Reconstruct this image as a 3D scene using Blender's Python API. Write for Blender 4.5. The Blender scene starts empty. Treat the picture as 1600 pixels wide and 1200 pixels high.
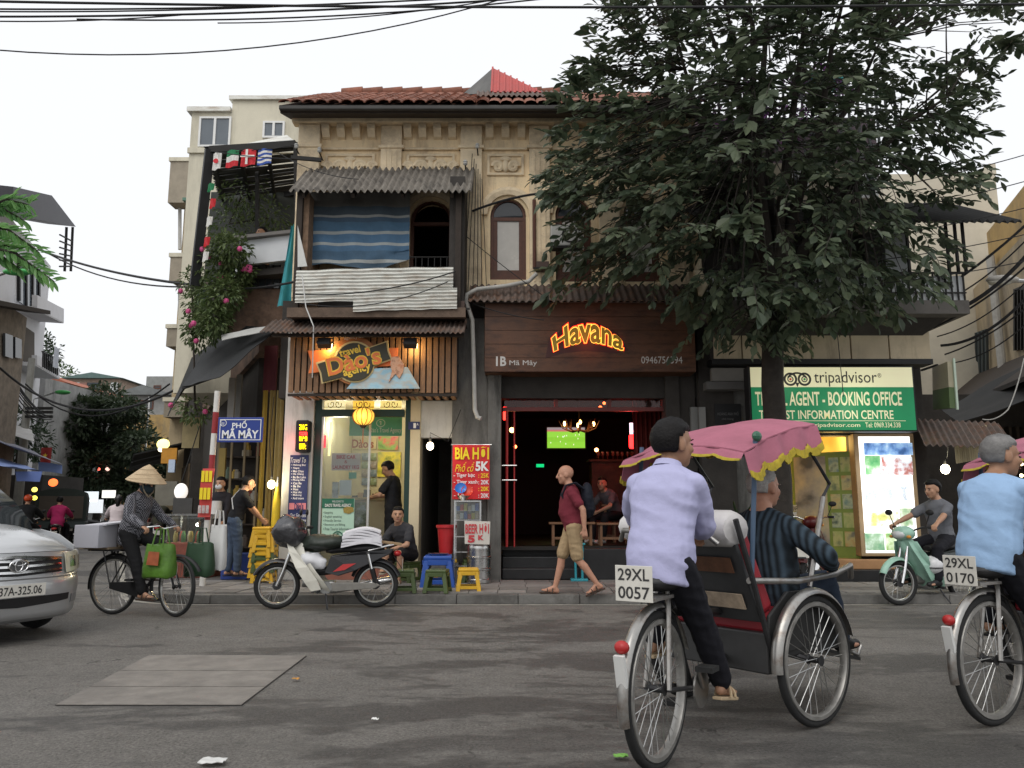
import bpy,bmesh,math,random
import numpy as np
from mathutils import Vector as V,Matrix,Euler,noise as mnoise
from mathutils.geometry import tessellate_polygon
R = math.radians
PI = math.pi
random.seed(11)
sc = bpy.context.scene
COL = sc.collection

# ------------------------------------------------------------------ camera
CAM_H,F,HOR = 1.2,1240.0,797.0            # metres, focal length and horizon row in photo pixels
PITCH = math.atan((HOR - 600) / F)
cam = bpy.data.objects.new('camera',bpy.data.cameras.new('camera'))
COL.objects.link(cam)
cam.location = (0,0,CAM_H)
cam.rotation_euler = (PI / 2 + PITCH,0,0)
cam.data.sensor_fit = 'HORIZONTAL'
cam.data.sensor_width = 36
cam.data.lens = F / 1600 * 36
cam.data.clip_start = 0.05
cam.data.clip_end = 2000
sc.camera = cam

# ------------------------------------------------------------------ sky and sun (overcast late afternoon)
world = bpy.data.worlds.new('World')
sc.world = world
world.use_nodes = True
wn = world.node_tree.nodes
wl = world.node_tree.links
wn.clear()
SUN_EL,SUN_AZ = 52.0,200.0
sky = wn.new('ShaderNodeTexSky')
sky.sky_type = 'NISHITA'
sky.sun_disc = False
sky.sun_elevation = R(SUN_EL)
sky.sun_rotation = R(SUN_AZ)
sky.air_density = 1.6
sky.dust_density = 6.0
sky.ozone_density = 1.0
bw = wn.new('ShaderNodeRGBToBW')
cover = wn.new('ShaderNodeMix')
cover.data_type = 'RGBA'
cover.inputs[0].default_value = 0.93               # cloud cover: an even grey-white layer over the clear sky
cover.inputs[7].default_value = (9.6,9.75,10.0,1)
wl.new(sky.outputs[0],cover.inputs[6])
bg = wn.new('ShaderNodeBackground')
bg.inputs[1].default_value = 0.105
wo = wn.new('ShaderNodeOutputWorld')
wl.new(cover.outputs[2],bg.inputs[0])
wl.new(bg.outputs[0],wo.inputs[0])
sun = bpy.data.objects.new('sun',bpy.data.lights.new('sun','SUN'))
COL.objects.link(sun)
sun.data.energy = 1.1
sun.data.angle = R(40)
sun.data.color = (1,0.97,0.93)
_el,_az = R(SUN_EL),R(SUN_AZ)
sd = V((math.sin(_az) * math.cos(_el),math.cos(_az) * math.cos(_el),math.sin(_el)))
sun.rotation_euler = (-sd).to_track_quat('-Z','Y').to_euler()
sc.view_settings.view_transform = 'Standard'
sc.view_settings.look = 'None'
sc.view_settings.gamma = 1
sc.view_settings.exposure = 0.05
sc.cycles.max_bounces = 6
sc.cycles.transparent_max_bounces = 12
sc.cycles.sample_clamp_indirect = 4

# ------------------------------------------------------------------ pixel -> place
cP,sP = math.cos(PITCH),math.sin(PITCH)
def ray(px,py):
	dz = (600 - py) / F
	return V(((px - 800) / F,cP - dz * sP,sP + dz * cP))
def P(px,py,Y):
	d = ray(px,py)
	t = Y / d.y
	return V((d.x * t,Y,CAM_H + d.z * t))
def G(px,py,z=0.0):
	d = ray(px,py)
	t = (z - CAM_H) / d.z
	return V((d.x * t,d.y * t,z))
def PL(px,py,p0,n):
	d = ray(px,py)
	o = V((0,0,CAM_H))
	t = (V(p0) - o).dot(n) / d.dot(n)
	return o + d * t
def FR(px0,py0,px1,py1,Y):
	m = (py0 + py1) / 2
	return P(px0,m,Y).x,P(px1,m,Y).x,P(px0,py1,Y).z,P(px0,py0,Y).z
def ZZ(py,Y):
	return P(800,py,Y).z

# ------------------------------------------------------------------ materials
MATS = {}
def mat(name,rgb=(.5,.5,.5),rough=.7,metal=0.0,var=.12,scale=2.5,bump=0.0,bscale=30,spec=.4,emit=None,es=0.0,
		rand=0.0,stain=None,stain_amt=.5,stain_scale=1.2,stain_stretch=(1,1,1),coat=0.0,subs=0.0,trans=0.0):
	if name in MATS:
		return MATS[name]
	m = bpy.data.materials.new(name)
	m.use_nodes = True
	nt = m.node_tree
	n,l = nt.nodes,nt.links
	b = n['Principled BSDF']
	b.inputs['Roughness'].default_value = rough
	b.inputs['Metallic'].default_value = metal
	b.inputs['Specular IOR Level'].default_value = spec
	b.inputs['Coat Weight'].default_value = coat
	if trans:
		b.inputs['Transmission Weight'].default_value = trans
	if emit:
		b.inputs['Emission Color'].default_value = (*emit,1)
		b.inputs['Emission Strength'].default_value = es
	tc = n.new('ShaderNodeTexCoord')
	col = None
	c0 = n.new('ShaderNodeRGB')
	c0.outputs[0].default_value = (*rgb,1)
	col = c0.outputs[0]
	if var > 0:
		nz = n.new('ShaderNodeTexNoise')
		nz.inputs['Scale'].default_value = scale
		nz.inputs['Detail'].default_value = 6
		nz.inputs['Roughness'].default_value = .65
		l.new(tc.outputs['Object'],nz.inputs['Vector'])
		hv = n.new('ShaderNodeHueSaturation')
		mr = n.new('ShaderNodeMapRange')
		mr.inputs[1].default_value = .28
		mr.inputs[2].default_value = .72
		mr.inputs[3].default_value = 1 - var
		mr.inputs[4].default_value = 1 + var
		l.new(nz.outputs[0],mr.inputs[0])
		l.new(mr.outputs[0],hv.inputs['Value'])
		l.new(col,hv.inputs['Color'])
		col = hv.outputs[0]
		rr = n.new('ShaderNodeMapRange')
		rr.inputs[3].default_value = max(0,rough - .1)
		rr.inputs[4].default_value = min(1,rough + .1)
		l.new(nz.outputs[0],rr.inputs[0])
		l.new(rr.outputs[0],b.inputs['Roughness'])
	if stain:
		mp = n.new('ShaderNodeMapping')
		mp.inputs['Scale'].default_value = stain_stretch
		l.new(tc.outputs['Object'],mp.inputs['Vector'])
		ns = n.new('ShaderNodeTexNoise')
		ns.inputs['Scale'].default_value = stain_scale
		ns.inputs['Detail'].default_value = 8
		ns.inputs['Roughness'].default_value = .7
		l.new(mp.outputs[0],ns.inputs['Vector'])
		cr = n.new('ShaderNodeMapRange')
		cr.inputs[1].default_value = .48
		cr.inputs[2].default_value = .66
		cr.inputs[4].default_value = stain_amt
		l.new(ns.outputs[0],cr.inputs[0])
		mx = n.new('ShaderNodeMix')
		mx.data_type = 'RGBA'
		mx.inputs[7].default_value = (*stain,1)
		l.new(cr.outputs[0],mx.inputs[0])
		l.new(col,mx.inputs[6])
		col = mx.outputs[2]
	if rand > 0:
		oi = n.new('ShaderNodeObjectInfo')
		mr2 = n.new('ShaderNodeMapRange')
		mr2.inputs[3].default_value = 1 - rand
		mr2.inputs[4].default_value = 1 + rand
		l.new(oi.outputs['Random'],mr2.inputs[0])
		h2 = n.new('ShaderNodeHueSaturation')
		l.new(mr2.outputs[0],h2.inputs['Value'])
		l.new(col,h2.inputs['Color'])
		col = h2.outputs[0]
	l.new(col,b.inputs['Base Color'])
	if bump > 0:
		nb = n.new('ShaderNodeTexNoise')
		nb.inputs['Scale'].default_value = bscale
		nb.inputs['Detail'].default_value = 5
		l.new(tc.outputs['Object'],nb.inputs['Vector'])
		bp = n.new('ShaderNodeBump')
		bp.inputs['Strength'].default_value = bump
		bp.inputs['Distance'].default_value = .02
		l.new(nb.outputs[0],bp.inputs['Height'])
		l.new(bp.outputs[0],b.inputs['Normal'])
	MATS[name] = m
	return m

def glassmat(name,tint=(.9,.95,.95),rough=.02,refl=1.0,dirt=.06):
	if name in MATS:
		return MATS[name]
	m = bpy.data.materials.new(name)
	m.use_nodes = True
	n,l = m.node_tree.nodes,m.node_tree.links
	n.clear()
	out = n.new('ShaderNodeOutputMaterial')
	tr = n.new('ShaderNodeBsdfTransparent')
	tr.inputs[0].default_value = (*tint,1)
	gl = n.new('ShaderNodeBsdfGlossy')
	gl.inputs['Roughness'].default_value = rough
	df = n.new('ShaderNodeBsdfDiffuse')
	df.inputs[0].default_value = (.5,.5,.48,1)
	fr = n.new('ShaderNodeFresnel')
	fr.inputs[0].default_value = 1.45
	mu = n.new('ShaderNodeMath')
	mu.operation = 'MULTIPLY'
	mu.inputs[1].default_value = refl
	l.new(fr.outputs[0],mu.inputs[0])
	m1 = n.new('ShaderNodeMixShader')
	m1.inputs[0].default_value = dirt
	l.new(tr.outputs[0],m1.inputs[1])
	l.new(df.outputs[0],m1.inputs[2])
	m2 = n.new('ShaderNodeMixShader')
	l.new(mu.outputs[0],m2.inputs[0])
	l.new(m1.outputs[0],m2.inputs[1])
	l.new(gl.outputs[0],m2.inputs[2])
	l.new(m2.outputs[0],out.inputs[0])
	MATS[name] = m
	return m

def emis(name,rgb,s):
	return mat(name,tuple(min(.8,c) for c in rgb),.5,var=0,emit=rgb,es=s)

# ------------------------------------------------------------------ mesh building
def frame_of(d,up=V((0,0,1))):
	d = V(d).normalized()
	if abs(d.dot(up)) > .995:
		up = V((0,1,0))
	x = d.cross(up).normalized()
	y = x.cross(d).normalized()
	return x,y,d

class MB:
	def __init__(s):
		s.v,s.f,s.m,s.mi = [],[],[],0
	def add(s,vs,fs):
		b = len(s.v)
		s.v.extend(V(v) for v in vs)
		s.f.extend(tuple(i + b for i in f) for f in fs)
		s.m.extend([s.mi] * len(fs))
		return s
	def box(s,x0,x1,y0,y1,z0,z1):
		vs = [(x,y,z) for x in (x0,x1) for y in (y0,y1) for z in (z0,z1)]
		return s.add(vs,[(0,1,3,2),(4,6,7,5),(0,4,5,1),(2,3,7,6),(0,2,6,4),(1,5,7,3)])
	def obox(s,c,size,rot=None):
		M = Matrix.Identity(3) if rot is None else (rot if isinstance(rot,Matrix) else Euler(rot).to_matrix())
		hx,hy,hz = size[0] / 2,size[1] / 2,size[2] / 2
		vs = [V(c) + M @ V((x,y,z)) for x in (-hx,hx) for y in (-hy,hy) for z in (-hz,hz)]
		return s.add(vs,[(0,1,3,2),(4,6,7,5),(0,4,5,1),(2,3,7,6),(0,2,6,4),(1,5,7,3)])
	def beam(s,p0,p1,w,h,up=V((0,0,1))):
		p0,p1 = V(p0),V(p1)
		x,y,d = frame_of(p1 - p0,V(up))
		vs = [p + x * (a * w / 2) + y * (b * h / 2) for p in (p0,p1) for a in (-1,1) for b in (-1,1)]
		return s.add(vs,[(0,1,3,2),(4,6,7,5),(0,4,5,1),(2,3,7,6),(0,2,6,4),(1,5,7,3)])
	def tube(s,pts,r,n=8,cap=True,closed=False):
		pts = [V(p) for p in pts]
		k = len(pts)
		rs = r if isinstance(r,(list,tuple)) else [r] * k
		rings = []
		px = None
		for i,p in enumerate(pts):
			if closed:
				d = pts[(i + 1) % k] - pts[i - 1]
			else:
				d = pts[min(i + 1,k - 1)] - pts[max(i - 1,0)]
			if d.length < 1e-9:
				d = V((0,0,1))
			d.normalize()
			if px is None:
				x,y,_ = frame_of(d)
			else:
				x = px - d * px.dot(d)
				if x.length < 1e-6:
					x,y,_ = frame_of(d)
				x.normalize()
				y = d.cross(x)
			px = x
			y = d.cross(x)
			rings.append([p + (x * math.cos(2 * PI * j / n) + y * math.sin(2 * PI * j / n)) * rs[i] for j in range(n)])
		return s.rings(rings,cap,closed)
	def rings(s,rings,cap=True,closed=False):
		n = len(rings[0])
		k = len(rings)
		vs = [v for r_ in rings for v in r_]
		fs = []
		for i in range(k if closed else k - 1):
			a,b = i * n,((i + 1) % k) * n
			for j in range(n):
				j2 = (j + 1) % n
				fs.append((a + j,a + j2,b + j2,b + j))
		if cap and not closed:
			fs.append(tuple(range(n - 1,-1,-1)))
			fs.append(tuple((k - 1) * n + j for j in range(n)))
		return s.add(vs,fs)
	def ball(s,c,r,n=12,m=8,M=None):
		c = V(c)
		r = (r,r,r) if isinstance(r,(int,float)) else r
		vs,fs = [],[]
		for i in range(1,m):
			t = PI * i / m
			for j in range(n):
				a = 2 * PI * j / n
				q = V((r[0] * math.sin(t) * math.cos(a),r[1] * math.sin(t) * math.sin(a),r[2] * math.cos(t)))
				vs.append(c + (M @ q if M else q))
		q0,q1 = V((0,0,r[2])),V((0,0,-r[2]))
		vs += [c + (M @ q0 if M else q0),c + (M @ q1 if M else q1)]
		t0,t1 = len(vs) - 2,len(vs) - 1
		for i in range(m - 2):
			for j in range(n):
				j2 = (j + 1) % n
				fs.append((i * n + j,i * n + j2,(i + 1) * n + j2,(i + 1) * n + j))
		for j in range(n):
			j2 = (j + 1) % n
			fs.append((t0,j2,j))
			fs.append((t1,(m - 2) * n + j,(m - 2) * n + j2))
		return s.add(vs,fs)
	def capsule(s,p0,r0,p1,r1,n=10):
		p0,p1 = V(p0),V(p1)
		d = p1 - p0
		if d.length < 1e-6:
			return s.ball(p0,max(r0,r1),n,8)
		x,y,d = frame_of(d)
		rings = []
		for t in (-1,-.8,-.45,0):
			c = p0 + d * (t * r0)
			rr = r0 * math.sqrt(max(0.003,1 - t * t))
			rings.append([c + (x * math.cos(2 * PI * j / n) + y * math.sin(2 * PI * j / n)) * rr for j in range(n)])
		for t in (0,.45,.8,1):
			c = p1 + d * (t * r1)
			rr = r1 * math.sqrt(max(0.003,1 - t * t))
			rings.append([c + (x * math.cos(2 * PI * j / n) + y * math.sin(2 * PI * j / n)) * rr for j in range(n)])
		return s.rings(rings)
	def prism(s,poly,vec):
		poly = [V(p) for p in poly]
		vec = V(vec)
		k = len(poly)
		tris = tessellate_polygon([poly])
		vs = poly + [p + vec for p in poly]
		fs = [tuple(t) for t in tris] + [tuple(i + k for i in reversed(t)) for t in tris]
		fs += [(i,(i + 1) % k,(i + 1) % k + k,i + k) for i in range(k)]
		return s.add(vs,fs)
	def holed(s,outer,holes,vec):
		loops = [[V(p) for p in outer]] + [[V(p) for p in h] for h in holes]
		vec = V(vec)
		flat = [p for lp in loops for p in lp]
		k = len(flat)
		tris = tessellate_polygon(loops)
		fs = [tuple(t) for t in tris] + [tuple(i + k for i in reversed(t)) for t in tris]
		b = 0
		for lp in loops:
			m = len(lp)
			fs += [(b + i,b + (i + 1) % m,b + (i + 1) % m + k,b + i + k) for i in range(m)]
			b += m
		return s.add(flat + [p + vec for p in flat],fs)
	def grid(s,fn,nu,nv,thick=None):
		top = [V(fn(i / nu,j / nv)) for i in range(nu + 1) for j in range(nv + 1)]
		fs = [(i * (nv + 1) + j,(i + 1) * (nv + 1) + j,(i + 1) * (nv + 1) + j + 1,i * (nv + 1) + j + 1) for i in range(nu) for j in range(nv)]
		if thick is None:
			return s.add(top,fs)
		k = len(top)
		off = V(thick)
		vs = top + [p + off for p in top]
		fs2 = fs + [tuple(i + k for i in reversed(f)) for f in fs]
		w = nv + 1
		for i in range(nu):
			fs2.append((i * w,i * w + k,(i + 1) * w + k,(i + 1) * w))
			a = i * w + nv
			fs2.append((a,a + w,a + w + k,a + k))
		for j in range(nv):
			fs2.append((j,j + 1,j + 1 + k,j + k))
			a = nu * w + j
			fs2.append((a,a + k,a + 1 + k,a + 1))
		return s.add(vs,fs2)
	def torus(s,c,RR,r,axis=(1,0,0),n=32,m=8,a0=0,a1=360,sy=1.0):
		x,y,d = frame_of(axis)
		full = abs(a1 - a0) >= 359.9
		k = n if full else n + 1
		rings = []
		for i in range(k):
			a = R(a0 + (a1 - a0) * i / n)
			rad = x * math.cos(a) + y * math.sin(a)
			cc = V(c) + rad * RR
			rings.append([cc + (rad * math.cos(2 * PI * j / m) + d * (math.sin(2 * PI * j / m) * sy)) * r for j in range(m)])
		return s.rings(rings,True,full)
	def lathe(s,prof,c,axis=(0,0,1),n=16,cap=True):
		x,y,d = frame_of(axis)
		rings = [[V(c) + d * h + (x * math.cos(2 * PI * j / n) + y * math.sin(2 * PI * j / n)) * max(r,1e-4) for j in range(n)] for r,h in prof]
		return s.rings(rings,cap)
	def mesh(s,name,mats,org=V((0,0,0)),smooth=False,norm=True):
		me = bpy.data.meshes.new(name)
		me.from_pydata([tuple(v - org) for v in s.v],[],s.f)
		for m in (mats if isinstance(mats,(list,tuple)) else [mats]):
			me.materials.append(m)
		if len(me.materials) > 1:
			me.polygons.foreach_set('material_index',s.m)
		if norm:
			bm = bmesh.new()
			bm.from_mesh(me)
			bmesh.ops.recalc_face_normals(bm,faces=bm.faces)
			bm.to_mesh(me)
			bm.free()
		if smooth:
			me.polygons.foreach_set('use_smooth',[True] * len(me.polygons))
			me.set_sharp_from_angle(angle=R(smooth if smooth > 1 else 42))
		me.update()
		return me

ORG = {}
def tag(o,label=None,cat=None,group=None,kind=None):
	if label: o['label'] = label
	if cat: o['category'] = cat
	if group: o['group'] = group
	if kind: o['kind'] = kind
	return o
def thing(name,label,cat,loc=(0,0,0),rotz=0.0,group=None,local=False):
	o = bpy.data.objects.new(name,None)
	o.empty_display_size = .2
	COL.objects.link(o)
	o.location = loc
	o.rotation_euler = (0,0,rotz)
	ORG[o] = V((0,0,0)) if local else V(loc)
	return tag(o,label,cat,group)
def part(mb,name,mats,parent=None,smooth=False,bev=0,org=None,norm=True):
	og = V(org) if org is not None else (ORG[parent] if parent else V((0,0,0)))
	me = mb if isinstance(mb,bpy.types.Mesh) else mb.mesh(name,mats,og,smooth,norm)
	o = bpy.data.objects.new(name,me)
	COL.objects.link(o)
	if parent:
		o.parent = parent
		ORG[o] = ORG[parent] if org is None else V((0,0,0))
		if org is not None:
			o.location = V(org) - ORG[parent]
	else:
		o.location = og
		ORG[o] = og
	if bev:
		b = o.modifiers.new('bevel','BEVEL')
		b.width = bev
		b.segments = 2
		b.limit_method = 'ANGLE'
		b.angle_limit = R(40)
	return o
def solo(mb,name,mats,label,cat,org,group=None,smooth=False,bev=0,norm=True):
	return tag(part(mb,name,mats,None,smooth,bev,org,norm),label,cat,group)
def struct(mb,name,mats,smooth=False,bev=0):
	return tag(part(mb,name,mats,None,smooth,bev,(0,0,0)),kind='structure')
def piece(me,name,parent,loc,rot=(0,0,0),scale=None):
	o = bpy.data.objects.new(name,me)
	COL.objects.link(o)
	o.parent = parent
	o.location = V(loc) - ORG[parent]
	o.rotation_euler = rot
	if scale: o.scale = scale
	return o
def kids(o):
	return KID.get(o,[])
def copy_tree(o,parent=None):
	ch = list(o.children)
	c = o.copy()
	COL.objects.link(c)
	c.parent = parent
	ORG[c] = ORG.get(o,V((0,0,0)))
	for k in ch:
		copy_tree(k,c)
	return c

# ------------------------------------------------------------------ lettering
_TXT = {}
def textdata(body,bold=0.0,shear=0.0,space=1.0):
	key = (body,bold,shear,space)
	if key in _TXT:
		return _TXT[key]
	cu = bpy.data.curves.new('t','FONT')
	cu.body = body
	cu.offset = bold
	cu.shear = shear
	cu.space_character = space
	cu.resolution_u = 3
	cu.fill_mode = 'FRONT'
	ob = bpy.data.objects.new('t',cu)
	COL.objects.link(ob)
	dg = bpy.context.evaluated_depsgraph_get()
	me = bpy.data.meshes.new_from_object(ob.evaluated_get(dg))
	vs = np.array([v.co[:] for v in me.vertices]) if len(me.vertices) else np.zeros((0,3))
	fs = [tuple(p.vertices) for p in me.polygons]
	bpy.data.objects.remove(ob)
	bpy.data.curves.remove(cu)
	bpy.data.meshes.remove(me)
	_TXT[key] = (vs,fs)
	return vs,fs
def letters(mb,body,o,ux,uz,w,h=None,lift=.003,bold=0.0,shear=0.0,align='L',warp=None,space=1.0):
	vs,fs = textdata(body,bold,shear,space)
	if not len(vs):
		return mb
	mn,mx = vs.min(0),vs.max(0)
	sz = mx - mn
	sx = w / max(sz[0],1e-6)
	sy = sx if h is None else h / max(sz[1],1e-6)
	ux,uz = V(ux).normalized(),V(uz).normalized()
	n = ux.cross(uz)
	out = []
	for v in vs:
		a,b = (v[0] - mn[0]) * sx,(v[1] - mn[1]) * sy
		if warp:
			a,b = warp(a,b)
		out.append(V(o) + ux * a + uz * b + n * lift)
	mb.add(out,fs)
	return mb
def lettering(parent,body,o,ux,uz,w,h,m,name='lettering',**k):
	return part(letters(MB(),body,o,ux,uz,w,h,**k),name,m,parent,norm=False)
UX,UZ = V((1,0,0)),V((0,0,1))
def fletter(parent,body,px0,py0,px1,py1,Y,m,**k):
	x0,x1,z0,z1 = FR(px0,py0,px1,py1,Y)
	return lettering(parent,body,(x0,Y,z0),UX,UZ,x1 - x0,z1 - z0,m,**k)

# ------------------------------------------------------------------ common shapes
def corrug(mb,a,b,c,amp=.02,pitch=.08,thick=.006,sag=0.0,jag=0.0,along=True):
	"""corrugated sheet: a->b is the wave direction, a->c the length"""
	a,b,c = V(a),V(b),V(c)
	u,w = b - a,c - a
	n = u.cross(w).normalized()
	nu = max(8,int(u.length / pitch * 6))
	def fn(s,t):
		j = jag * mnoise.noise(V((s * 9,3.3,t))) * t
		return a + u * s + w * (t + j) + n * (amp * math.sin(s * u.length / pitch * 2 * PI) + sag * math.sin(t * PI))
	return mb.grid(fn,nu,4,n * thick)
def cable(name,pts,r,m,label,sagz=0.0,n=14,group=None,cat='cable'):
	mb = MB()
	pts = [V(p) for p in pts]
	out = []
	for i in range(len(pts) - 1):
		for k in range(n):
			t = k / n
			p = pts[i].lerp(pts[i + 1],t)
			p.z -= sagz * 4 * t * (1 - t)
			out.append(p)
	out.append(pts[-1])
	mb.tube(out,r,6)
	return solo(mb,name,m,label,cat,pts[0],group,smooth=True)
def point_light(name,loc,e,rgb,parent=None,r=.05):
	l = bpy.data.lights.new(name,'POINT')
	l.energy = e
	l.color = rgb
	l.shadow_soft_size = r
	o = bpy.data.objects.new(name,l)
	COL.objects.link(o)
	if parent:
		o.parent = parent
		o.location = V(loc) - ORG[parent]
	else:
		o.location = loc
	return o

# ================================================================== palette
STUCCO = mat('stucco',(.84,.67,.43),.85,var=.16,scale=1.3,bump=.35,bscale=25,stain=(.38,.28,.18),stain_amt=.7,stain_scale=1.3,stain_stretch=(2.2,2.2,.5))
STUCCO2 = mat('stucco_trim',(.78,.64,.44),.85,var=.18,scale=3,bump=.3,bscale=30,stain=(.36,.27,.18),stain_amt=.65,stain_scale=2.4)
DARKW = mat('dark_wood',(.035,.026,.02),.8,var=.3,scale=6,bump=.3,bscale=20)
BLACK = mat('black_paint',(.012,.012,.013),.55,var=.2)
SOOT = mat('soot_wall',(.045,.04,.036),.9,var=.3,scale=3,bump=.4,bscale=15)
GREYWALL = mat('grey_wall',(.16,.155,.145),.9,var=.25,scale=2,bump=.4,bscale=18,stain=(.04,.038,.035),stain_amt=.8,stain_scale=1.6,stain_stretch=(2,2,.4))
WHITEWALL = mat('white_wall',(.66,.65,.61),.8,var=.1,scale=2,bump=.15,stain=(.28,.26,.22),stain_amt=.6,stain_scale=1.8,stain_stretch=(2,2,.4))
PALE = mat('pale_render',(.62,.58,.46),.85,var=.1,scale=1,bump=.15,stain=(.3,.28,.22),stain_amt=.5,stain_scale=.8,stain_stretch=(2,2,.3))
OCHRE = mat('ochre_wall',(.50,.34,.14),.85,var=.2,scale=1.2,bump=.35,bscale=12,stain=(.22,.18,.13),stain_amt=.7,stain_scale=.9)
CREAM = mat('cream_wall',(.62,.54,.37),.8,var=.12,scale=2,stain=(.3,.26,.18),stain_amt=.5,stain_scale=1.5,stain_stretch=(2,2,.5))
TIN = mat('rusty_tin',(.13,.10,.085),.75,.2,var=.4,scale=7,bump=.2,stain=(.22,.10,.05),stain_amt=.6,stain_scale=5)
FIBRO = mat('fibre_cement',(.21,.19,.165),.95,var=.35,scale=6,bump=.4,bscale=40,stain=(.06,.055,.05),stain_amt=.8,stain_scale=4)
WTIN = mat('white_tin',(.66,.66,.61),.5,.1,var=.12,scale=3,stain=(.30,.20,.12),stain_amt=.6,stain_scale=3,stain_stretch=(1,1,5))
TILE = mat('clay_tile',(.24,.095,.06),.85,var=.3,scale=8,bump=.3,rand=.3,stain=(.12,.06,.04),stain_amt=.7,stain_scale=6)
BROWNW = mat('brown_window',(.10,.04,.025),.55,var=.25,scale=12)
IRON = mat('iron',(.02,.019,.018),.6,.4,var=.3,scale=10)
STEEL = mat('steel',(.55,.55,.54),.28,1,var=.15,scale=8)
CHROME = mat('chrome',(.7,.7,.7),.16,1,var=.1,scale=14)
RUBBER = mat('rubber',(.018,.018,.018),.85,var=.25,scale=20,bump=.2,bscale=90)
GLASS = glassmat('window_glass',(.86,.9,.9),.02,1.0,.05)
DGLASS = mat('dark_glass',(.03,.035,.04),.08,var=.1,spec=.6)
CABLE = mat('cable_black',(.012,.012,.013),.6,var=.1)
PVC = mat('pvc_pipe',(.42,.41,.38),.6,var=.2,scale=5)
PAPER = mat('paper',(.76,.76,.74),.8,var=.06)
def plastic(name,rgb=(.5,.5,.5),rough=.4,var=.12):
	return mat(name,rgb,rough,var=var,scale=7,spec=.45)

# ================================================================== ground
def asphalt():
	m = bpy.data.materials.new('asphalt')
	m.use_nodes = True
	n,l = m.node_tree.nodes,m.node_tree.links
	b = n['Principled BSDF']
	b.inputs['Specular IOR Level'].default_value = .4
	tc = n.new('ShaderNodeTexCoord')
	def noise(scale,detail=8,rough=.6,stretch=None,rot=0,loc=(0,0,0),dist=0):
		t = n.new('ShaderNodeTexNoise')
		t.inputs['Scale'].default_value = scale
		t.inputs['Detail'].default_value = detail
		t.inputs['Roughness'].default_value = rough
		t.inputs['Distortion'].default_value = dist
		mp = n.new('ShaderNodeMapping')
		mp.inputs['Scale'].default_value = stretch or (1,1,1)
		mp.inputs['Rotation'].default_value = (0,0,R(rot))
		mp.inputs['Location'].default_value = loc
		l.new(tc.outputs['Object'],mp.inputs['Vector'])
		l.new(mp.outputs[0],t.inputs['Vector'])
		return t.outputs[0]
	def rng(src,a0,a1,b0=0.0,b1=1.0):
		r_ = n.new('ShaderNodeMapRange')
		for i,v in enumerate((a0,a1,b0,b1)): r_.inputs[i + 1].default_value = v
		l.new(src,r_.inputs[0])
		return r_.outputs[0]
	def mth(op,a_,b_):
		q = n.new('ShaderNodeMath')
		q.operation = op
		for i,v in enumerate((a_,b_)):
			if isinstance(v,(int,float)): q.inputs[i].default_value = v
			else: l.new(v,q.inputs[i])
		return q.outputs[0]
	def mixc(f,a_,b_):
		q = n.new('ShaderNodeMix')
		q.data_type = 'RGBA'
		l.new(f,q.inputs[0])
		for i,v in ((6,a_),(7,b_)):
			if isinstance(v,tuple): q.inputs[i].default_value = (*v,1)
			else: l.new(v,q.inputs[i])
		return q.outputs[2]
	grain = rng(noise(58,5,.8),.32,.68)
	big = noise(.55,14,.72,(.45,1.0,1),-9,(3.2,4.9,0),.25)
	edge = mth('ADD',big,mth('MULTIPLY',mth('SUBTRACT',grain,.5),.07))
	patch = rng(edge,.512,.528)
	mid = noise(2.2,10,.75)
	fine = noise(14,6,.75)
	base = mixc(patch,(.182,.171,.155),(.090,.085,.079))
	worn = rng(noise(.9,6,.6,(.4,1.2,1),14,(9,2,0)),.55,.7,0,.55)
	base = mixc(worn,base,(.21,.20,.185))
	vo = n.new('ShaderNodeTexVoronoi')
	vo.feature = 'DISTANCE_TO_EDGE'
	vo.inputs['Scale'].default_value = .55
	wr = n.new('ShaderNodeVectorMath')
	wr.operation = 'ADD'
	nn = n.new('ShaderNodeTexNoise')
	nn.inputs['Scale'].default_value = 2.5
	nn.inputs['Detail'].default_value = 6
	l.new(tc.outputs['Object'],nn.inputs['Vector'])
	l.new(tc.outputs['Object'],wr.inputs[0])
	l.new(nn.outputs[1],wr.inputs[1])
	l.new(wr.outputs[0],vo.inputs['Vector'])
	crack = mth('MULTIPLY',rng(vo.outputs[0],.004,.012,1,0),rng(mid,.5,.6))
	base = mixc(mth('MULTIPLY',crack,.8),base,(.035,.033,.03))
	sp = n.new('ShaderNodeTexVoronoi')
	sp.inputs['Scale'].default_value = 34
	l.new(tc.outputs['Object'],sp.inputs['Vector'])
	speck = mth('MULTIPLY',rng(sp.outputs['Distance'],.10,.16,1,0),rng(fine,.52,.62))
	base = mixc(mth('MULTIPLY',speck,.55),base,(.34,.33,.31))
	val = rng(mth('ADD',mth('MULTIPLY',mid,.7),mth('ADD',mth('MULTIPLY',fine,.7),mth('MULTIPLY',grain,.9))),.75,1.55,.45,1.55)
	hv = n.new('ShaderNodeHueSaturation')
	l.new(val,hv.inputs['Value'])
	l.new(base,hv.inputs['Color'])
	l.new(hv.outputs[0],b.inputs['Base Color'])
	l.new(rng(patch,0,1,.8,.62),b.inputs['Roughness'])
	bp = n.new('ShaderNodeBump')
	bp.inputs['Strength'].default_value = .8
	bp.inputs['Distance'].default_value = .012
	l.new(mth('SUBTRACT',mth('ADD',grain,fine),crack),bp.inputs['Height'])
	l.new(bp.outputs[0],b.inputs['Normal'])
	return m
ASPHALT = asphalt()
struct(MB().add([(-160,-40,0),(160,-40,0),(160,260,0),(-160,260,0)],[(0,1,2,3)]),'road',ASPHALT)

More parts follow.
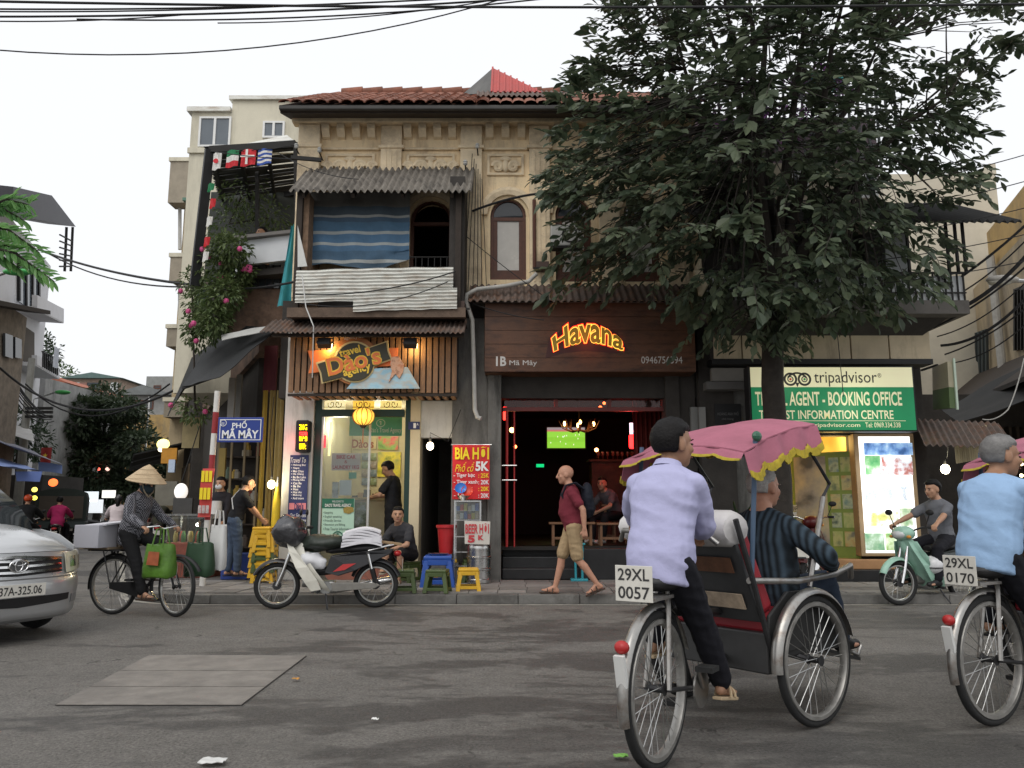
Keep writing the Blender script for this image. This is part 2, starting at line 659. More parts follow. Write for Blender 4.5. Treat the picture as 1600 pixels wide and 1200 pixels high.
CONC = mat('patch_concrete',(.205,.188,.168),.85,var=.25,scale=5,bump=.3,bscale=60,stain=(.12,.11,.10),stain_amt=.6,stain_scale=1.5)
GAP = mat('joint_dirt',(.03,.028,.026),.9)
a,b_,c_,d_ = G(85,1102,.004),G(232,1024,.004),G(480,1025,.004),G(378,1102,.004)
cp = struct(MB().add([a,d_,c_,b_],[(0,1,2,3)]),'concrete_patch',GAP)
cuts = [0,.30,.62,1]
for i in range(3):
	t0,t1 = cuts[i] + .003,cuts[i + 1] - .003
	q = [a.lerp(b_,t0),d_.lerp(c_,t0),d_.lerp(c_,t1),a.lerp(b_,t1)]
	cen = sum(q,V()) / 4
	q = [p.lerp(cen,.012) for p in q]
	part(MB().prism(q,(0,0,.004 + .001 * i)),'slab',CONC,cp)

# pavement with rounded corner to the side street
SD = V((-.441,.897,0))                       # direction of the side street
SN = V((-.897,-.441,0))                      # out of the corner block, towards that street
KY,KR,KC = 10.55,1.6,V((-3.9,12.15,0))
edge = [V((16,KY,0)),V((-3.9,KY,0))]
for i in range(1,9):
	t = R(63.8) * i / 8
	edge.append(KC + V((-math.sin(t),-math.cos(t),0)) * KR)
edge.append(edge[-1] + SD * 70)
def inset(poly,d):
	out = []
	for i,p in enumerate(poly):
		t = (poly[min(i + 1,len(poly) - 1)] - poly[max(i - 1,0)]).normalized()
		out.append(p + V((t.y,-t.x,0)) * d)
	return out
PAVE = mat('pavement_bed',(.10,.095,.09),.9,var=.2,scale=4,bump=.3)
inner = inset(edge,.2)
poly = inner + [V((-20,76,0)),V((16,76,0))]
pv = struct(MB().prism([p for p in poly],(0,0,.112)),'pavement',PAVE)
KERB = mat('kerb_stone',(.15,.145,.135),.9,var=.2,scale=4,bump=.4,bscale=40,rand=.12,stain=(.06,.055,.05),stain_amt=.6,stain_scale=3)
def walk(poly,step):
	out,acc = [],0
	for i in range(len(poly) - 1):
		L = (poly[i + 1] - poly[i]).length
		k = max(1,round(L / step))
		if L > 30: k = int(30 / step);
		for j in range(k):
			t = j / k if L <= 30 else j * step / L
			out.append(poly[i].lerp(poly[i + 1],t))
	return out
kp = walk(edge,.8)
ki = inset(kp,.2)
for i in range(len(kp) - 1):
	q = [kp[i],kp[i + 1],ki[i + 1],ki[i]]
	cen = sum(q,V()) / 4
	q = [p.lerp(cen,.008) for p in q]
	part(MB().prism(q,(0,0,.120 + random.uniform(-.004,.004))),'kerb_stone',KERB,pv,bev=.012)
LINE = mat('worn_line',(.36,.34,.29),.8,var=.3,scale=3,stain=(.12,.115,.11),stain_amt=.9,stain_scale=2.2)
lo,li = inset(kp,-.13),inset(kp,-.04)
lm = MB()
for i in range(len(kp) - 1):
	lm.add([p + V((0,0,.004)) for p in (lo[i],lo[i + 1],li[i + 1],li[i])],[(0,1,2,3)])
struct(lm,'gutter_line',LINE)
PTILE = mat('paving_tile',(.20,.19,.178),.85,var=.2,scale=5,bump=.25,bscale=30,rand=.32,stain=(.09,.085,.08),stain_amt=.6,stain_scale=3)
tm = MB().obox((0,0,0),(.372,.372,.03)).mesh('tile',PTILE)
for i in range(-14,26):
	for j in range(5):
		x,y = .384 * i + .02 * (j % 2),10.96 + .384 * j
		if x < -4.0 and (V((x,y,0)) - KC).length > 1.25: continue
		if x < -3.0 and y > 12.7: continue
		piece(tm,'tile',pv,(x,y,.109 + random.uniform(-.002,.005)),(random.uniform(-.006,.006),random.uniform(-.006,.006),random.uniform(-.01,.01)))
# litter on the road
LIT = [('paper_scrap',332,1194,.06,(.6,.6,.58),'flat pale scrap of paper on asphalt at the bottom edge of the road'),
	   ('cigarette_pack',462,1064,.025,(.5,.25,.06),'orange scrap lying on asphalt beside the concrete patch'),
	   ('paper_scrap',586,1128,.02,(.75,.75,.72),'tiny crumpled white paper on the dark asphalt patch'),
	   ('leaf',970,1186,.035,(.18,.4,.08),'light green leaf lying on the road behind the cyclo wheel')]
for nm,x,y,s_,c,lb in LIT:
	p = G(x,y,.004)
	mb = MB().grid(lambda u,v: p + V(((u - .5) * 2 * s_,(v - .5) * 1.6 * s_ * (1 - .5 * abs(u - .5)),.006 + .012 * mnoise.noise(V((u * 3,v * 3,x))) + .01)),5,4,(0,0,.003))
	solo(mb,nm,mat(nm + str(x),c,.8),lb,'litter',p)

# ================================================================== the corner house
YF = 12.8
XL,XR = P(463,300,YF).x,P(1088,300,YF).x
house = thing('corner_house','two storey colonial corner house with cream stucco, arched windows and clay tile roof','house',(0,YF,.12))
def arch(px0,px1,py0,py1,Y,n=10):
	x0,x1,z0,z1 = FR(px0,py0,px1,py1,Y)
	r = (x1 - x0) / 2
	pts = [V((x0,Y,z0)),V((x1,Y,z0))]
	for i in range(n + 1):
		t = PI * i / n
		pts.append(V(((x0 + x1) / 2 + r * math.cos(t),Y,z1 - r + r * math.sin(t))))
	return pts
ARCH = [(640,706,312,470),(766,822,310,437),(868,924,308,440),(975,1030,308,440)]
zt,zb = ZZ(183,YF),ZZ(470,YF)
outer = [V((XL,YF,zb)),V((XR,YF,zb)),V((XR,YF,zt)),V((XL,YF,zt))]
holes = [arch(a0,a1,b0,b1,YF) for a0,a1,b0,b1 in ARCH]
part(MB().holed(outer,holes,(0,.3,0)),'upper_wall',STUCCO,house)
def shell(x0,x1,y0,y1,z0,z1,mw,name,parent,mf=None,t=.06):
	"""room behind an opening: back, sides, floor, ceiling"""
	mb = MB()
	mb.box(x0,x1,y1,y1 + t,z0,z1)
	mb.box(x0 - t,x0,y0,y1 + t,z0 - t,z1 + t)
	mb.box(x1,x1 + t,y0,y1 + t,z0 - t,z1 + t)
	mb.mi = 1
	mb.box(x0,x1,y0,y1 + t,z0 - t,z0)
	mb.mi = 2
	mb.box(x0,x1,y0,y1 + t,z1,z1 + t)
	return part(mb,name,[mw,mf or mw,mw],parent)
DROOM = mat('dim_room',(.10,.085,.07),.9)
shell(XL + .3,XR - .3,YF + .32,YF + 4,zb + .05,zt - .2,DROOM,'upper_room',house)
# side wall along the lane and back mass
part(MB().prism([V((XL,YF + .3,.12)),V((XL,YF + 7.6,.12)),V((XL + .3,YF + 7.6,.12)),V((XL + .3,YF + .3,.12))],(0,0,zt - .12)),'side_wall',STUCCO,house)
part(MB().box(XL + .3,XR,YF + 7.3,YF + 7.6,.12,zt),'rear_wall',STUCCO,house)
part(MB().box(XR - .3,XR,YF + .3,YF + 7.3,4.0,zt),'party_wall',STUCCO,house)
for k,(a0,a1,b0,b1) in enumerate(ARCH):
	pts = arch(a0,a1,b0,b1,YF)
	cen = sum(pts,V()) / len(pts)
	sh = [V((cen.x + (p.x - cen.x) * .84,YF,cen.z + (p.z - cen.z) * .92)) for p in pts]
	wnd = part(MB().holed([p + V((0,.07,0)) for p in pts],[[p + V((0,.07,0)) for p in sh]],(0,.08,0)),'window',BROWNW,house)
	x0,x1,z0,z1 = sh[0].x,sh[1].x,sh[0].z,max(p.z for p in sh)
	zm = z1 - (x1 - x0) * .62
	part(MB().box(x0,x1,YF + .075,YF + .14,zm - .03,zm + .03),'transom',BROWNW,wnd)
	if k:
		part(MB().box(x0 + .002,x0 + .07,YF + .082,YF + .13,z0 + .002,zm - .032),'stile',BROWNW,wnd)
		part(MB().box(x1 - .07,x1 - .002,YF + .082,YF + .13,z0 + .002,zm - .032),'stile',BROWNW,wnd)
		part(MB().box(x0 + .071,x1 - .071,YF + .084,YF + .128,z0 + .003,z0 + .1),'rail',BROWNW,wnd)
		part(MB().box(x0 + .071,x1 - .071,YF + .1,YF + .104,z0 + .1,zm - .033),'pane',mat('net_curtain_pane',(.52,.50,.46),.25,var=.1,scale=4,spec=.5),wnd)
		fan = [p for p in sh if p.z > zm + .04]
		fan = [V((x0 + .003,0,zm + .031)),V((x1 - .003,0,zm + .031))] + [V((p.x,0,p.z)) for p in fan]
		part(MB().prism([V((p.x,YF + .1,p.z)) for p in fan],(0,.004,0)),'fanlight',DGLASS,wnd)
	# moulded arch surround
	x0,x1,z0,z1 = FR(a0,b0,a1,b1,YF)
	r = (x1 - x0) / 2
	mb = MB()
	c = V(((x0 + x1) / 2,YF,z1 - r))
	ring = []
	for rr,yy in ((r + .05,0),(r + .05,-.05),(r + .13,-.07),(r + .19,-.05),(r + .19,0)):
		ring.append((rr,yy))
	rings = []
	for i in range(13):
		t = PI * i / 12
		rings.append([c + V((rr * math.cos(t),yy - .002,rr * math.sin(t))) for rr,yy in ring])
	mb.rings(rings)
	part(mb,'arch_moulding',STUCCO2,house,smooth=30)
# pilasters, cornices, friezes, brackets, relief panels
PIL = [(465,499),(594,627),(719,753),(827,859),(935,967),(1040,1072)]
for i,(a0,a1) in enumerate(PIL):
	x0,x1,z0,z1 = FR(a0,200,a1,440,YF)
	y = YF - .10 if i != 0 else YF - .14
	part(MB().box(x0,x1,y,YF + .01,zb + .02,z1),'pilaster',STUCCO2,house,bev=.01)
	part(MB().box(x0 - .04,x1 + .04,y - .03,YF + .004,ZZ(236,YF),ZZ(231,YF)),'pilaster_cap',STUCCO2,house,bev=.01)
	for k in range(3 if i % 2 else 0):
		xx = x0 + (x1 - x0) * (.25 + .25 * k)
		part(MB().box(xx - .012,xx + .012,y - .014,y - .001,zb + .3,ZZ(240,YF)),'flute',STUCCO2,house)
part(MB().box(XL - .12,XR,YF - .30,YF + .2,ZZ(191,YF),ZZ(184,YF)),'cornice',STUCCO2,house,bev=.02)
part(MB().box(XL - .08,XR,YF - .20,YF + .005,ZZ(199,YF),ZZ(191.2,YF)),'cornice_lower',STUCCO2,house,bev=.02)
part(MB().box(XL - .02,XR,YF - .06,YF + .004,ZZ(236,YF),ZZ(232.5,YF)),'string_course',STUCCO2,house,bev=.01)
bmh = MB().prism([V((0,0,0)),V((0,-.17,0)),V((0,-.17,-.09)),V((0,-.07,-.2)),V((0,0,-.22))],(.13,0,0)).mesh('bracket',STUCCO2)
for a0,a1 in ((500,594),(627,719),(753,827),(859,935),(967,1040)):
	n = 4 if a1 - a0 > 80 else 3
	for k in range(n):
		p = P(a0 + (a1 - a0) * (k + .5) / n - 6,203,YF)
		piece(bmh,'bracket',house,(p.x,YF,ZZ(200,YF)))
	# recessed panel with a raised frame and scroll ornament
	x0,x1,z0,z1 = FR(a0 + 8,241,a1 - 8,275,YF)
	fr = [V((x0,YF,z0)),V((x1,YF,z0)),V((x1,YF,z1)),V((x0,YF,z1))]
	fi = [V((x0 + .05,YF,z0 + .05)),V((x1 - .05,YF,z0 + .05)),V((x1 - .05,YF,z1 - .05)),V((x0 + .05,YF,z1 - .05))]
	part(MB().holed(fr,[fi],(0,-.035,0)),'panel_frame',STUCCO2,house,bev=.01)
	cx,cz = (x0 + x1) / 2,z0 + .15
	for sgn in (-1,1):
		for q in ((.16,.1),(.37,.075)) if a1 - a0 > 80 else ((.13,.085),):
			pts = []
			for i in range(22):
				t = i / 21 * 3.4 * PI
				rr = q[1] * (1 - i / 26)
				pts.append(V((cx + sgn * (q[0] + rr * math.cos(t)),YF - .03,cz + rr * math.sin(t))))
			part(MB().tube(pts,[.052 * (1 - i / 40) for i in range(22)],6),'scroll',STUCCO2,house,smooth=50)
	part(MB().ball((cx,YF - .01,cz + .02),(.07,.07,.12),10,8),'acanthus',STUCCO2,house,smooth=60)
	part(MB().ball((cx,YF - .01,z1 + -.09),(.1,.03,.05),10,8),'shell_ornament',STUCCO2,house,smooth=60)
# eave, soffit, gutter
ex0,ex1 = P(437,180,12.1).x,XR + .1
ze = ZZ(176,12.1)
part(MB().prism([V((ex0,12.12,ze)),V((ex0,YF + .3,zt + .05)),V((ex0,YF + .3,zt + .12)),V((ex0,12.12,ze + .07))],(ex1 - ex0,0,0)),'soffit',DARKW,house)
part(MB().box(ex0,ex1,12.02,12.115,ze + .02,ze + .10),'gutter',mat('old_gutter',(.06,.058,.055),.6,.3,var=.3),house,bev=.02)
slope = math.tan(R(31))
yr = 15.6
zr = ze + .1 + slope * (yr - 12.05)
part(MB().prism([V((ex0,12.05,ze + .1)),V((ex0,yr,zr)),V((ex0,YF + 7.7,ze + .1)),V((ex0,YF + 7.7,ze + .02)),V((ex0,yr,zr - .1)),V((ex0,12.1,ze + .02))],(ex1 - ex0,0,0)),'roof',mat('roof_deck',(.12,.05,.03),.9,var=.3),house)
roof = [o for o in bpy.data.objects if o.name.startswith('roof')][0]
tl = MB()
tl.rings([[V((.1 * math.cos(PI * j / 7),y,.055 * math.sin(PI * j / 7) + dz)) for j in range(8)] + [V((.085 * math.cos(PI * j / 7),y,.042 * math.sin(PI * j / 7) + dz)) for j in range(7,-1,-1)] for y,dz in ((0,.012),(.42,0))])
tlm = tl.mesh('tile',TILE,smooth=40)
cnt = 0
ca = math.atan(slope)
xs = np.arange(ex0 + .1,P(770,150,13).x,.2)
for row in range(9):
	for x in xs:
		if cnt >= 298: break
		s_ = row * .36
		piece(tlm,'tile',roof,(x + random.uniform(-.01,.01),12.0 + s_ * math.cos(ca),ze + .11 + s_ * math.sin(ca)),(ca,random.uniform(-.05,.05),random.uniform(-.04,.04)))
		cnt += 1
rest = MB()
for row in range(0,12):
	for x in np.arange(ex0 + .1,ex1,.2):
		if x <= xs[-1] + .05 and row < 9 and row * len(xs) + (x - xs[0]) / .2 < 298.5: continue
		s_ = row * .36
		if s_ * math.cos(ca) > yr - 12.05: continue
		o_ = V((x,12.0 + s_ * math.cos(ca),ze + .11 + s_ * math.sin(ca)))
		rest.add([o_ + V((.1 * math.cos(PI * j / 4),k * .42 * math.cos(ca),.055 * math.sin(PI * j / 4) + k * .42 * math.sin(ca))) for k in (0,1) for j in range(5)],[(j,j + 1,j + 6,j + 5) for j in range(4)])
tag(part(rest,'distant_tiles',TILE,roof),kind='stuff')
for i in range(24):
	x = ex0 + .2 + i * .42
	if x > P(880,150,yr).x: break
	part(MB().tube([(x,yr,zr + .05),(x + .44,yr,zr + .07)],[.11,.13],10),'ridge_tile',TILE,roof,smooth=50)
# red sheet-metal attic on the roof
RED = mat('red_sheet',(.45,.07,.06),.5,.1,var=.15)
pA,pB,pC,pD = P(770,106,14.2),P(848,144,13.4),P(768,144,13.4),P(722,148,14.6)
att = part(MB().prism([pC,pB,pA],(0,1.2,0)),'attic_gable',RED,house)
for i in range(8):
	t = i / 8
	q0 = pC.lerp(pB,t)
	q1 = V((q0.x,0,0)); zz = pA.z + (pB.z - pA.z) * t
	yy = pA.y + (pB.y - pA.y) * t
	part(MB().beam(q0 + V((0,-.02,0)),V((q0.x,yy - .02,zz)),.035,.03),'seam',RED,att)
part(MB().prism([pC + V((-.01,.02,0)),pA + V((-.01,.02,0)),pD],(0,.9,0)),'attic_side',mat('attic_grey',(.12,.12,.115),.8,var=.3),house)
mb = MB()
corrug(mb,P(745,150,12.9),P(900,150,12.9),P(745,143,13.6),.018,.09)
part(mb,'tin_sheet',TIN,house)

# ------------------------------------------------------------------ balcony bay (left)
bx0,bx1 = P(462,290,11.9).x,P(738,290,11.9).x
mb = MB()
corrug(mb,V((bx0 - .05,YF - .02,ZZ(262,YF))),V((bx1,YF - .02,ZZ(262,YF))),V((bx0 - .05,11.7,ZZ(298,11.7))),.028,.105,.008,0,.05)
bay = thing('lean_to_roof','old grey corrugated fibre cement roof sheet over the tarp-covered balcony','roof sheet',(bx0,11.9,ZZ(298,11.7)))
part(mb,'sheet',FIBRO,bay,smooth=60)
for k in range(4):
	t = (k + .2) / 3.6
	part(MB().beam((bx0 + (bx1 - bx0) * t,11.8,ZZ(298,11.7) - .04),(bx0 + (bx1 - bx0) * t,YF - .02,ZZ(262,YF) - .08),.05,.07),'rafter',DARKW,bay)
zfl = ZZ(486,11.9)
part(MB().box(bx0,P(725,480,11.9).x,11.9,YF - .005,zfl - .1,zfl),'balcony_floor',DARKW,house)
part(MB().box(bx0 - .02,P(728,480,11.9).x,11.8,11.895,zfl - .12,zfl + .03),'fascia_board',mat('old_board',(.13,.09,.065),.85,var=.4,scale=5,bump=.3),house)
for px_ in (466,716):
	x = P(px_,400,11.92).x
	part(MB().box(x - .045,x + .045,11.87,11.96,zfl,ZZ(300,11.9) + .05),'balcony_post',DARKW,house)
x0,x1 = P(705,400,12.4).x,P(728,400,12.4).x
part(MB().box(x0,x1,11.98,YF - .005,zfl,ZZ(292,12.4)),'balcony_cheek',SOOT,house)
x0,x1 = P(470,400,12.0).x,P(480,400,12.0).x
part(MB().box(x0,x1,12.0,YF - .005,zfl,ZZ(302,12.0)),'brick_cheek',mat('worn_brick',(.26,.17,.11),.9,var=.4,scale=9,bump=.6,bscale=12),house)
# tarp: horizontal stripes of cloth, roof shade put into the darker upper colours
def tarpmat():
	m = mat('striped_tarp',(.15,.24,.36),.7,var=.15,scale=6,bump=.2,bscale=30)
	n,l = m.node_tree.nodes,m.node_tree.links
	tc = n.new('ShaderNodeTexCoord')
	sp = n.new('ShaderNodeSeparateXYZ')
	l.new(tc.outputs['Object'],sp.inputs[0])
	rp = n.new('ShaderNodeValToRGB')
	rp.color_ramp.interpolation = 'CONSTANT'
	el = rp.color_ramp.elements
	seq = [(0,(.05,.09,.13)),(.05,(.36,.38,.37)),(.09,(.06,.12,.19)),(.20,(.07,.15,.25)),(.27,(.34,.37,.37)),(.31,(.07,.15,.25)),(.42,(.32,.35,.35)),
		   (.46,(.06,.13,.21)),(.58,(.05,.09,.14)),(.64,(.28,.29,.28)),(.67,(.05,.07,.09)),(.78,(.10,.095,.085))]
	el[0].position,el[0].color = 0,(*seq[0][1],1)
	el[1].position,el[1].color = seq[1][0],(*seq[1][1],1)
	for p_,c in seq[2:]:
		e = el.new(p_)
		e.color = (*c,1)
	mr = n.new('ShaderNodeMapRange')
	mr.inputs[2].default_value = 1.3
	l.new(sp.outputs[2],mr.inputs[0])
	l.new(mr.outputs[0],rp.inputs[0])
	hs = [x for x in n if x.type == 'HUE_SAT'][0]
	l.new(rp.outputs[0],hs.inputs['Color'])
	return m
x0,x1,z0,z1 = FR(474,300,640,417,12.3)
def tf(u,v):
	x = x0 + (x1 - x0) * u
	sagb = .05 * math.sin(u * 7) + (.10 * max(0,u - .7) / .3 if v < .2 else 0)
	return V((x,12.3 + .025 * math.sin(u * 21 + v * 3) * (1 - .5 * v) + .04 * mnoise.noise(V((u * 5,v * 6,2))),z0 + (z1 - z0) * v + sagb * (1 - v)))
solo(MB().grid(tf,40,24,(0,.004,0)),'striped_tarp',tarpmat(),'blue and white striped tarpaulin hung as a screen across the old balcony','tarpaulin',(x0,12.3,z0),smooth=60)
for nm,pr,lb in (('upper',(462,419,708,470,11.80),'long dented white corrugated metal sheet nailed along the balcony front'),('lower',(552,452,714,484,11.76),'short white corrugated metal sheet overlapping below the long balcony sheet')):
	x0,x1,z0,z1 = FR(*pr)
	Y = pr[4]
	mb = MB()
	def wf(u,v):
		x,z = x0 + (x1 - x0) * u,z0 + (z1 - z0) * v
		z += .02 * mnoise.noise(V((u * 6,1,Y))) * (1 if v in (0,1) else .5) + (.05 * (u - .5))
		return V((x,Y + .012 * math.sin(v * (z1 - z0) / .055 * 2 * PI) + .02 * mnoise.noise(V((u * 3,v * 2,Y))),z))
	mb.grid(wf,24,60,(0,.003,0))
	solo(mb,'metal_sheet',WTIN,lb,'metal sheet',(x0,Y,z0),smooth=60)
# balcony iron rail in the dark opening
rl = MB()
x0,x1,z0,z1 = FR(640,402,708,420,12.05)
for k in range(8):
	x = x0 + (x1 - x0) * k / 7
	rl.tube([(x,12.05,zfl),(x,12.05,z1)],.008,6)
rl.tube([(x0,12.05,z1),(x1,12.05,z1)],.012,6)
part(rl,'balcony_rail',IRON,house)

# ------------------------------------------------------------------ ground floor front
zg,zs = .12,ZZ(500,YF)
def jamb(pxa,pxb,m,nm,y0=YF,y1=YF + .3,pz0=None,pz1=None,parent=None):
	x0,x1 = P(pxa,750,YF).x,P(pxb,750,YF).x
	return part(MB().box(x0,x1,y0,y1,zg if pz0 is None else ZZ(pz0,YF),zs if pz1 is None else ZZ(pz1,YF)),nm,m,parent or house,bev=.008)
jamb(442,488,WHITEWALL,'white_pier',YF - .06)
jamb(640,656,CREAM,'door_strip',YF - .04)
jamb(656,706,WHITEWALL,'lintel_panel',YF,YF + .2,684,626)
jamb(706,762,GREYWALL,'grey_pier',YF - .12)
jamb(762,783,GREYWALL,'stone_jamb',YF - .18)
jamb(1042,1064,SOOT,'bar_jamb',YF - .1)
jamb(1064,1090,SOOT,'end_pier',YF - .04)
x0,x1 = P(436,600,YF).x,P(1090,600,YF).x
part(MB().box(x0,x1,YF + .002,YF + .28,ZZ(622,YF),zb),'floor_beam',SOOT,house)
# doorway 1A
x0,x1 = P(656,780,YF).x,P(706,780,YF).x
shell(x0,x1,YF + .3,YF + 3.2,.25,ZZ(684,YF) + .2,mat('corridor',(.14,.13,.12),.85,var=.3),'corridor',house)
part(MB().box(x0,x1,YF - .1,YF + .3,.122,.25),'doorstep',GREYWALL,house,bev=.01)

# ================================================================== travel agency shop
GREENP = mat('green_paint',(.012,.04,.032),.4,var=.15)
SHOPW = mat('shop_wall',(.52,.47,.33),.7,var=.08)
xa,xb = P(490,740,YF).x,P(640,740,YF).x
ztop = ZZ(622,YF)
shop = thing('travel_shop_front','dark green framed glass shopfront with transom lights and cream lit interior','shopfront',((xa + xb) / 2,YF,.12))
FL = .32
shell(xa + .03,xb - .03,YF + .3,YF + 2.9,FL,ztop + .1,SHOPW,'interior',shop,mat('shop_floor',(.35,.3,.22),.4))
part(MB().box(xa,xb,YF - .12,YF + .3,.122,FL),'threshold',mat('red_step',(.26,.10,.07),.6,var=.2),shop,bev=.01)
for q0,q1 in ((490,500),(632,641)):
	part(MB().box(P(q0,740,YF).x,P(q1,740,YF).x,YF - .03,YF + .1,FL,ztop),'door_post',GREENP,shop,bev=.006)
part(MB().box(P(500,640,YF).x,P(632,640,YF).x,YF - .028,YF + .09,ZZ(651,YF),ZZ(640,YF)),'transom_bar',GREENP,shop,bev=.006)
part(MB().box(P(500,625,YF).x,P(632,625,YF).x,YF - .026,YF + .09,ZZ(625,YF),ztop + .05),'head_bar',GREENP,shop,bev=.006)
for q0,q1,c in ((507,539,(1,.85,.45)),(551,584,(1,.6,.08)),(594,627,(1,.75,.25))):
	x0,x1,z0,z1 = FR(q0,626,q1,639,YF)
	tl_ = part(MB().box(x0,x1,YF + .03,YF + .036,z0,z1),'transom_light',emis('transom_%d' % q0,c,.85),shop)
	sc_ = MB()
	for sg in (-1,1):
		pts = [V(((x0 + x1) / 2 + sg * (.03 + .05 * t + .035 * math.cos(t * 7)),YF + .0,(z0 + z1) / 2 + .045 * math.sin(t * 7))) for t in [i / 14 for i in range(15)]]
		sc_.tube(pts,.006,5)
	sc_.tube([(x0,YF + .0,z0 + .03),(x1,YF + .0,z0 + .03)],.006,5)
	part(sc_,'iron_scroll',IRON,tl_)
for q0,q1 in ((500.5,540),(505,506)):
	pass
for q in (500,541,574.5,632):
	x = P(q,740,YF).x
	if q in (541,632): continue
	part(MB().box(x,x + .035,YF + .0,YF + .03,FL,ZZ(651,YF)),'pane_stile',mat('aluminium',(.55,.55,.52),.4,.8),shop)
x0,x1 = P(504,740,YF).x,P(574,740,YF).x
part(MB().box(x0,x1,YF + .01,YF + .016,FL,ZZ(652,YF)),'pane',GLASS,shop)
# things inside the travel shop
def panel(name,pr,m,label,cat,th=.02,parent=None,group=None):
	x0,x1,z0,z1 = FR(*pr[:4],pr[4])
	mb = MB().box(x0,x1,pr[4],pr[4] + th,z0,z1)
	if parent:
		return part(mb,name,m,parent)
	return solo(mb,name,m,label,cat,((x0 + x1) / 2,pr[4],z0),group)
def photomat(name,cols=None,scale=6,es=0.0,stretch=(1,1,1)):
	if name in MATS: return MATS[name]
	m = mat(name,(.5,.5,.5),.4,var=0)
	n,l = m.node_tree.nodes,m.node_tree.links
	b = n['Principled BSDF']
	tc = n.new('ShaderNodeTexCoord')
	mp = n.new('ShaderNodeMapping')
	mp.inputs['Scale'].default_value = stretch
	nz = n.new('ShaderNodeTexNoise')
	nz.inputs['Scale'].default_value = scale
	nz.inputs['Detail'].default_value = 5
	rp = n.new('ShaderNodeValToRGB')
	el = rp.color_ramp.elements
	k = len(cols)
	el[0].position,el[0].color = .32,(*cols[0],1)
	el[1].position,el[1].color = .68,(*cols[-1],1)
	for i in range(1,k - 1):
		e = el.new(.32 + .36 * i / (k - 1))
		e.color = (*cols[i],1)
	l.new(tc.outputs['Object'],mp.inputs[0])
	l.new(mp.outputs[0],nz.inputs['Vector'])
	l.new(nz.outputs[0],rp.inputs[0])
	l.new(rp.outputs[0],b.inputs['Base Color'])
	if es:
		l.new(rp.outputs[0],b.inputs['Emission Color'])
		b.inputs['Emission Strength'].default_value = es
	MATS[name] = m
	return m
YB = YF + 2.86
PG = mat('poster_green',(.12,.42,.28),.5,var=.1)
hb = panel('hanging_banner',(546,652,628,681,YF + .5),PG,'green hanging banner inside the travel shop behind the lantern','banner')
fletter(hb,"Dào's Travel Agency",578,668,627,678,YF + .5,PAPER)
fletter(hb,"①",588,655,602,667,YF + .5,PAPER)
panel('food_poster',(591,682,622,703,YB),photomat('ph_food',[(.05,.10,.03),(.2,.4,.08),(.6,.1,.08),(.05,.03,.02)],5),'poster of green leaves and fruit on the travel shop back wall','poster')
panel('field_poster',(590,706,626,745,YB),photomat('ph_field',[(.03,.12,.02),(.7,.6,.05),(.5,.45,.1),(.05,.25,.08)],4),'yellow and green landscape poster behind the standing man in the shop','poster')
for i in range(4):
	for j in range(2):
		panel('framed_photo',(565 + j * 12,708 + i * 13,576 + j * 12,719 + i * 13,YB),photomat('ph_%d' % ((i + j) % 3),[[(.02,.03,.04),(.15,.2,.25),(.5,.55,.6)],[(.03,.06,.02),(.2,.25,.15),(.4,.5,.6)],[(.05,.04,.03),(.25,.22,.2),(.6,.6,.58)]][(i + j) % 3],8),'small dark framed photo in the grid on the travel shop wall','photo',group='photo grid on the shop wall')
bl = panel('wall_logo',(545,684,588,702,YB),mat('logo_wall',(.5,.44,.28),.7),'faded red lettered logo panel on the shop back wall','logo')
fletter(bl,"Dào's",550,686,584,700,YB,mat('logo_red',(.25,.06,.05),.6),bold=.02)
REDINK = mat('red_ink',(.55,.05,.06),.6)
BLUEINK = mat('ink_dark',(.03,.05,.05),.6)
nt_ = panel('notice',(518,708,563,735,YF + .03),mat('notice_paper',(.70,.58,.52),.8,var=.06),'hand lettered pink notice with red capitals taped inside the shop window','notice',.004)
fletter(nt_,'BIKE CAR',526,711,556,717,YF + .03,REDINK,bold=.03)
fletter(nt_,'&',538,719,543,724,YF + .03,REDINK)
fletter(nt_,'LAUNDRY 1KG',520,727,561,733,YF + .03,REDINK,bold=.03)
panel('notice',(530,750,549,774,YF + .03),PAPER,'blank white sheet of paper taped inside the shop window','notice',.004)
panel('notice',(519,753,529,778,YF + .035),photomat('ph_leaf',[(.6,.6,.56),(.5,.5,.47),(.1,.1,.1)],9),'narrow printed leaflet taped beside the blank white sheet','notice',.004)
panel('notice',(545,738,557,748,YF + .03),PG,'small green leaflet taped above the blank white sheet','notice',.004)
ib = panel('information_board',(503,779,553,851,YF - .01),mat('board_mint',(.42,.62,.50),.5,var=.05),'mint green standing information board with dark green header and round i','sign',.015)
panel('header',(503,779,553,794,YF - .016),mat('board_dark',(.02,.13,.08),.5),None,None,.005,ib)
panel('footer',(503,839,553,843,YF - .016),mat('board_dark'),None,None,.005,ib)
fletter(ib,'WELCOME TO',519,782,537,785,YF - .018,PAPER)
fletter(ib,"DAO'S TRAVEL AGENCY",508,787,549,792,YF - .018,PAPER,bold=.02)
for i,t in enumerate(('• Easygoing','• English speaking','• Friendly Service','• Excursion and Biking','• Free Tourist Information')):
	fletter(ib,t,505,799 + i * 6.3,505 + [15,29,28,34,44][i],803.5 + i * 6.3,YF - .012,BLUEINK)
p = P(527.5,838,YF - .02)
part(MB().torus(p,.075,.008,(0,1,0),24,6),'info_ring',mat('board_dark'),ib)
fletter(ib,'i',525.5,833,529.5,844,YF - .018,mat('board_dark'),bold=.04)
bd = thing('gold_badge','small dark and gold badge stuck on the mint information board','badge',P(544,797,YF - .02))
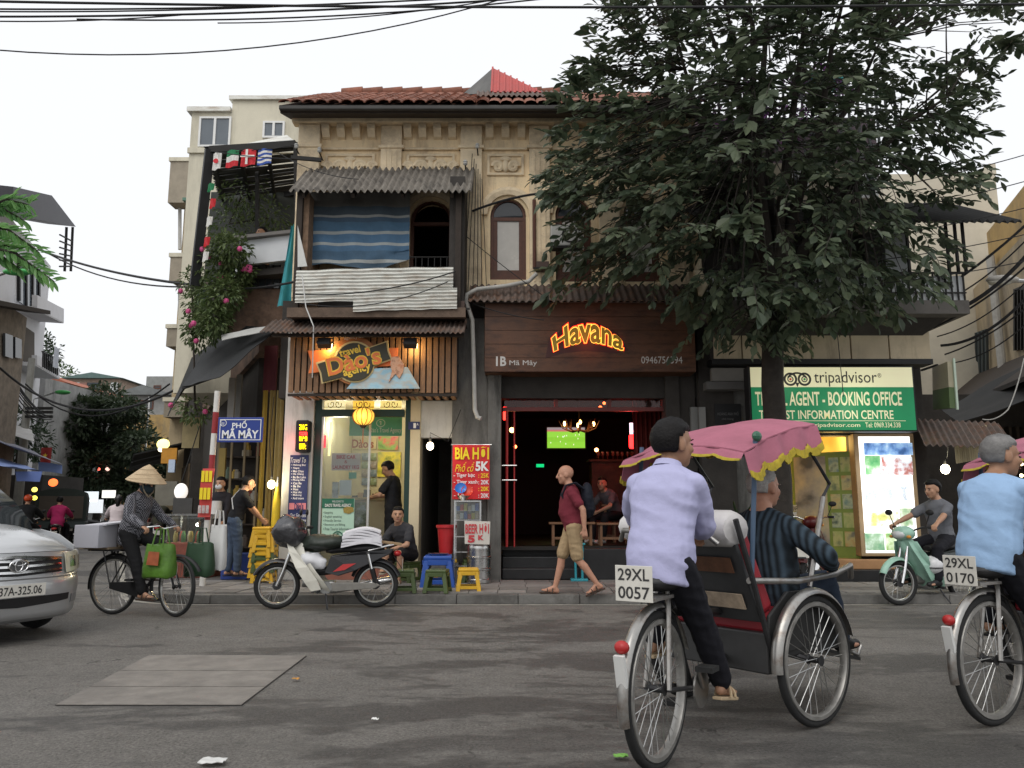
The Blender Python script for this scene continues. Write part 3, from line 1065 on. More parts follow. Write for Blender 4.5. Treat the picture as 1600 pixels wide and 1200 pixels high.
part(MB().prism([P(536 + dx,797 + dy,YF - .02) for dx,dy in ((0,-3),(8,-6),(16,-4),(17,2),(9,6),(1,4))],(0,.004,0)),'plate',mat('badge_gold',(.3,.22,.05),.5,var=.5,scale=60),bd)
# counter and shop light
cx0,cx1 = P(553,800,YF + .9).x,P(612,800,YF + .9).x
ct = thing('shop_counter','cream reception counter with dark top inside the travel shop','counter',((cx0 + cx1) / 2,YF + 1.1,FL))
part(MB().box(cx0,cx1,YF + .9,YF + 1.35,FL,ZZ(781,YF + .9)),'body',SHOPW,ct)
part(MB().box(cx0 - .03,cx1 + .03,YF + .86,YF + 1.4,ZZ(781,YF + .9) + .001,ZZ(777,YF + .9)),'top',mat('counter_top',(.45,.38,.22),.4),ct)
part(MB().box(P(553,0,YF + .9).x + .1,P(572,800,YF + .9).x,YF + .89,YF + .899,FL + .3,ZZ(785,YF + .9)),'leaflet_rack',photomat('ph_1'),ct)
for i in range(5):
	p = P(556 + i * 9,777,YF + 1.1)
	solo(MB().box(p.x - .05,p.x + .04,YF + 1.0,YF + 1.2,p.z - .02,p.z + .03 + .05 * (i % 3)),'brochure_stack',mat('broch_%d' % (i % 3),[(.05,.05,.05),(.4,.3,.2),(.1,.12,.15)][i % 3],.6),['low','middling','taller','low spare','last middling'][i] + ' stack of brochures on the shop counter','brochures',(p.x,YF + 1.1,p.z - .02))
tb = thing('tube_light','lit warm fluorescent tube standing upright in the shop window corner','lamp',P(516,716,YF + .55))
part(MB().tube([P(517,660,YF + .55),P(514,712,YF + .55)],.018,8),'tube',emis('tube_warm',(1,.82,.3),2.4),tb)
point_light('tube_glow',P(530,668,YF + .9),20,(1,.9,.68),tb,.15)
point_light('tube_glow',P(600,660,YF + 1.7),24,(1,.92,.72),tb,.2)
lr = thing('red_window_sign','small glowing red light sign inside the shop door edge','sign',P(505,700,YF + .15))
part(MB().obox(P(505,690,YF + .15),(.09,.03,.2)),'panel',emis('red_glow',(1,.03,.06),1.6),lr)

# slatted timber sign board over the travel shop
YS = 12.05
WOOD = mat('slat_wood',(.24,.13,.065),.6,var=.25,scale=5,bump=.15,bscale=40,rand=.15,stain=(.1,.05,.03),stain_amt=.5,stain_scale=3,stain_stretch=(6,6,.6))
sx0,sx1,sz0,sz1 = FR(452,521,716,613,YS)
slat = thing('slatted_fascia','brown timber slat fascia over the travel shop with a slatted soffit','fascia',((sx0 + sx1) / 2,YS,sz0))
part(MB().box(sx0,sx1,YS + .08,YS + .12,sz0 + .04,sz1 + .12),'backing',BLACK,slat)
for zz in (sz0 + .07,(sz0 + sz1) / 2,sz1 - .06):
	part(MB().box(sx0,sx1,YS + .032,YS + .078,zz - .025,zz + .025),'rail',DARKW,slat)
N = 27
for i in range(N):
	x = sx0 + (sx1 - sx0) * i / N
	w = (sx1 - sx0) / N * .76
	part(MB().box(x,x + w,YS,YS + .03,sz0 - random.uniform(0,.015),sz1),'slat',WOOD,slat,bev=.004)
for i in range(20):
	x = sx0 + (sx1 - sx0) * i / 20
	part(MB().box(x,x + .07,YS + .035,YF - .1,sz0 - .035,sz0 - .012),'soffit_slat',WOOD,slat)
part(MB().box(sx0,sx1,YS - .01,YS + .03,sz0 - .06,sz0 - .02),'bottom_rail',DARKW,slat)
# tin awning above the slats
aw = thing('tin_awning','narrow rusty corrugated tin awning above the slatted travel sign','awning',(sx0,11.7,ZZ(519,11.7)))
mb = MB()
corrug(mb,V((sx0 - .35,YF - .55,ZZ(500,YF - .55))),V((sx1 + .12,YF - .55,ZZ(500,YF - .55))),V((sx0 - .35,11.62,ZZ(519,11.62))),.015,.075,.005,0,.12)
part(mb,'sheet',TIN,aw,smooth=60)
part(MB().box(sx0 - .2,sx1 + .1,11.75,11.8,ZZ(519,11.62) - .04,ZZ(519,11.62) + .01),'batten',DARKW,aw)
part(MB().box(sx0 - .1,sx1,YF - .6,YF - .02,ZZ(505,YF - .5),ZZ(497,YF - .5)),'lead_board',SOOT,aw)

# the travel agency emblem: ribbon, disc, shield and poster
def C5(cx,cy,Y=11.9):
	return P(420 + cx / 4.706,480 + cy / 4.706,Y)
ts = thing('travel_agency_sign',"layered emblem sign reading travel Dào's agency on orange ribbon and dark shield",'sign',C5(640,500))
def lay(name,pts,Y,m,th=.02,bev=.003):
	return part(MB().prism([C5(x,y,Y) for x,y in pts],(0,th,0)),name,m,ts,bev=bev)
def circ(cx,cy,r,n=32):
	return [(cx + r * math.cos(2 * PI * i / n),cy + r * math.sin(2 * PI * i / n)) for i in range(n)]
ORANGE = mat('sign_orange',(.80,.20,.045),.45,var=.08)
YELLOW = mat('sign_yellow',(.85,.55,.05),.45,var=.05)
SHIELD = mat('sign_dark',(.045,.04,.022),.5,var=.1)
CREAMB = mat('sign_cream',(.72,.55,.25),.45,var=.06)
lay('ribbon',[(285,320),(950,298),(950,430),(620,447),(290,487),(312,404)],11.99,ORANGE)
lay('disc',circ(625,390,180),11.965,mat('sign_rust',(.42,.16,.05),.5))
def bandpoly(g):
	return [(355 - g,415 - g * .7),(500 - g * .2,372 - g)] + [(630 + (142 + g) * math.cos(t),402 + (142 + g) * math.sin(t)) for t in [R(a_) for a_ in range(195,316,12)]] + [(865 + g,255 - g),(872 + g,318),(895 + g * 1.2,378 + g * .6),(770 + g * .4,425 + g)] + [(630 + (142 + g) * math.cos(t),402 + (142 + g) * math.sin(t)) for t in [R(a_) for a_ in range(20,131,12)]] + [(395 - g * .6,552 + g),(385 - g,485)]
lay('shield_border',bandpoly(11),11.94,CREAMB)
lay('shield',bandpoly(-2),11.915,SHIELD)
ang = R(14)
eu,ez = V((math.cos(ang),0,math.sin(ang))),V((-math.sin(ang),0,math.cos(ang)))
k5 = 11.9 / F / 4.706 * 1.0
def emb(body,cx,cy,w,h,m,bold=.02,lift=.003,nm='lettering'):
	lettering(ts,body,C5(cx,cy,11.912),eu,ez,w * k5,h * k5,m,bold=bold,lift=lift,name=nm)
emb('travel',524,368,160,60,YELLOW,.03)
emb("Dào's",440,512,415,150,YELLOW,.055)
emb("Dào's",446,508,402,140,ORANGE,.02,.008)
emb('agency',556,528,210,66,YELLOW,.03)
SKYB = photomat('sign_poster',[(.30,.55,.68),(.42,.62,.70),(.5,.5,.45),(.3,.5,.6)],4,stretch=(1,1,2))
lay('poster',[(780,450),(1020,440),(1112,598),(570,600),(620,540)],11.955,SKYB)
lay('poster_figure',[(900,365),(955,360),(995,420),(985,480),(960,525),(930,490),(880,552),(905,470),(893,420)],11.93,photomat('tan_figure',[(.55,.22,.10),(.7,.4,.25),(.3,.12,.06)],14),.03)
lettering(ts,'agency.com',C5(555,246,11.96),V((.98,0,.1)),V((0,0,1)),175 * k5,24 * k5,PAPER,lift=.004)
# flood lamps on arms
for i,(px_,lb) in enumerate(((507,'black floodlight lit over the orange ribbon of the emblem sign'),(641,'black floodlight over the bare slats right of the emblem sign'))):
	p = P(px_,536,11.8)
	fl = thing('floodlight',lb,'floodlight',p,group='floodlights on the slatted fascia')
	part(MB().obox(p,(.2,.13,.12),(R(-25),0,0)),'housing',BLACK,fl,bev=.012)
	part(MB().tube([p + V((0,.05,.03)),P(px_,522,11.95),P(px_,521,12.04)],.012,6),'arm',BLACK,fl)
	part(MB().tube([p + V((-.12,0,0)),p + V((-.12,.0,.07)),p + V((.12,0,.07)),p + V((.12,0,0))],.008,6),'yoke',BLACK,fl)
	q = p + V((.02,.075,-.03))
	part(MB().obox(q,(.16,.012,.08),(R(-25),0,0)),'lens',emis('flood_lens',(1,.75,.35),12),fl)
	point_light('flood_glow',p + V((.04 if i == 0 else .02,.13,-.05)),[5.5,4.2][i],(1,.66,.26),fl,.04)
# lantern
p = P(568,651,12.45)
ln = thing('silk_lantern','glowing yellow ribbed silk lantern hanging in front of the travel shop','lantern',p + V((0,0,-.16)))
prof = [(.05,.135),(.12,.11),(.165,.05),(.17,0),(.155,-.06),(.11,-.11),(.05,-.135)]
part(MB().lathe(prof,p,(0,0,1),24),'shade',emis('lantern_silk',(1,.58,.09),1.05),ln,smooth=60)
for i in range(12):
	a_ = 2 * PI * i / 12
	part(MB().tube([p + V((r_ * 1.015 * math.cos(a_),r_ * 1.015 * math.sin(a_),h_)) for r_,h_ in prof],.008,4),'rib',mat('lantern_rib',(.35,.14,.02),.6),ln)
part(MB().lathe([(.05,.02),(.055,0),(.03,-.03)],p + V((0,0,-.15)),(0,0,1),12),'base_cap',DARKW,ln)
part(MB().tube([p + V((0,0,-.17)),p + V((0,0,-.42))],[.004,.008],5),'tassel',mat('tassel',(.4,.1,.03),.8),ln)
part(MB().tube([p + V((0,0,.13)),P(568,622,12.45)],.004,5),'cord',CABLE,ln)
point_light('lantern_glow',p + V((0,-.24,-.02)),5,(1,.65,.2),ln,.12)
# LED sign
x0,x1,z0,z1 = FR(461,656,482,706,12.5)
led = thing('led_sign','black box sign with red and yellow glowing dot letters on the white pier','sign',((x0 + x1) / 2,12.5,z0))
part(MB().box(x0,x1,12.5,12.72,z0,z1),'box',BLACK,led,bev=.03)
LY,LRd = emis('led_yellow',(1,.7,.0),2.6),emis('led_red',(1,.04,.03),2.8)
for y0,y1,m_ in ((663,672,LY),(675,681,LRd),(682,689,LY),(693,702,LY)):
	dm = MB()
	for i in range(7):
		for j in range(4):
			if random.random() < .25: continue
			q = P(468.5 + i * 1.75,y0 + (y1 - y0) * (j + .5) / 4,12.494)
			dm.obox(q,(.015,.006,.018))
	tag(part(dm,'dot_matrix',m_,led),kind='stuff')
point_light('led_glow',P(472,682,12.3),2.2,(1,.12,.1),led,.1)
point_light('led_glow',P(455,690,12.55),1.6,(1,.1,.1),led,.05)
# travel to banner
NAVY = mat('navy_vinyl',(.025,.035,.12),.45,var=.08)
x0,x1,z0,z1 = FR(451,711,480,830,12.69)
bn = thing('travel_banner','tall navy banner listing destinations in white script on the white pier','banner',((x0 + x1) / 2,12.69,z0))
part(MB().box(x0,x1,12.69,12.705,z0,z1),'sheet',NAVY,bn)
WHT = mat('white_vinyl',(.78,.78,.78),.5,var=.03)
fletter(bn,'Travel To',454,715,478,723,12.688,WHT,shear=.3)
for i,t in enumerate(('Halong Bay','Sapa','Mai Chau','Ha Giang','Ba Be Lake','Phong Nha','Cat Ba','Ba Be','Hue','Hoi An','Mekong','And more')):
	fletter(bn,'• ' + t,455,725 + i * 4.7,455 + 6 + len(t) * 1.7,728.6 + i * 4.7,12.688,WHT,bold=.015)
part(MB().box(x0 + .02,x1 - .01,12.68,12.689,ZZ(796,12.68),ZZ(786,12.68)),'pink_ribbon',mat('pink_vinyl',(.65,.22,.25),.5),bn)
fletter(bn,"Dào's",460,785,474,797,12.678,NAVY,bold=.03)
fletter(bn,'Our Services',453,802,478,808,12.688,WHT,shear=.3)
for i,t in enumerate(('Tour Booking','Laundry','Visa Service','Bike Rental')):
	fletter(bn,'• ' + t,453,811 + i * 4.8,453 + 6 + len(t) * 1.6,815 + i * 4.8,12.688,WHT,bold=.015)
# house number 1A
nb = panel('house_number',(638,659,656,671,YF - .06),NAVY,'small dark blue house number plate above the narrow doorway','plate',.01)
fletter(nb,'1',646,661,650,669,YF - .061,WHT,bold=.03)
fletter(nb,'A',651,661,654,665,YF - .061,WHT,bold=.02)
# bare bulb by the doorway
def bulb(px_,py_,Y,lb,hang,e,col=(1,.8,.5),r=.05,s_=16):
	p = P(px_,py_,Y)
	b = thing('light_bulb',lb,'light bulb',p)
	part(MB().ball(p,(r,r,r * 1.15),14,10),'glass_bulb',emis('bulb_%d' % px_,col,s_),b,smooth=60)
	part(MB().lathe([(.02,0),(.022,.06),(.012,.08)],p + V((0,0,r)),(0,0,1),10),'cap',BLACK,b)
	part(MB().tube([p + V((0,0,r + .06))] + [V(h_) for h_ in hang],.006,5),'flex',CABLE,b)
	if e: point_light('bulb_glow',p + V((0,-r * 1.6,0)),e,col,b,r)
	return b
bulb(672,697,12.3,'bare white light bulb hanging in front of the narrow doorway',[P(672,676,12.3),P(700,690,12.4),P(720,640,12.6)],8,(1,.82,.55),.055,12)

# ================================================================== Havana bar
BARW = mat('bar_wood',(.07,.032,.018),.6,var=.4,scale=4,bump=.2,stain=(.02,.01,.006),stain_amt=.7,stain_scale=2.5)
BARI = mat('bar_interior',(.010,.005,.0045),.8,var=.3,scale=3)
bar = thing('bar_shopfront','dark open bar front with steps, red framed door and transom glass','bar front',(P(910,800,YF).x,YF,.12))
hx0,hx1 = P(785,750,YF).x,P(1042,750,YF).x
hz = ZZ(592,YF)
BF = .62
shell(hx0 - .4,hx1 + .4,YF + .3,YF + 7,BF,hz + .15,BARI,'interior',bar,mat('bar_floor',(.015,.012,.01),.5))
STEPM = mat('black_step',(.018,.018,.019),.45,var=.3,scale=5)
sxr = P(905,880,YF).x
for i,(z1_,y0_) in enumerate(((.29,YF + .0),(.455,YF + .3),(.62,YF + .6))):
	part(MB().box(hx0,sxr - .002,y0_,YF + .9,.122 + .0005 * i,z1_),'step',STEPM,bar,bev=.012)
part(MB().box(sxr,hx1,YF - .05,YF + .9,.122,.60),'plinth',STEPM,bar,bev=.012)
part(MB().box(hx0,hx1,YF + .1,YF + .2,ZZ(641,YF),ZZ(635,YF)),'transom_rail',mat('bar_red_wood',(.16,.03,.025),.5,var=.2),bar)
part(MB().box(hx0,hx1,YF + .05,YF + .2,ZZ(596,YF),hz + .1),'head',mat('bar_red_wood'),bar)
RG = glassmat('red_glass',(.75,.4,.36),.03,1.0,.03)
for i in range(3):
	a0,a1 = hx0 + (hx1 - hx0) * i / 3,hx0 + (hx1 - hx0) * (i + 1) / 3
	part(MB().box(a0 + .03,a1 - .03,YF + .15,YF + .155,ZZ(634.5,YF),ZZ(597,YF)),'transom_pane',RG,bar)
	part(MB().box(a1 - .028,a1 + .028,YF + .12,YF + .19,ZZ(634.5,YF),ZZ(597,YF)),'mullion',mat('bar_red_wood'),bar)
REDN = mat('red_enamel',(.40,.03,.03),.4,var=.15)
dx = P(792,750,YF + .1).x
door = part(MB().tube([(dx,YF + .1,BF),(dx,YF + .1,ZZ(642,YF))],.022,8),'door_post',REDN,bar)
part(MB().tube([(dx + .12,YF + .1,BF),(dx + .12,YF + .1,ZZ(642,YF))],.012,8),'door_rail',REDN,bar)
for pz in (727,750):
	part(MB().tube([(dx - .08,YF + .08,ZZ(pz,YF)),(dx + .16,YF + .08,ZZ(pz,YF))],.012,8),'handle',STEEL,bar)
# sign board and tile awning
wx0,wx1,wz0,wz1 = FR(757,474,1086,581,12.3)
def plankmat():
	m = mat('sign_timber',(.105,.045,.022),.5,var=.3,scale=2,stain=(.035,.015,.009),stain_amt=.85,stain_scale=2.2,stain_stretch=(1,1,4),bump=.1)
	return m
hs = thing('bar_sign','long dark timber sign board with glowing neon lettering over the bar','sign',((wx0 + wx1) / 2,12.3,wz0))
part(MB().box(wx0,wx1,12.3,YF - .005,wz0,wz1),'board',plankmat(),hs,bev=.01)
for i in range(5):
	zz = wz0 + (wz1 - wz0) * i / 5
	part(MB().box(wx0 + .01,wx1 - .01,12.288,12.299,zz + .004,zz + (wz1 - wz0) / 5 - .004),'plank',plankmat(),hs)
def arcwarp(w,h):
	def f(a_,b_):
		t = a_ / w
		lift = .17 * math.sin(PI * (t * .9 + .05)) - .02
		return a_ + (.5 - t) * (-b_ * .25),b_ * (.75 + .75 * math.sin(PI * t)) + lift
	return f
nx0,nx1,nz0,nz1 = FR(864,503,974,552,12.28)
NW,NH = nx1 - nx0,(nz1 - nz0) * .62
part(MB().prism([P(x,y,12.285) for x,y in ((852,560),(858,530),(885,510),(905,498),(935,505),(965,520),(982,548),(960,552),(915,548),(880,552))],(0,.003,0)),'neon_backing',mat('neon_back',(.05,.012,.01),.5),hs)
NRED,NTUB,NYEL = emis('neon_red',(1,.03,.01),1.6),emis('neon_tube',(1,.55,.08),1.5),mat('neon_face',(.16,.11,.015),.5,emit=(.5,.3,.02),es=.18)
part(letters(MB(),'Havana',(nx0,12.27,nz0),UX,UZ,NW,NH,bold=.075,warp=arcwarp(NW,NH),lift=.001),'neon_outline',NRED,hs,norm=False)
part(letters(MB(),'Havana',(nx0 + .008,12.266,nz0 + .008),UX,UZ,NW - .016,NH - .014,bold=.05,warp=arcwarp(NW,NH),lift=.002),'neon_tubing',NTUB,hs,norm=False)
part(letters(MB(),'Havana',(nx0 + .016,12.262,nz0 + .016),UX,UZ,NW - .032,NH - .028,bold=.026,warp=arcwarp(NW,NH),lift=.003),'neon_letters',NYEL,hs,norm=False)
point_light('neon_glow',P(920,527,12.05),2.0,(1,.18,.05),hs,.12)
GREYL = mat('grey_letter',(.55,.53,.5),.5)
fletter(hs,'1B',775,557,791,572,12.286,GREYL,bold=.03)
fletter(hs,'Mã Mây',796,563,839,573,12.286,GREYL)
fletter(hs,'0946756594',1002,557,1066,568,12.286,GREYL)
ba = thing('tile_awning','sooty brown corrugated awning strip directly above the bar sign board','awning',((wx0 + wx1) / 2,12.2,wz1))
mb = MB()
corrug(mb,V((wx0 - .25,YF - .16,ZZ(447,YF - .1))),V((wx1 + .05,YF - .16,ZZ(447,YF - .1))),V((wx0 - .25,12.1,ZZ(470,12.1))),.022,.11,.008,0,.06)
part(mb,'sheet',TIN,ba,smooth=60)
part(MB().box(wx0 - .2,wx1,12.22,YF - .1,wz1 + .002,ZZ(470,12.1) + .01),'filler',SOOT,ba)
# --- inside the bar
tv = thing('television','flat television showing a green football pitch on the bar back wall','television',P(884,700,18.0))
panel('bezel',(853,666,916,702,18.0),BLACK,None,None,.05,tv)
x0,x1,z0,z1 = FR(855,668,914,700,17.985)
def tvmat():
	m = mat('tv_pitch',(.1,.3,.03),.4,var=0)
	n,l = m.node_tree.nodes,m.node_tree.links
	b = n['Principled BSDF']
	tc = n.new('ShaderNodeTexCoord')
	sp = n.new('ShaderNodeSeparateXYZ')
	l.new(tc.outputs['Generated'],sp.inputs[0])
	rp = n.new('ShaderNodeValToRGB')
	rp.color_ramp.interpolation = 'CONSTANT'
	e = rp.color_ramp.elements
	e[0].color = (.22,.52,.04,1)
	e[1].position,e[1].color = .8,(.45,.12,.12,1)
	for p_,c in ((.3,(.20,.48,.035,1)),(.52,(.23,.54,.05,1)),(.88,(.25,.2,.22,1))):
		q = e.new(p_); q.color = c
	l.new(sp.outputs[2],rp.inputs[0])
	l.new(rp.outputs[0],b.inputs['Emission Color'])
	b.inputs['Emission Strength'].default_value = 1.25
	return m
part(MB().box(x0,x1,17.98,17.99,z0,z1),'screen',tvmat(),tv)
for i in range(12):
	x,z = random.uniform(x0 + .03,x1 - .03),random.uniform(z0 + .03,z1 - .14)
	part(MB().box(x,x + .014,17.974,17.979,z,z + .03),'player_figure',emis('tv_white',(.9,.9,.85),1),tv)
p = P(905,672,16.2)
ch = thing('antler_chandelier','antler chandelier with small candle bulbs hanging in the bar','chandelier',p)
FLAME = emis('candle_flame',(1,.55,.18),14)
for i in range(8):
	a_ = 2 * PI * i / 8
	d = V((math.cos(a_),math.sin(a_),0))
	part(MB().tube([p,p + d * .18 + V((0,0,-.03)),p + d * .34 + V((0,0,.04)),p + d * .42 + V((0,0,.2))],[.02,.017,.012,.004],6),'antler',mat('antler',(.30,.18,.09),.7),ch,smooth=60)
	part(MB().tube([p + d * .25 + V((0,0,0)),p + d * .28 + V((.03,.03,.2))],[.012,.003],5),'tine',mat('antler'),ch)
	if i % 2 == 0:
		q = p + d * .3 + V((0,0,.06))
		part(MB().ball(q + V((0,0,.07)),(.025,.025,.05),8,6),'candle_bulb',FLAME,ch)
part(MB().tube([p,(p.x,p.y,hz + .15)],.01,5),'chain',IRON,ch)
point_light('chandelier_glow',p + V((0,0,.25)),3.5,(1,.42,.15),ch,.2)
LAMPS = [(800,672,15,.05,'round pendant bulb just inside the red bar door post'),(805,698,16,.035,'small low red-orange bulb deep behind the bar door post'),(993,668,15.5,.05,'round pendant bulb over the right end of the bar counter'),(932,703,16.3,.04,'candle bulb standing on the bar counter end'),
		 (938,637,16,.04,'ceiling spot bulb nearest the bar transom'),(944,630,15.3,.03,'ceiling spot bulb beside the wooden bar bracket'),(842,641,16.5,.03,'small red ceiling bulb left of the antler chandelier'),(856,641,16.5,.03,'twin orange ceiling bulb left of the antler chandelier')]
for px_,py_,Y,r_,lb in LAMPS:
	p = P(px_,py_,Y)
	b = thing('pendant_lamp',lb,'lamp',p)
	part(MB().ball(p,r_,10,8),'bulb',emis('pend_%d' % px_,(1,.5,.16) if px_ not in (805,842) else (1,.2,.06),9),b)
	part(MB().tube([p + V((0,0,r_)),(p.x,p.y,hz + .15)] if py_ != 703 else [p - V((0,0,r_)),P(932,716,16.3)],.006,5),'flex',CABLE,b)
	if px_ in (800,993): point_light('pendant_glow',p + V((0,-.1,-.05)),1.6,(1,.42,.14),b,.08)
p = P(787,652,YF + .25)
rn = thing('red_neon_tube','vertical red neon tube at the top of the bar door post','neon light',P(787,664,YF + .25))
part(MB().tube([P(789,636,YF + .32),P(789,656,YF + .32)],.03,8),'tube',emis('neon_bar',(1,.03,.02),6),rn)
point_light('bar_red_fill',P(830,632,YF + 1.2),10,(1,.05,.03),rn,.15)  # red fill lamps added under the ceiling, away from the neon tube
point_light('bar_red_fill',P(980,632,YF + 1.4),10,(1,.06,.03),rn,.15)
p = P(990,690,14.4)
rb = thing('red_bar_sign','glowing red and white light sign by the red curtain in the bar','neon sign',p)
part(MB().obox(p,(.17,.06,.26)),'red_panel',emis('neon_panel',(1,.02,.02),5),rb,bev=.03)
part(MB().obox(p + V((0,0,.24)),(.13,.05,.2)),'white_panel',emis('white_panel',(.7,.8,1),1.6),rb)
point_light('red_glow',p + V((-.1,-.25,0)),14,(1,.06,.04),rb,.1)
ex = panel('exit_sign',(838,725,850,730,17),emis('exit_green',(.0,.8,.25),.9),'tiny green lit exit sign deep inside the bar','sign',.02)
RCUR = mat('red_curtain',(.20,.03,.025),.8,var=.2)
x0,x1 = P(990,700,13.9).x,P(1040,700,13.9).x
solo(MB().grid(lambda u,v: V((x0 + (x1 - x0) * u,13.9 + .05 * math.sin(u * 40) + .25 * u,1.2 + (hz - 1.2) * v)),60,6,(0,.01,0)),'red_curtain',RCUR,'pleated red curtain hanging at the right side of the bar opening','curtain',(x0,13.9,1.2),smooth=60)
# bar counter with glasses
x0,x1 = P(925,760,16.2).x,P(1010,760,16.2).x
zc = ZZ(718,16.2)
bc = thing('bar_counter','dark wooden bar counter with glasses on it','counter',((x0 + x1) / 2,16.3,BF))
part(MB().box(x0,x1,16.2,16.7,BF,zc - .05),'body',BARW,bc)
part(MB().box(x0 - .06,x1 + .06,16.12,16.76,zc - .05,zc),'top',BARW,bc,bev=.01)
gm = MB().lathe([(.03,0),(.006,.01),(.006,.07),(.035,.1),(.03,.17)],(0,0,0),(0,0,1),10).mesh('wine_glass',mat('glassware',(.35,.12,.10),.1,var=.05,spec=.8,trans=.4),smooth=60)
for i in range(9):
	o = bpy.data.objects.new('wine_glass',gm)
	COL.objects.link(o)
	o.location = (x0 + .15 + i * .1,16.3 + .05 * (i % 3),zc)
	tag(o,'stemmed wine glass standing in the row on the bar counter','glass','wine glasses on the bar counter')
# benches and low tables just inside
LW = mat('bench_wood',(.20,.10,.05),.5,var=.25,scale=5)
def bench(px0_,px1_,py_,Y,lb,d=.32,nm='bench',zb_=BF):
	x0,x1,z = P(px0_,py_,Y).x,P(px1_,py_,Y).x,ZZ(py_,Y)
	b = thing(nm,lb,nm.replace('_',' '),((x0 + x1) / 2,Y + d / 2,zb_))
	part(MB().box(x0,x1,Y,Y + d,z - .035,z),'seat',LW,b,bev=.006)
	for xx in (x0 + .05,x1 - .09):
		for yy in (Y + .03,Y + d - .07):
			part(MB().box(xx,xx + .04,yy,yy + .04,zb_,z - .036),'leg',LW,b)
	part(MB().box(x0 + .09,x1 - .09,Y + .04,Y + .06,zb_ + .1,zb_ + .14),'stretcher',LW,b)
	return b
bench(933,1002,817,13.3,'light wooden low table on the bar plinth behind the walking man',.4,'low_table')
bench(858,930,816,13.35,'dark reddish low bench at the top of the bar steps',.3)
bench(975,1030,792,13.9,'wooden stool bench in front of the seated bar customer',.35)
bench(940,966,788,14.6,'short wooden stool carrying the man sitting inside the bar',.35,'stool')
bx = panel('drink_carton',(880,795,888,816,13.4),photomat('ph_carton',[(.1,.3,.4),(.6,.65,.65),(.15,.25,.2)],12),'small pale blue carton standing on the dark bench in the bar','carton',.08)
TEAL = plastic('teal_plastic',(.03,.28,.34))
p = G(905,908,.12)
st = thing('teal_stand','turquoise two-post stand on the pavement behind the walking man','stand',p)
for s_ in (-1,1):
	part(MB().tube([p + V((s_ * .05,0,.02)),p + V((s_ * .06,0,.55))],.018,8),'post',TEAL,st)
part(MB().obox(p + V((0,0,.02)),(.26,.18,.04)),'base',TEAL,st,bev=.01)
part(MB().obox(p + V((0,0,.56)),(.2,.1,.03)),'top',TEAL,st,bev=.01)
# bia hoi banner, glass cabinet shelf, keg, bucket
YN = 12.45
REDV = mat('red_vinyl',(.62,.02,.025),.5,var=.08)
x0,x1,z0,z1 = FR(707,695,765,780,YN)
bh = thing('beer_banner','red hanging vinyl banner listing BIA HOI prices in yellow and white','banner',((x0 + x1) / 2,YN,z0))
part(MB().grid(lambda u,v: V((x0 + (x1 - x0) * u,YN + .012 * math.sin(u * 5) * (1 - v),z0 + (z1 - z0) * v)),8,8,(0,.004,0)),'sheet',REDV,bh)
part(MB().tube([(x0 - .03,YN + .01,z1),(x1 + .03,YN + .01,z1)],.01,6),'rod',STEEL,bh)
YV,PV = mat('yellow_vinyl',(.85,.65,.02),.5,var=.03),WHT
Q = YN - .016
fletter(bh,'BIA HƠI',711,697,764,718,Q,YV,bold=.03)
fletter(bh,'Phố cổ',711,722,741,737,Q,YV,shear=.35)
fletter(bh,'5K',743,721,764,736,Q,PV,bold=.04)
for i,(t,pr) in enumerate((('- Tiger bạc',': 25K'),('- Tiger xanh',': 20K'),('- Hà Nội',': 20K'),('- Lạc',': 20K'))):
	fletter(bh,t,709,739.5 + i * 10.4,[742,746,738,730][i],747 + i * 10.4,Q,PV,bold=.015)
	fletter(bh,pr,747.5,739.5 + i * 10.4,764,746.5 + i * 10.4,Q,YV if i % 2 == 0 else PV,bold=.015)
SX0,SX1 = P(709,850,12.1).x,P(751,850,12.1).x
zt_,zc0 = ZZ(784,12.1),ZZ(812,12.1)
rk = thing('steel_rack','small steel rack with shelves carrying the snack cabinet','rack',((SX0 + SX1) / 2,12.25,.125))
for xx in (SX0,SX1 - .02):
	for yy in (12.1,12.4):
		part(MB().box(xx,xx + .02,yy,yy + .02,.125,zc0),'post',STEEL,rk)
for pz in (812,838,862,884):
	part(MB().box(SX0 + .001,SX1 - .001,12.101,12.419,ZZ(pz,12.1) - .012,ZZ(pz,12.1)),'shelf',STEEL,rk)
cb = thing('glass_cabinet','aluminium framed glass snack cabinet full of packets on the rack','cabinet',((SX0 + SX1) / 2,12.25,zc0))
for xx in (SX0,SX1 - .018):
	for yy in (12.1,12.38):
		part(MB().box(xx,xx + .018,yy,yy + .018,zc0 + .001,zt_),'corner_post',STEEL,cb)
part(MB().box(SX0 - .004,SX1 + .004,12.096,12.404,zt_ + .001,zt_ + .018),'top',STEEL,cb)
part(MB().box(SX0 + .02,SX1 - .02,12.103,12.106,zc0 + .01,zt_ - .005),'pane',GLASS,cb)
part(MB().box(SX0 + .02,SX1 - .02,12.12,12.38,(zc0 + zt_) / 2 - .004,(zc0 + zt_) / 2),'shelf',STEEL,cb)
for j in range(2):
	for i in range(6):
		x = SX0 + .03 + i * (SX1 - SX0 - .06) / 6
		z = zc0 + .012 if j == 0 else (zc0 + zt_) / 2 + .001
		solo(MB().box(x,x + .05,12.16,12.26,z,z + .07 + .02 * (i % 3)),'snack_packet',mat('snack_%d' % ((i + 2 * j) % 5),[(.5,.4,.3),(.6,.6,.6),(.1,.15,.4),(.5,.08,.06),(.55,.45,.1)][(i + 2 * j) % 5],.4),['white','blue','red','yellow','tan'][[1,2,3,4,0][(i + 2 * j) % 5] - 1] + ' snack packet in the glass cabinet','packet',(x,12.2,z),'packets in the glass cabinet')
keg = thing('beer_keg','steel beer keg standing beside the rack under the BEER HOI card','keg',G(748,905,.12))
kb = G(748,905,.12)
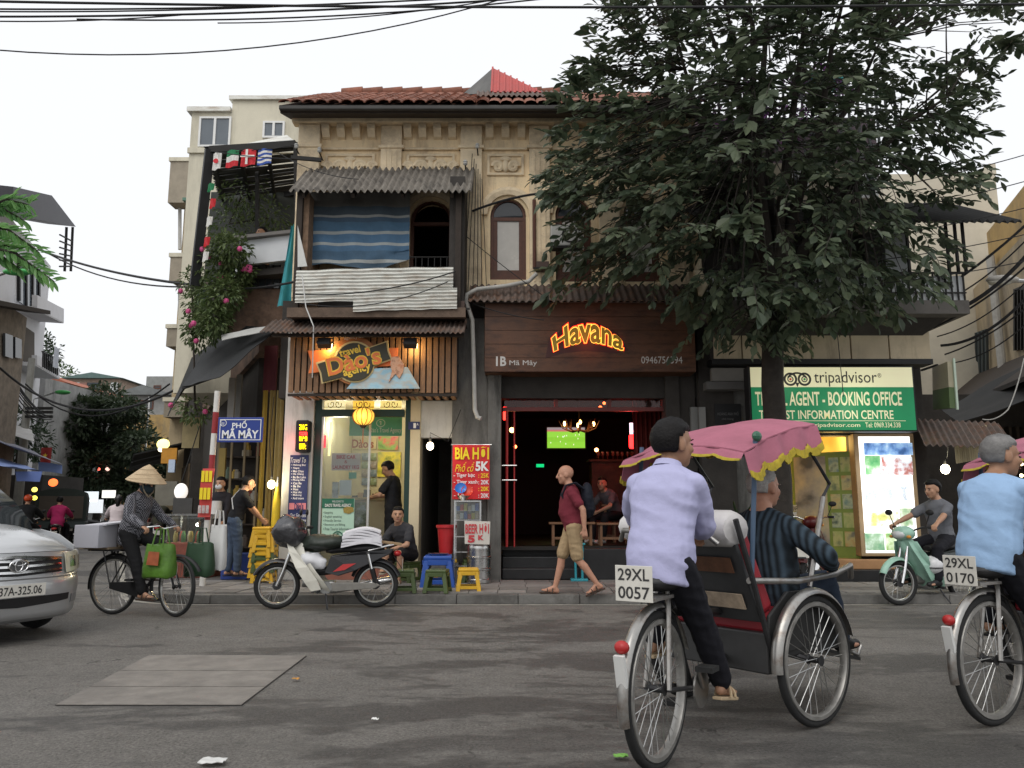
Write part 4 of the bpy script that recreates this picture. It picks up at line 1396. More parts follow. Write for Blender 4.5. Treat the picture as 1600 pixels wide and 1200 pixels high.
kb.y = 12.15; kb.x = P(748,870,12.15).x; kb.z = .124
keg.location = kb; ORG[keg] = kb.copy()
part(MB().lathe([(.17,0),(.185,.02),(.185,.06),(.178,.07),(.178,.19),(.19,.2),(.19,.22),(.178,.23),(.178,.36),(.19,.37),(.19,.39),(.178,.4),(.178,.5),(.18,.54),(.17,.56)],kb,(0,0,1),24),'body',STEEL,keg,smooth=30)
part(MB().torus(kb + V((0,0,.57)),.165,.014,(0,0,1),24,6),'rim',STEEL,keg,smooth=60)
part(MB().lathe([(.03,0),(.03,.05),(.015,.06),(.015,.12)],kb + V((0,0,.56)),(0,0,1),10),'tap',BLACK,keg)
x0,x1,z0,z1 = FR(724,815,766,850,11.9)
bhc = thing('beer_card','white card with red BEER HOI 5K lettering leaning on the keg','card',((x0 + x1) / 2,11.92,z0))
part(MB().prism([V((x0 + .02,11.93,z0)),V((x1 - .01,11.93,z0 - .01)),V((x1,11.93,z1)),V((x0 + .01,11.95,z1 + .01))],(0,.008,0)),'sheet',mat('card_white',(.62,.58,.52),.7,var=.1),bhc,bev=.003)
fletter(bhc,'BEER HƠI',727,817,764,834,11.925,REDINK,bold=.03)
fletter(bhc,'5',731,836,742,848,11.925,REDINK,bold=.06)
fletter(bhc,'K',747,836,756,844,11.925,REDINK,bold=.05)
bk = V((P(697,850,12.3).x,12.3,.125))
bkt = thing('red_bin','round red plastic bin standing on a low block by the doorway','bin',bk)
part(MB().box(bk.x - .2,bk.x + .2,12.12,12.5,.125,.42),'block',GREYWALL,bkt)
part(MB().lathe([(.10,0),(.135,.38),(.155,.39),(.155,.43),(.14,.43),(.13,.39),(.1,.02)],bk + V((0,0,.421)),(0,0,1),20),'tub',plastic('red_plastic',(.45,.02,.025)),bkt,smooth=40)
for i,(px_,py_,c,nm,lb) in enumerate(((720,764,(.03,.18,.6),'bowl','blue plastic bowl leaning upright on the snack cabinet'),(730,768,(.7,.06,.03),'bowl','red plastic bowl leaning upright beside the blue bowl'))):
	p = P(px_,py_,12.22)
	solo(MB().lathe([(.0,0),(.06,.0),(.085,.03),(.09,.035),(.06,.008),(0,.006)],p,(0,-1,.5),16),nm,plastic('bowl_%d' % i,c),lb,'bowl',p,smooth=50)
p = P(724,783,12.2)
solo(MB().lathe([(.05,0),(.1,.07),(.105,.075),(.09,.07),(.04,.01)],V((p.x,12.2,zt_ + .02)),(0,0,1),18),'steel_basin',STEEL,'grey metal basin on top of the glass snack cabinet','basin',V((p.x,12.2,zt_ + .02)),smooth=50)

# ================================================================== foliage tools
def leafmat(name,a,b,trans=.25):
	if name in MATS: return MATS[name]
	m = bpy.data.materials.new(name)
	m.use_nodes = True
	n,l = m.node_tree.nodes,m.node_tree.links
	bs = n['Principled BSDF']
	bs.inputs['Roughness'].default_value = .45
	bs.inputs['Specular IOR Level'].default_value = .4
	g = n.new('ShaderNodeNewGeometry')
	mx = n.new('ShaderNodeMix')
	mx.data_type = 'RGBA'
	mx.inputs[6].default_value = (*a,1)
	mx.inputs[7].default_value = (*b,1)
	oi = n.new('ShaderNodeObjectInfo')
	ad = n.new('ShaderNodeMath')
	ad.operation = 'ADD'
	fr = n.new('ShaderNodeMath')
	fr.operation = 'FRACT'
	l.new(g.outputs['Random Per Island'],ad.inputs[0])
	l.new(oi.outputs['Random'],ad.inputs[1])
	l.new(ad.outputs[0],fr.inputs[0])
	l.new(fr.outputs[0],mx.inputs[0])
	l.new(mx.outputs[2],bs.inputs['Base Color'])
	out = [x for x in n if x.type == 'OUTPUT_MATERIAL'][0]
	tr = n.new('ShaderNodeBsdfTranslucent')
	l.new(mx.outputs[2],tr.inputs[0])
	ms = n.new('ShaderNodeMixShader')
	ms.inputs[0].default_value = trans
	l.new(bs.outputs[0],ms.inputs[1])
	l.new(tr.outputs[0],ms.inputs[2])
	l.new(ms.outputs[0],out.inputs[0])
	MATS[name] = m
	return m
def leafframe(d,nrm):
	d = d.normalized()
	s = d.cross(nrm)
	if s.length < 1e-4: s = d.cross(V((1,.3,.2)))
	s.normalize()
	return Matrix((s,d,s.cross(d))).transposed()
LEAFV = [V((0,0,0)),V((.30,.28,.05)),V((.42,.58,.06)),V((.2,.86,.0)),V((0,1.0,-.08)),V((-.2,.86,.0)),V((-.42,.58,.06)),V((-.30,.28,.05)),V((0,.35,-.02)),V((0,.7,-.03))]
LEAFF = [(0,1,8),(1,2,9,8),(2,3,9),(3,4,9),(0,8,7),(8,9,6,7),(9,5,6),(9,4,5)]
def put_leaf(vs,fs,p,M,L,W):
	b = len(vs)
	for q in LEAFV:
		vs.append(p + M @ V((q.x * W,q.y * L,q.z * L)))
	fs.extend(tuple(i + b for i in f) for f in LEAFF)
def put_leaf_lo(vs,fs,p,M,L,W):
	b = len(vs)
	for q in (V((0,0,0)),V((.45 * W,.5 * L,.05 * L)),V((0,L,-.06 * L)),V((-.45 * W,.5 * L,.05 * L))):
		vs.append(p + M @ q)
	fs.extend(((b,b + 1,b + 2),(b,b + 2,b + 3)))
def rv():
	while True:
		v = V((random.uniform(-1,1),random.uniform(-1,1),random.uniform(-1,1)))
		if .02 < v.length < 1: return v
BARK = mat('bark',(.035,.029,.024),.95,var=.35,scale=8,bump=.8,bscale=14)
def leaf_cloud(cen,rad,n,L,lo=True,droop=.4,shell_=.45,keep=None):
	vs,fs = [],[]
	for i in range(n):
		d = rv().normalized()
		r = (random.random() ** .5) * (1 - shell_) + shell_
		bump_ = 1 + .28 * mnoise.noise(d * 2.3 + V(cen) * .3)
		p = V(cen) + V((d.x * rad[0],d.y * rad[1],d.z * rad[2])) * r * bump_
		if keep and not keep(p): continue
		dd = (d + rv() * .9 + V((0,0,-droop))).normalized()
		M = leafframe(dd,(V((0,0,1)) + rv() * .7).normalized())
		(put_leaf_lo if lo else put_leaf)(vs,fs,p,M,L * random.uniform(.7,1.25),L * .5)
	return vs,fs
def small_tree(name,label,base,h,blobs,L,n,m,group=None):
	t = thing(name,label,'tree',base,group=group)
	base = V(base)
	part(MB().tube([base,base + V((.1,0,h * .5)),base + V((0,.1,h))],[.22,.16,.1],8),'trunk',BARK,t,smooth=60)
	mb = MB()
	for c,r in blobs:
		vs,fs = leaf_cloud(V(c),r,n,L)
		mb.add(vs,fs)
		part(MB().tube([base + V((0,.05,h * .75)),(base + V((0,0,h))).lerp(V(c),.5) + V((.1,0,.2)),V(c)],[.1,.06,.02],6),'limb',BARK,t,smooth=60)
	tag(part(mb,'crown',m,t,norm=False),kind='stuff')
	return t
LEAFD = leafmat('leaf_dark',(.022,.045,.02),(.05,.085,.035))
LEAFM = leafmat('leaf_mid',(.05,.10,.03),(.10,.16,.05))
LEAFB = leafmat('leaf_bright',(.10,.26,.08),(.22,.42,.14),.4)
LEAFV_ = leafmat('leaf_vine',(.06,.10,.03),(.14,.18,.07))

# ================================================================== corner annex beside the lane
C0 = V((-3.75,12.95,0))
def S(s,off=0.0,z=0.0):
	q = C0 + SD * s + SN * off
	return V((q.x,q.y,z))
annex = thing('corner_annex','ramshackle dark annex with roof terrace beside the corner house on the lane','building',S(2,0,.12))
OLDB = mat('old_brick',(.17,.11,.08),.95,var=.4,scale=6,bump=.6,bscale=14,stain=(.05,.045,.04),stain_amt=.8,stain_scale=2)
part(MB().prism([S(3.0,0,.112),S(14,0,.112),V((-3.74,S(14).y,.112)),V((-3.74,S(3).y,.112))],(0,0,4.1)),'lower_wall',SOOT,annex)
part(MB().prism([S(2.4,.1,4.213),S(14,.1,4.213),V((-3.74,S(14).y,4.213)),V((-3.74,S(2.4).y,4.213))],(0,0,.9)),'upper_wall',OLDB,annex)
pA_,pB_ = P(372,412,14.0),P(446,412,13.6)
zp0,zp1 = P(400,412,13.9).z,P(400,374,13.9).z
part(MB().prism([V((pA_.x,14.0,zp0)),V((-3.76,13.6,zp0)),V((-3.76,13.68,zp0)),V((pA_.x,14.08,zp0))],(0,0,zp1 - zp0)),'parapet',mat('white_parapet',(.62,.64,.66),.6,var=.08),annex)
part(MB().prism([V((pA_.x - .12,13.9,zp1 + .002)),V((-3.76,13.5,zp1 + .002)),V((-3.76,13.8,zp1 + .002)),V((pA_.x - .02,14.2,zp1 + .002))],(0,0,.06)),'coping',mat('coping',(.16,.15,.14),.8,var=.2),annex)
part(MB().prism([V((pA_.x - .02,14.09,zp0)),V((pA_.x + .06,14.09,zp0)),V((pA_.x - 1.1,17,zp0)),V((pA_.x - 1.2,17,zp0))],(0,0,zp1 - zp0 + .02)),'side_parapet',mat('white_parapet'),annex)
part(MB().prism([V((pA_.x,14.1,zp0 - .2)),V((-3.76,13.72,zp0 - .2)),V((-3.76,18,zp0 - .2)),V((pA_.x - 1.4,18,zp0 - .2))],(0,0,.12)),'terrace_floor',SOOT,annex)
x0,x1,z0,z1 = FR(382,414,438,450,14.2)
part(MB().box(x0,x1,14.2,14.25,z0,z1),'dark_window',DGLASS,annex)
for k in range(6):
	xx = x0 + (x1 - x0) * k / 5
	part(MB().box(xx - .012,xx + .012,14.17,14.19,z0,z1),'window_bar',IRON,annex)
part(MB().box(x0 - .3,-3.76,14.26,14.6,zp0 - 1.2,zp0 - .21),'terrace_wall',OLDB,annex)
# pergola: posts, rafters, slats
perg = thing('slatted_pergola','dark steel pergola with broken slat roof over the annex terrace','pergola',P(330,440,13.6))
f0,f1 = P(328,234,13.3),P(462,226,13.2)
b0,b1 = P(352,322,17.2),P(468,300,16.8)
part(MB().beam(f0,P(304,446,13.7),.16,.1),'post',BLACK,perg)
part(MB().beam(f1,P(466,440,13.3),.07,.07),'post',IRON,perg)
part(MB().beam(P(402,250,15),P(402,400,15),.07,.07),'post',IRON,perg)
for t in (0,.34,.67,1):
	part(MB().beam(f0.lerp(f1,t),b0.lerp(b1,t),.06,.10),'rafter',IRON,perg)
part(MB().beam(f0,f1,.07,.12),'edge_beam',IRON,perg)
part(MB().beam(b0,b1,.07,.12),'edge_beam',IRON,perg)
SLM = mat('pergola_slat',(.07,.07,.07),.7,.2,var=.4,scale=4,rand=.4)
for i in range(24):
	t = (i + .5) / 24 + random.uniform(-.01,.01)
	a_,b_ = f0.lerp(b0,t),f1.lerp(b1,t)
	if i % 7 == 4: b_ = a_.lerp(b_,.62)
	part(MB().beam(a_ + V((-.1,0,.06)),b_ + V((0,0,.06 + random.uniform(-.03,.03))),random.uniform(.08,.13),.012),'slat',SLM,perg)
wsh = part(MB().prism([P(340,236,13.5),P(448,213,14.5),P(462,224,13.4),P(345,240,13.35)],(0,0,.03)),'white_sheet',WTIN,perg)
part(MB().prism([P(468,300,16.9),P(330,300,16.6),P(318,440,16.6),P(468,440,16.9)],(0,.05,0)),'back_screen',mat('screen_dark',(.05,.055,.05),.8,var=.4),perg)
# flags
fl_p = [P(338,238,13.25),P(372,237,13.2),P(400,234,13.2),P(430,232,13.15),P(462,226,13.15)]
cable('flag_string',fl_p,.006,CABLE,'thin string carrying the row of small flags along the pergola edge')
for c_ in ((.75,.74,.7),(.6,.03,.04),(.02,.2,.08),(.04,.1,.4)):
	mat('flag_%.2f_%.2f_%.2f' % c_,c_,.7,var=.06)
def flag(px0_,px1_,py0_,py1_,bands,lb,vert=False,deco=None):
	Y = 13.2
	x0,x1,z0,z1 = FR(px0_,py0_,px1_,py1_,Y)
	f = thing('flag',lb,'flag',((x0 + x1) / 2,Y,z0))
	k = len(bands)
	for i,c in enumerate(bands):
		def fn(u,v):
			if vert: uu,vv = (i + u) / k,v
			else: uu,vv = u,1 - (i + 1 - v) / k
			return V((x0 + (x1 - x0) * uu,Y + .03 * math.sin(uu * 6 + vv * 2),z0 + (z1 - z0) * vv + .03 * uu))
		part(MB().grid(fn,6,4,(0,.003,0)),'band',mat('flag_%.2f_%.2f_%.2f' % c,c,.7,var=.06),f)
	if deco: deco(f,x0,x1,z0,z1,Y)
WF,RF,GF,BF_ = (.75,.74,.7),(.6,.03,.04),(.02,.2,.08),(.04,.1,.4)
def kdot(f,x0,x1,z0,z1,Y):
	part(MB().lathe([(.045,0),(.045,.008)],((x0 + x1) / 2,Y - .045,(z0 + z1) / 2),(0,1,0),14),'roundel',mat('flag_0.60_0.03_0.04'),f)
flag(332,345,240,266,[WF],'white flag with red roundel on the pergola string',deco=kdot)
flag(353,372,236,262,[GF,WF,RF],'green white and red banded flag on the pergola string')
def dcross(f,x0,x1,z0,z1,Y):
	part(MB().box(x0 + .1,x0 + .14,Y - .05,Y - .045,z0 + .02,z1),'cross_upright',mat('flag_0.75_0.74_0.70'),f)
	part(MB().box(x0 + .01,x1,Y - .056,Y - .051,(z0 + z1) / 2,(z0 + z1) / 2 + .04),'cross_arm',mat('flag_0.75_0.74_0.70'),f)
flag(376,399,235,260,[RF],'red flag with white cross on the pergola string',deco=dcross)
flag(402,424,234,258,[BF_,WF,BF_,WF,BF_,WF,BF_],'blue and white striped flag on the pergola string')
flag(324,334,288,300,[GF],'small green pennant tied to the slanting pergola post')
for i,(px_,py_,c) in enumerate(((327,312,RF),(322,340,WF),(318,372,RF),(316,395,WF))):
	flag(px_,px_ + 9,py_,py_ + 14,[c],['upper red','upper white','lower red','lower white'][i] + ' rag flag hanging down the slanting pergola post')
# teal cloth
tp = [P(455,352,13.0),P(464,352,13.0),P(458,480,12.9),P(432,478,12.9)]
solo(MB().grid(lambda u,v: tp[0].lerp(tp[1],u).lerp(tp[3].lerp(tp[2],u),v) + V((0,.05 * math.sin(u * 9 + v * 2),0)),12,10,(0,.004,0)),'teal_cloth',mat('teal_cloth',(.04,.26,.29),.8,var=.15),'teal cloth hanging beside the corner house post','cloth',tp[3],smooth=60)
tw = [P(464,400,12.0),P(476,416,12.0),P(464,418,12.0)]
solo(MB().prism([P(465,352,11.85),P(480,416,11.85),P(465,417,11.85)],(0,.006,0)),'white_cloth',mat('white_cloth',(.6,.6,.57),.8),'pale triangular cloth tied at the left end of the balcony','cloth',P(465,417,11.85))
# dark awning sheets over the lane stalls
TARPB = mat('black_tarp',(.010,.011,.012),.7,var=.4,scale=3,bump=.2)
def sheet(name,quad,m,label,cat,nu=14,nv=14,sag=.08,th=.01,edge_=0):
	q = [V(p) for p in quad]
	def fn(u,v):
		p = q[0].lerp(q[1],u).lerp(q[3].lerp(q[2],u),v)
		return p + V((0,0,-sag * math.sin(PI * u) * math.sin(PI * v) + .04 * mnoise.noise(p * 1.7)))
	mb = MB().grid(fn,nu,nv,(q[1] - q[0]).cross(q[3] - q[0]).normalized() * th)
	return solo(mb,name,m,label,cat,sum(q,V()) / 4,smooth=60)
sheet('tarp_awning',[P(440,508,12.85),P(345,512,15.5),P(284,606,13.6),P(345,590,12.1)],TARPB,'large sagging black tarpaulin awning over the corner stalls','awning')
sheet('tarp_awning',[P(350,520,15.6),P(300,560,19),P(262,650,18),P(286,610,14)],TARPB,'smaller black awning continuing along the lane behind the large one','awning')
sheet('awning_edge',[P(345,524,13.2),P(440,503,12.6),P(440,508,12.4),P(347,533,13.0)],mat('pale_plastic',(.40,.40,.38),.6,var=.2),'strip of pale plastic sheet along the top of the black awning','plastic sheet',16,4,.02)
part(MB().beam(P(286,606,13.6),P(330,590,13),.05,.05),'awning_pole',IRON,annex)
# rooftop pots and climbing plants
for i,(px_,py_) in enumerate(((346,478),(338,490),(345,500))):
	p = P(px_,py_,13.6)
	solo(MB().lathe([(.12,0),(.16,.1),(.15,.13),(.05,.15),(.03,.19)],p,(0,0,1),14),'clay_jar',mat('dark_clay',(.06,.05,.045),.8,var=.3),['upper','left','lowest'][i] + ' dark lidded clay jar stacked on the black awning','jar',p,smooth=50)
PINK = mat('bougainvillea',(.55,.08,.22),.7,var=.2)
def vine(blobs,n,lb,nf=0):
	c0 = V(blobs[0][0])
	t = thing('climbing_plant',lb,'plant',c0)
	mb = MB()
	for c,r in blobs:
		vs,fs = leaf_cloud(V(c),r,n,.11,True,.6,.2)
		mb.add(vs,fs)
	tag(part(mb,'foliage',LEAFV_,t,norm=False),kind='stuff')
	part(MB().tube([V(b[0]) for b in blobs],.02,5),'stem',BARK,t)
	for i in range(nf):
		c,r = random.choice(blobs)
		q = V(c) + V((rv().x * r[0],-r[1] * .8,rv().z * r[2]))
		part(MB().ball(q,(.05,.04,.05),6,5),'flower',PINK,t)
vine([(P(360,390,13.5),(.4,.3,.3)),(P(345,420,13.9),(.45,.4,.5)),(P(325,470,14.0),(.4,.4,.5)),(P(315,510,14.0),(.3,.35,.4)),(P(370,430,13.8),(.3,.3,.3)),(P(350,460,13.3),(.35,.3,.35)),(P(335,500,13.2),(.3,.3,.3))],560,'bougainvillea trailing down from the annex terrace over the awning',10)
vine([(P(380,300,15.5),(.5,.5,.7)),(P(358,350,15.5),(.4,.5,.6)),(P(420,340,15.5),(.4,.5,.5))],300,'climbing plant hanging under the pergola roof',0)
vine([(P(300,440,15),(.25,.3,.3)),(P(305,640,14.5),(.4,.4,.25))],200,'straggling plant along the outer edge of the lane awning',3)
vine([(P(388,425,13.7),(.12,.1,.12))],60,'small pink flowering pot plant under the white parapet',7)

# ================================================================== buildings along the lane, right side
YB_ = 19.0
bl_ = thing('pale_apartment_block','pale cream flat-roofed block with sliding windows behind the corner house','building',P(400,700,YB_))
bl_.location.z = 0; ORG[bl_] = V(bl_.location)
bx0_,bx1_ = P(297,220,YB_).x,P(520,220,YB_).x
zt1,zt2 = ZZ(176,YB_),ZZ(157,YB_)
part(MB().box(bx0_,bx1_,YB_,YB_ + 8,4,zt1),'wall',PALE,bl_)
part(MB().box(P(362,180,YB_).x,bx1_,YB_ + .004,YB_ + 6,zt1 + .001,zt2),'roof_block',PALE,bl_)
part(MB().box(bx0_ - .1,P(362,180,YB_).x - .01,YB_ - .1,YB_ + 6,zt1 + .002,zt1 + .12),'coping',WTIN,bl_)
part(MB().box(P(362,160,YB_).x - .05,bx1_ + .05,YB_ - .08,YB_ + 6,zt2 + .002,zt2 + .1),'coping',WTIN,bl_)
part(MB().box(bx0_ - .03,bx1_,YB_ - .06,YB_ - .001,ZZ(240,YB_),ZZ(232,YB_)),'string_course',PALE,bl_)
def window(parent,px0_,py0_,px1_,py1_,Y,mf,nx=2,depth=.08,mg=None,ft=.05):
	x0,x1,z0,z1 = FR(px0_,py0_,px1_,py1_,Y)
	o = [V((x0,Y - .04,z0)),V((x1,Y - .04,z0)),V((x1,Y - .04,z1)),V((x0,Y - .04,z1))]
	w = part(MB().holed(o,[[V((x0 + ft,Y - .04,z0 + ft)),V((x1 - ft,Y - .04,z0 + ft)),V((x1 - ft,Y - .04,z1 - ft)),V((x0 + ft,Y - .04,z1 - ft))]],(0,depth,0)),'window',mf,parent)
	part(MB().box(x0 + ft,x1 - ft,Y - .012,Y - .004,z0 + ft,z1 - ft),'pane',mg or DGLASS,w)
	for k in range(1,nx):
		xx = x0 + (x1 - x0) * k / nx
		part(MB().box(xx - .03,xx + .03,Y - .045,Y - .013,z0 + ft,z1 - ft),'mullion',mf,w)
	return w
WF_ = mat('white_frame',(.72,.72,.70),.5,var=.05)
window(bl_,311,183,361,230,YB_,WF_,2,mg=mat('grey_glass',(.12,.14,.16),.1,spec=.6))
window(bl_,411,190,445,216,YB_,WF_,2,mg=mat('grey_glass'))
# beige block with box ledges
YC = 29.0
b2 = thing('beige_ledge_block','tall beige building with jutting box ledges lining the lane','building',(P(300,600,YC).x,YC,0))
x0 = P(283,400,YC).x
part(MB().box(x0,x0 + 5,YC,YC + 6,0,ZZ(252,YC)),'wall',mat('beige_wall',(.50,.40,.25),.85,var=.15,stain=(.2,.16,.1),stain_amt=.6,stain_scale=.8,stain_stretch=(2,2,.3)),b2)
BOXM = mat('ledge_box',(.30,.26,.20),.8,var=.2)
for (q0,q1,r0,r1) in ((266,303,254,318),(267,290,403,440),(262,292,514,542),(258,290,628,652)):
	xx0,xx1,zz0,zz1 = FR(q0,r0,q1,r1,YC - .6)
	part(MB().box(xx0,xx1,YC - .7,YC - .002,zz0,zz1),'ledge',BOXM,b2)
	part(MB().box(xx0 - .05,xx1,YC - .75,YC - .002,zz1 + .002,zz1 + .15),'ledge_top',PALE,b2)
for py_ in (330,460,570):
	part(MB().tube([P(281 ,py_ - 40,YC - .1),P(281,py_ + 60,YC - .1)],.07,8),'downpipe',PVC,b2)
window(b2,305,262,318,285,YC,WF_,1)
dk = thing('green_box_balcony','dark green boxed balcony jutting from the lane building under the pale block','balcony',P(300,362,24))
x0,x1,z0,z1 = FR(290,315,330,365,24)
part(MB().box(x0,x1,24,26.5,z0,z1),'box',mat('dark_green',(.03,.05,.045),.7,var=.3),dk)
part(MB().box(x0 - .1,x1,23.9,26.5,z1 + .002,z1 + .1),'lid',mat('green_lid',(.10,.2,.15),.6),dk)
# low houses closing the lane
def boxhouse(name,lb,px0_,px1_,py0_,py1_,Y,mw,roof_=None,wins=(),depth=8,eave=.5):
	x0,x1,z0,z1 = FR(px0_,py0_,px1_,py1_,Y)
	h = thing(name,lb,'building',((x0 + x1) / 2,Y,0))
	part(MB().box(x0,x1,Y,Y + depth,0,z1),'wall',mw,h)
	if roof_:
		zr_ = ZZ(roof_[0],Y)
		part(MB().prism([V((x0 - eave,Y - eave,z1 + .002)),V((x1 + eave,Y - eave,z1 + .002)),V(((x0 + x1) / 2,Y - eave,zr_))],(0,depth,0)),'roof',roof_[1],h)
	for w in wins:
		window(h,*w,Y,BROWNW if len(w) == 4 else w[4],1,ft=.12)
	return h
GREYR = mat('grey_roof',(.16,.17,.17),.7,var=.2)
h_ = boxhouse('far_house','low house with green gable roof and washing at the end of the lane',100,183,592,720,72,mat('tan_wall',(.35,.26,.2),.8,var=.2),(583,mat('green_roof',(.10,.16,.15),.6)),())
for q0,q1,c in ((118,124,(.7,.72,.72)),(137,156,(.05,.06,.07)),(173,184,(.6,.62,.62)),(126,136,(.3,.16,.13))):
	x0,x1,z0,z1 = FR(q0,598,q1,612,71.9)
	part(MB().box(x0,x1,71.8,71.95,z0,z1),'opening',mat('op_%d' % q0,c,.7),h_)
boxhouse('far_house','grey house with broad sheet roof beyond the street tree',178,262,618,760,64,mat('greyish_wall',(.25,.25,.24),.8,var=.2),(603,GREYR),((200,625,240,640),))
boxhouse('far_house','flat roofed grey building behind the broad sheet roof house',225,272,588,700,78,mat('greyish_wall'),None,((240,602,252,608),))
boxhouse('far_house','ochre low house with a brown doorway at the end of the lane',186,250,648,800,48,OCHRE,None,((207,684,216,706),))
p = G(228,850,0)
q0 = P(233,620,45)
solo(MB().tube([(q0.x,45,0),(q0.x,45,q0.z)],.06,8),'steel_pole',STEEL,'thin grey steel pole in front of the ochre house','pole',(q0.x,45,0))
# ================================================================== left side of the lane
LB = thing('white_modern_house','tall white modern house with balconies and roof canopy on the far lane side','building',(-21,34,0))
LN,BN = V((.952,.307,0)),V((.972,.235,0))
def LP(px_,py_):                                # on the facade plane of the left row
	return PL(px_,py_,V((-22.6,38,0)),LN)
def lface(q,m,nm,th=.3,out=0.0,parent=None):
	n_ = LN
	return part(MB().prism([LP(*p_) + n_ * out for p_ in q],-n_ * th),nm,m,parent or LB)
WM = mat('white_modern',(.66,.66,.68),.7,var=.06)
a_,b_ = LP(-60,600),LP(62,600)
part(MB().prism([V((a_.x,a_.y,0)),V((b_.x,b_.y,0)),V((b_.x - 8,b_.y + 1,0)),V((a_.x - 8,a_.y + 1,0))],(0,0,LP(62,395).z)),'wall',WM,LB)
b2_ = b_
for (py0_,py1_,ex_) in ((480,502,62),(575,590,55)):
	lface([(15,py1_ - 22),(ex_,py1_),(ex_,py0_),(15,py0_ - 22)],WM,'balcony_front',.2,1.0)
	lface([(15,py1_ - 20),(ex_,py1_ + 1),(ex_,py1_ - 4),(15,py1_ - 26)],WM,'balcony_slab',1.0,.98)
lface([(27,470),(58,492),(58,420),(27,400)],mat('grey_glass'),'window',.1,.05)
for px_ in (27,38,48,58):
	lface([(px_ - 1,470 + (px_ - 27) * .7),(px_ + 1,470 + (px_ - 27) * .7),(px_ + 1,400 + (px_ - 27) * .65),(px_ - 1,400 + (px_ - 27) * .65)],BLACK,'window_mullion',.1,.12)
lface([(30,560),(52,575),(52,520),(30,505)],DROOM,'loggia',.1,.05)
cv = thing('roof_canopy','dark sheet canopy on thin posts above the white modern house','canopy',LP(60,345))
part(MB().prism([LP(-40,285) ,LP(30,300) ,LP(74,350),LP(50,346),LP(-40,330)],LN * 1.2),'sheet',mat('canopy_dark',(.07,.07,.08),.6),cv)
for px_ in (62,73):
	part(MB().tube([LP(px_,350) + V((1,.4,0)),LP(px_ - 3,420) + V((1,.4,0))],.06,6),'post',IRON,cv)
for k in range(6):
	part(MB().tube([LP(50,362 + k * 10) + V((1,.4,0)),LP(71,372 + k * 8) + V((1,.4,0))],.04,5),'rail',IRON,cv)
br = thing('brick_house','weathered brick house wall below the white modern house','building',(-16.4,27,0))
def BP(px_,py_):
	return PL(px_,py_,V((-16.7,27,0)),BN)
bq = [BP(-60,470),BP(34,500),BP(30,560),BP(-60,560)]
a_,b_ = BP(-80,600),BP(32,600)
part(MB().prism([V((a_.x,a_.y,0)),V((b_.x,b_.y,0)),V((b_.x - 6,b_.y,0)),V((a_.x - 6,a_.y,0))],(0,0,BP(32,490).z)),'wall',mat('far_brick',(.26,.22,.18),.9,var=.35,scale=4,bump=.5,bscale=8),br)
part(MB().prism([BP(-60,462),BP(42,482),BP(42,488),BP(-60,470)],V((.9,.44,0)) * .7),'eave',DARKW,br)
lw = boxhouse('grey_plaster_house','grey plaster house with streaked wall behind the utility pole',20,62,590,800,38,mat('streaky',(.34,.34,.33),.85,var=.2,stain=(.1,.1,.1),stain_amt=.7,stain_scale=.8,stain_stretch=(2,2,.3)),None)
boxhouse('cream_house','narrow cream house with red roof edge past the grey plaster house',62,90,600,800,44,CREAM,(588,mat('far_tiles',(.36,.12,.07),.8,var=.2)))
# utility pole with cross arms and tangled cables
q = P(42,640,30)
up = thing('utility_pole','concrete utility pole with stacked cross arms on the far lane side','utility pole',(q.x,30,0))
part(MB().tube([(q.x,30,0),(q.x,30,ZZ(560,30))],[.18,.12],10),'pole',mat('pole_concrete',(.3,.3,.28),.9,var=.2),up)
for py_ in (639,645,652):
	part(MB().beam(P(40,py_ - 1,29.8),P(82,py_ - 1,29.8),.1,.1),'cross_arm',IRON,up)
# blue awnings
BLUEA = mat('blue_awning',(.16,.22,.42),.8,var=.2,scale=2)
sheet('blue_awning',[P(-20,680,25),P(40,700,27),P(98,726,24),P(0,690,22)],mat('grey_awning',(.25,.26,.32),.8,var=.2),'grey-blue sloping awning over the lane shops with a blue valance','awning')
sheet('blue_awning_valance',[P(60,722,24),P(97,727,24),P(97,740,24),P(60,736,24)],BLUEA,'short blue valance hanging at the end of the grey-blue awning','awning',6,4,0)
sheet('blue_awning',[P(-30,712,22),P(10,718,24),P(66,736,22),P(-10,726,19)],BLUEA,'lower blue awning tucked beneath the grey-blue awning','awning')
sheet('blue_awning_valance',[P(24,736,21),P(66,737,21),P(62,752,21),P(26,752,21)],mat('blue_dark',(.10,.15,.36),.7),'dark blue valance hanging from the lower blue awning','awning',6,4,0)
sheet('white_awning',[P(0,655,30),P(50,672,30),P(54,690,28),P(0,674,27)],mat('white_awning',(.5,.5,.5),.7),'weathered white slatted awning above the blue awnings','awning')
boxhouse('shop_row','dim shop row under the blue awnings',-60,62,742,850,31,mat('shop_dim',(.06,.055,.05),.85,var=.3),None,depth=3)
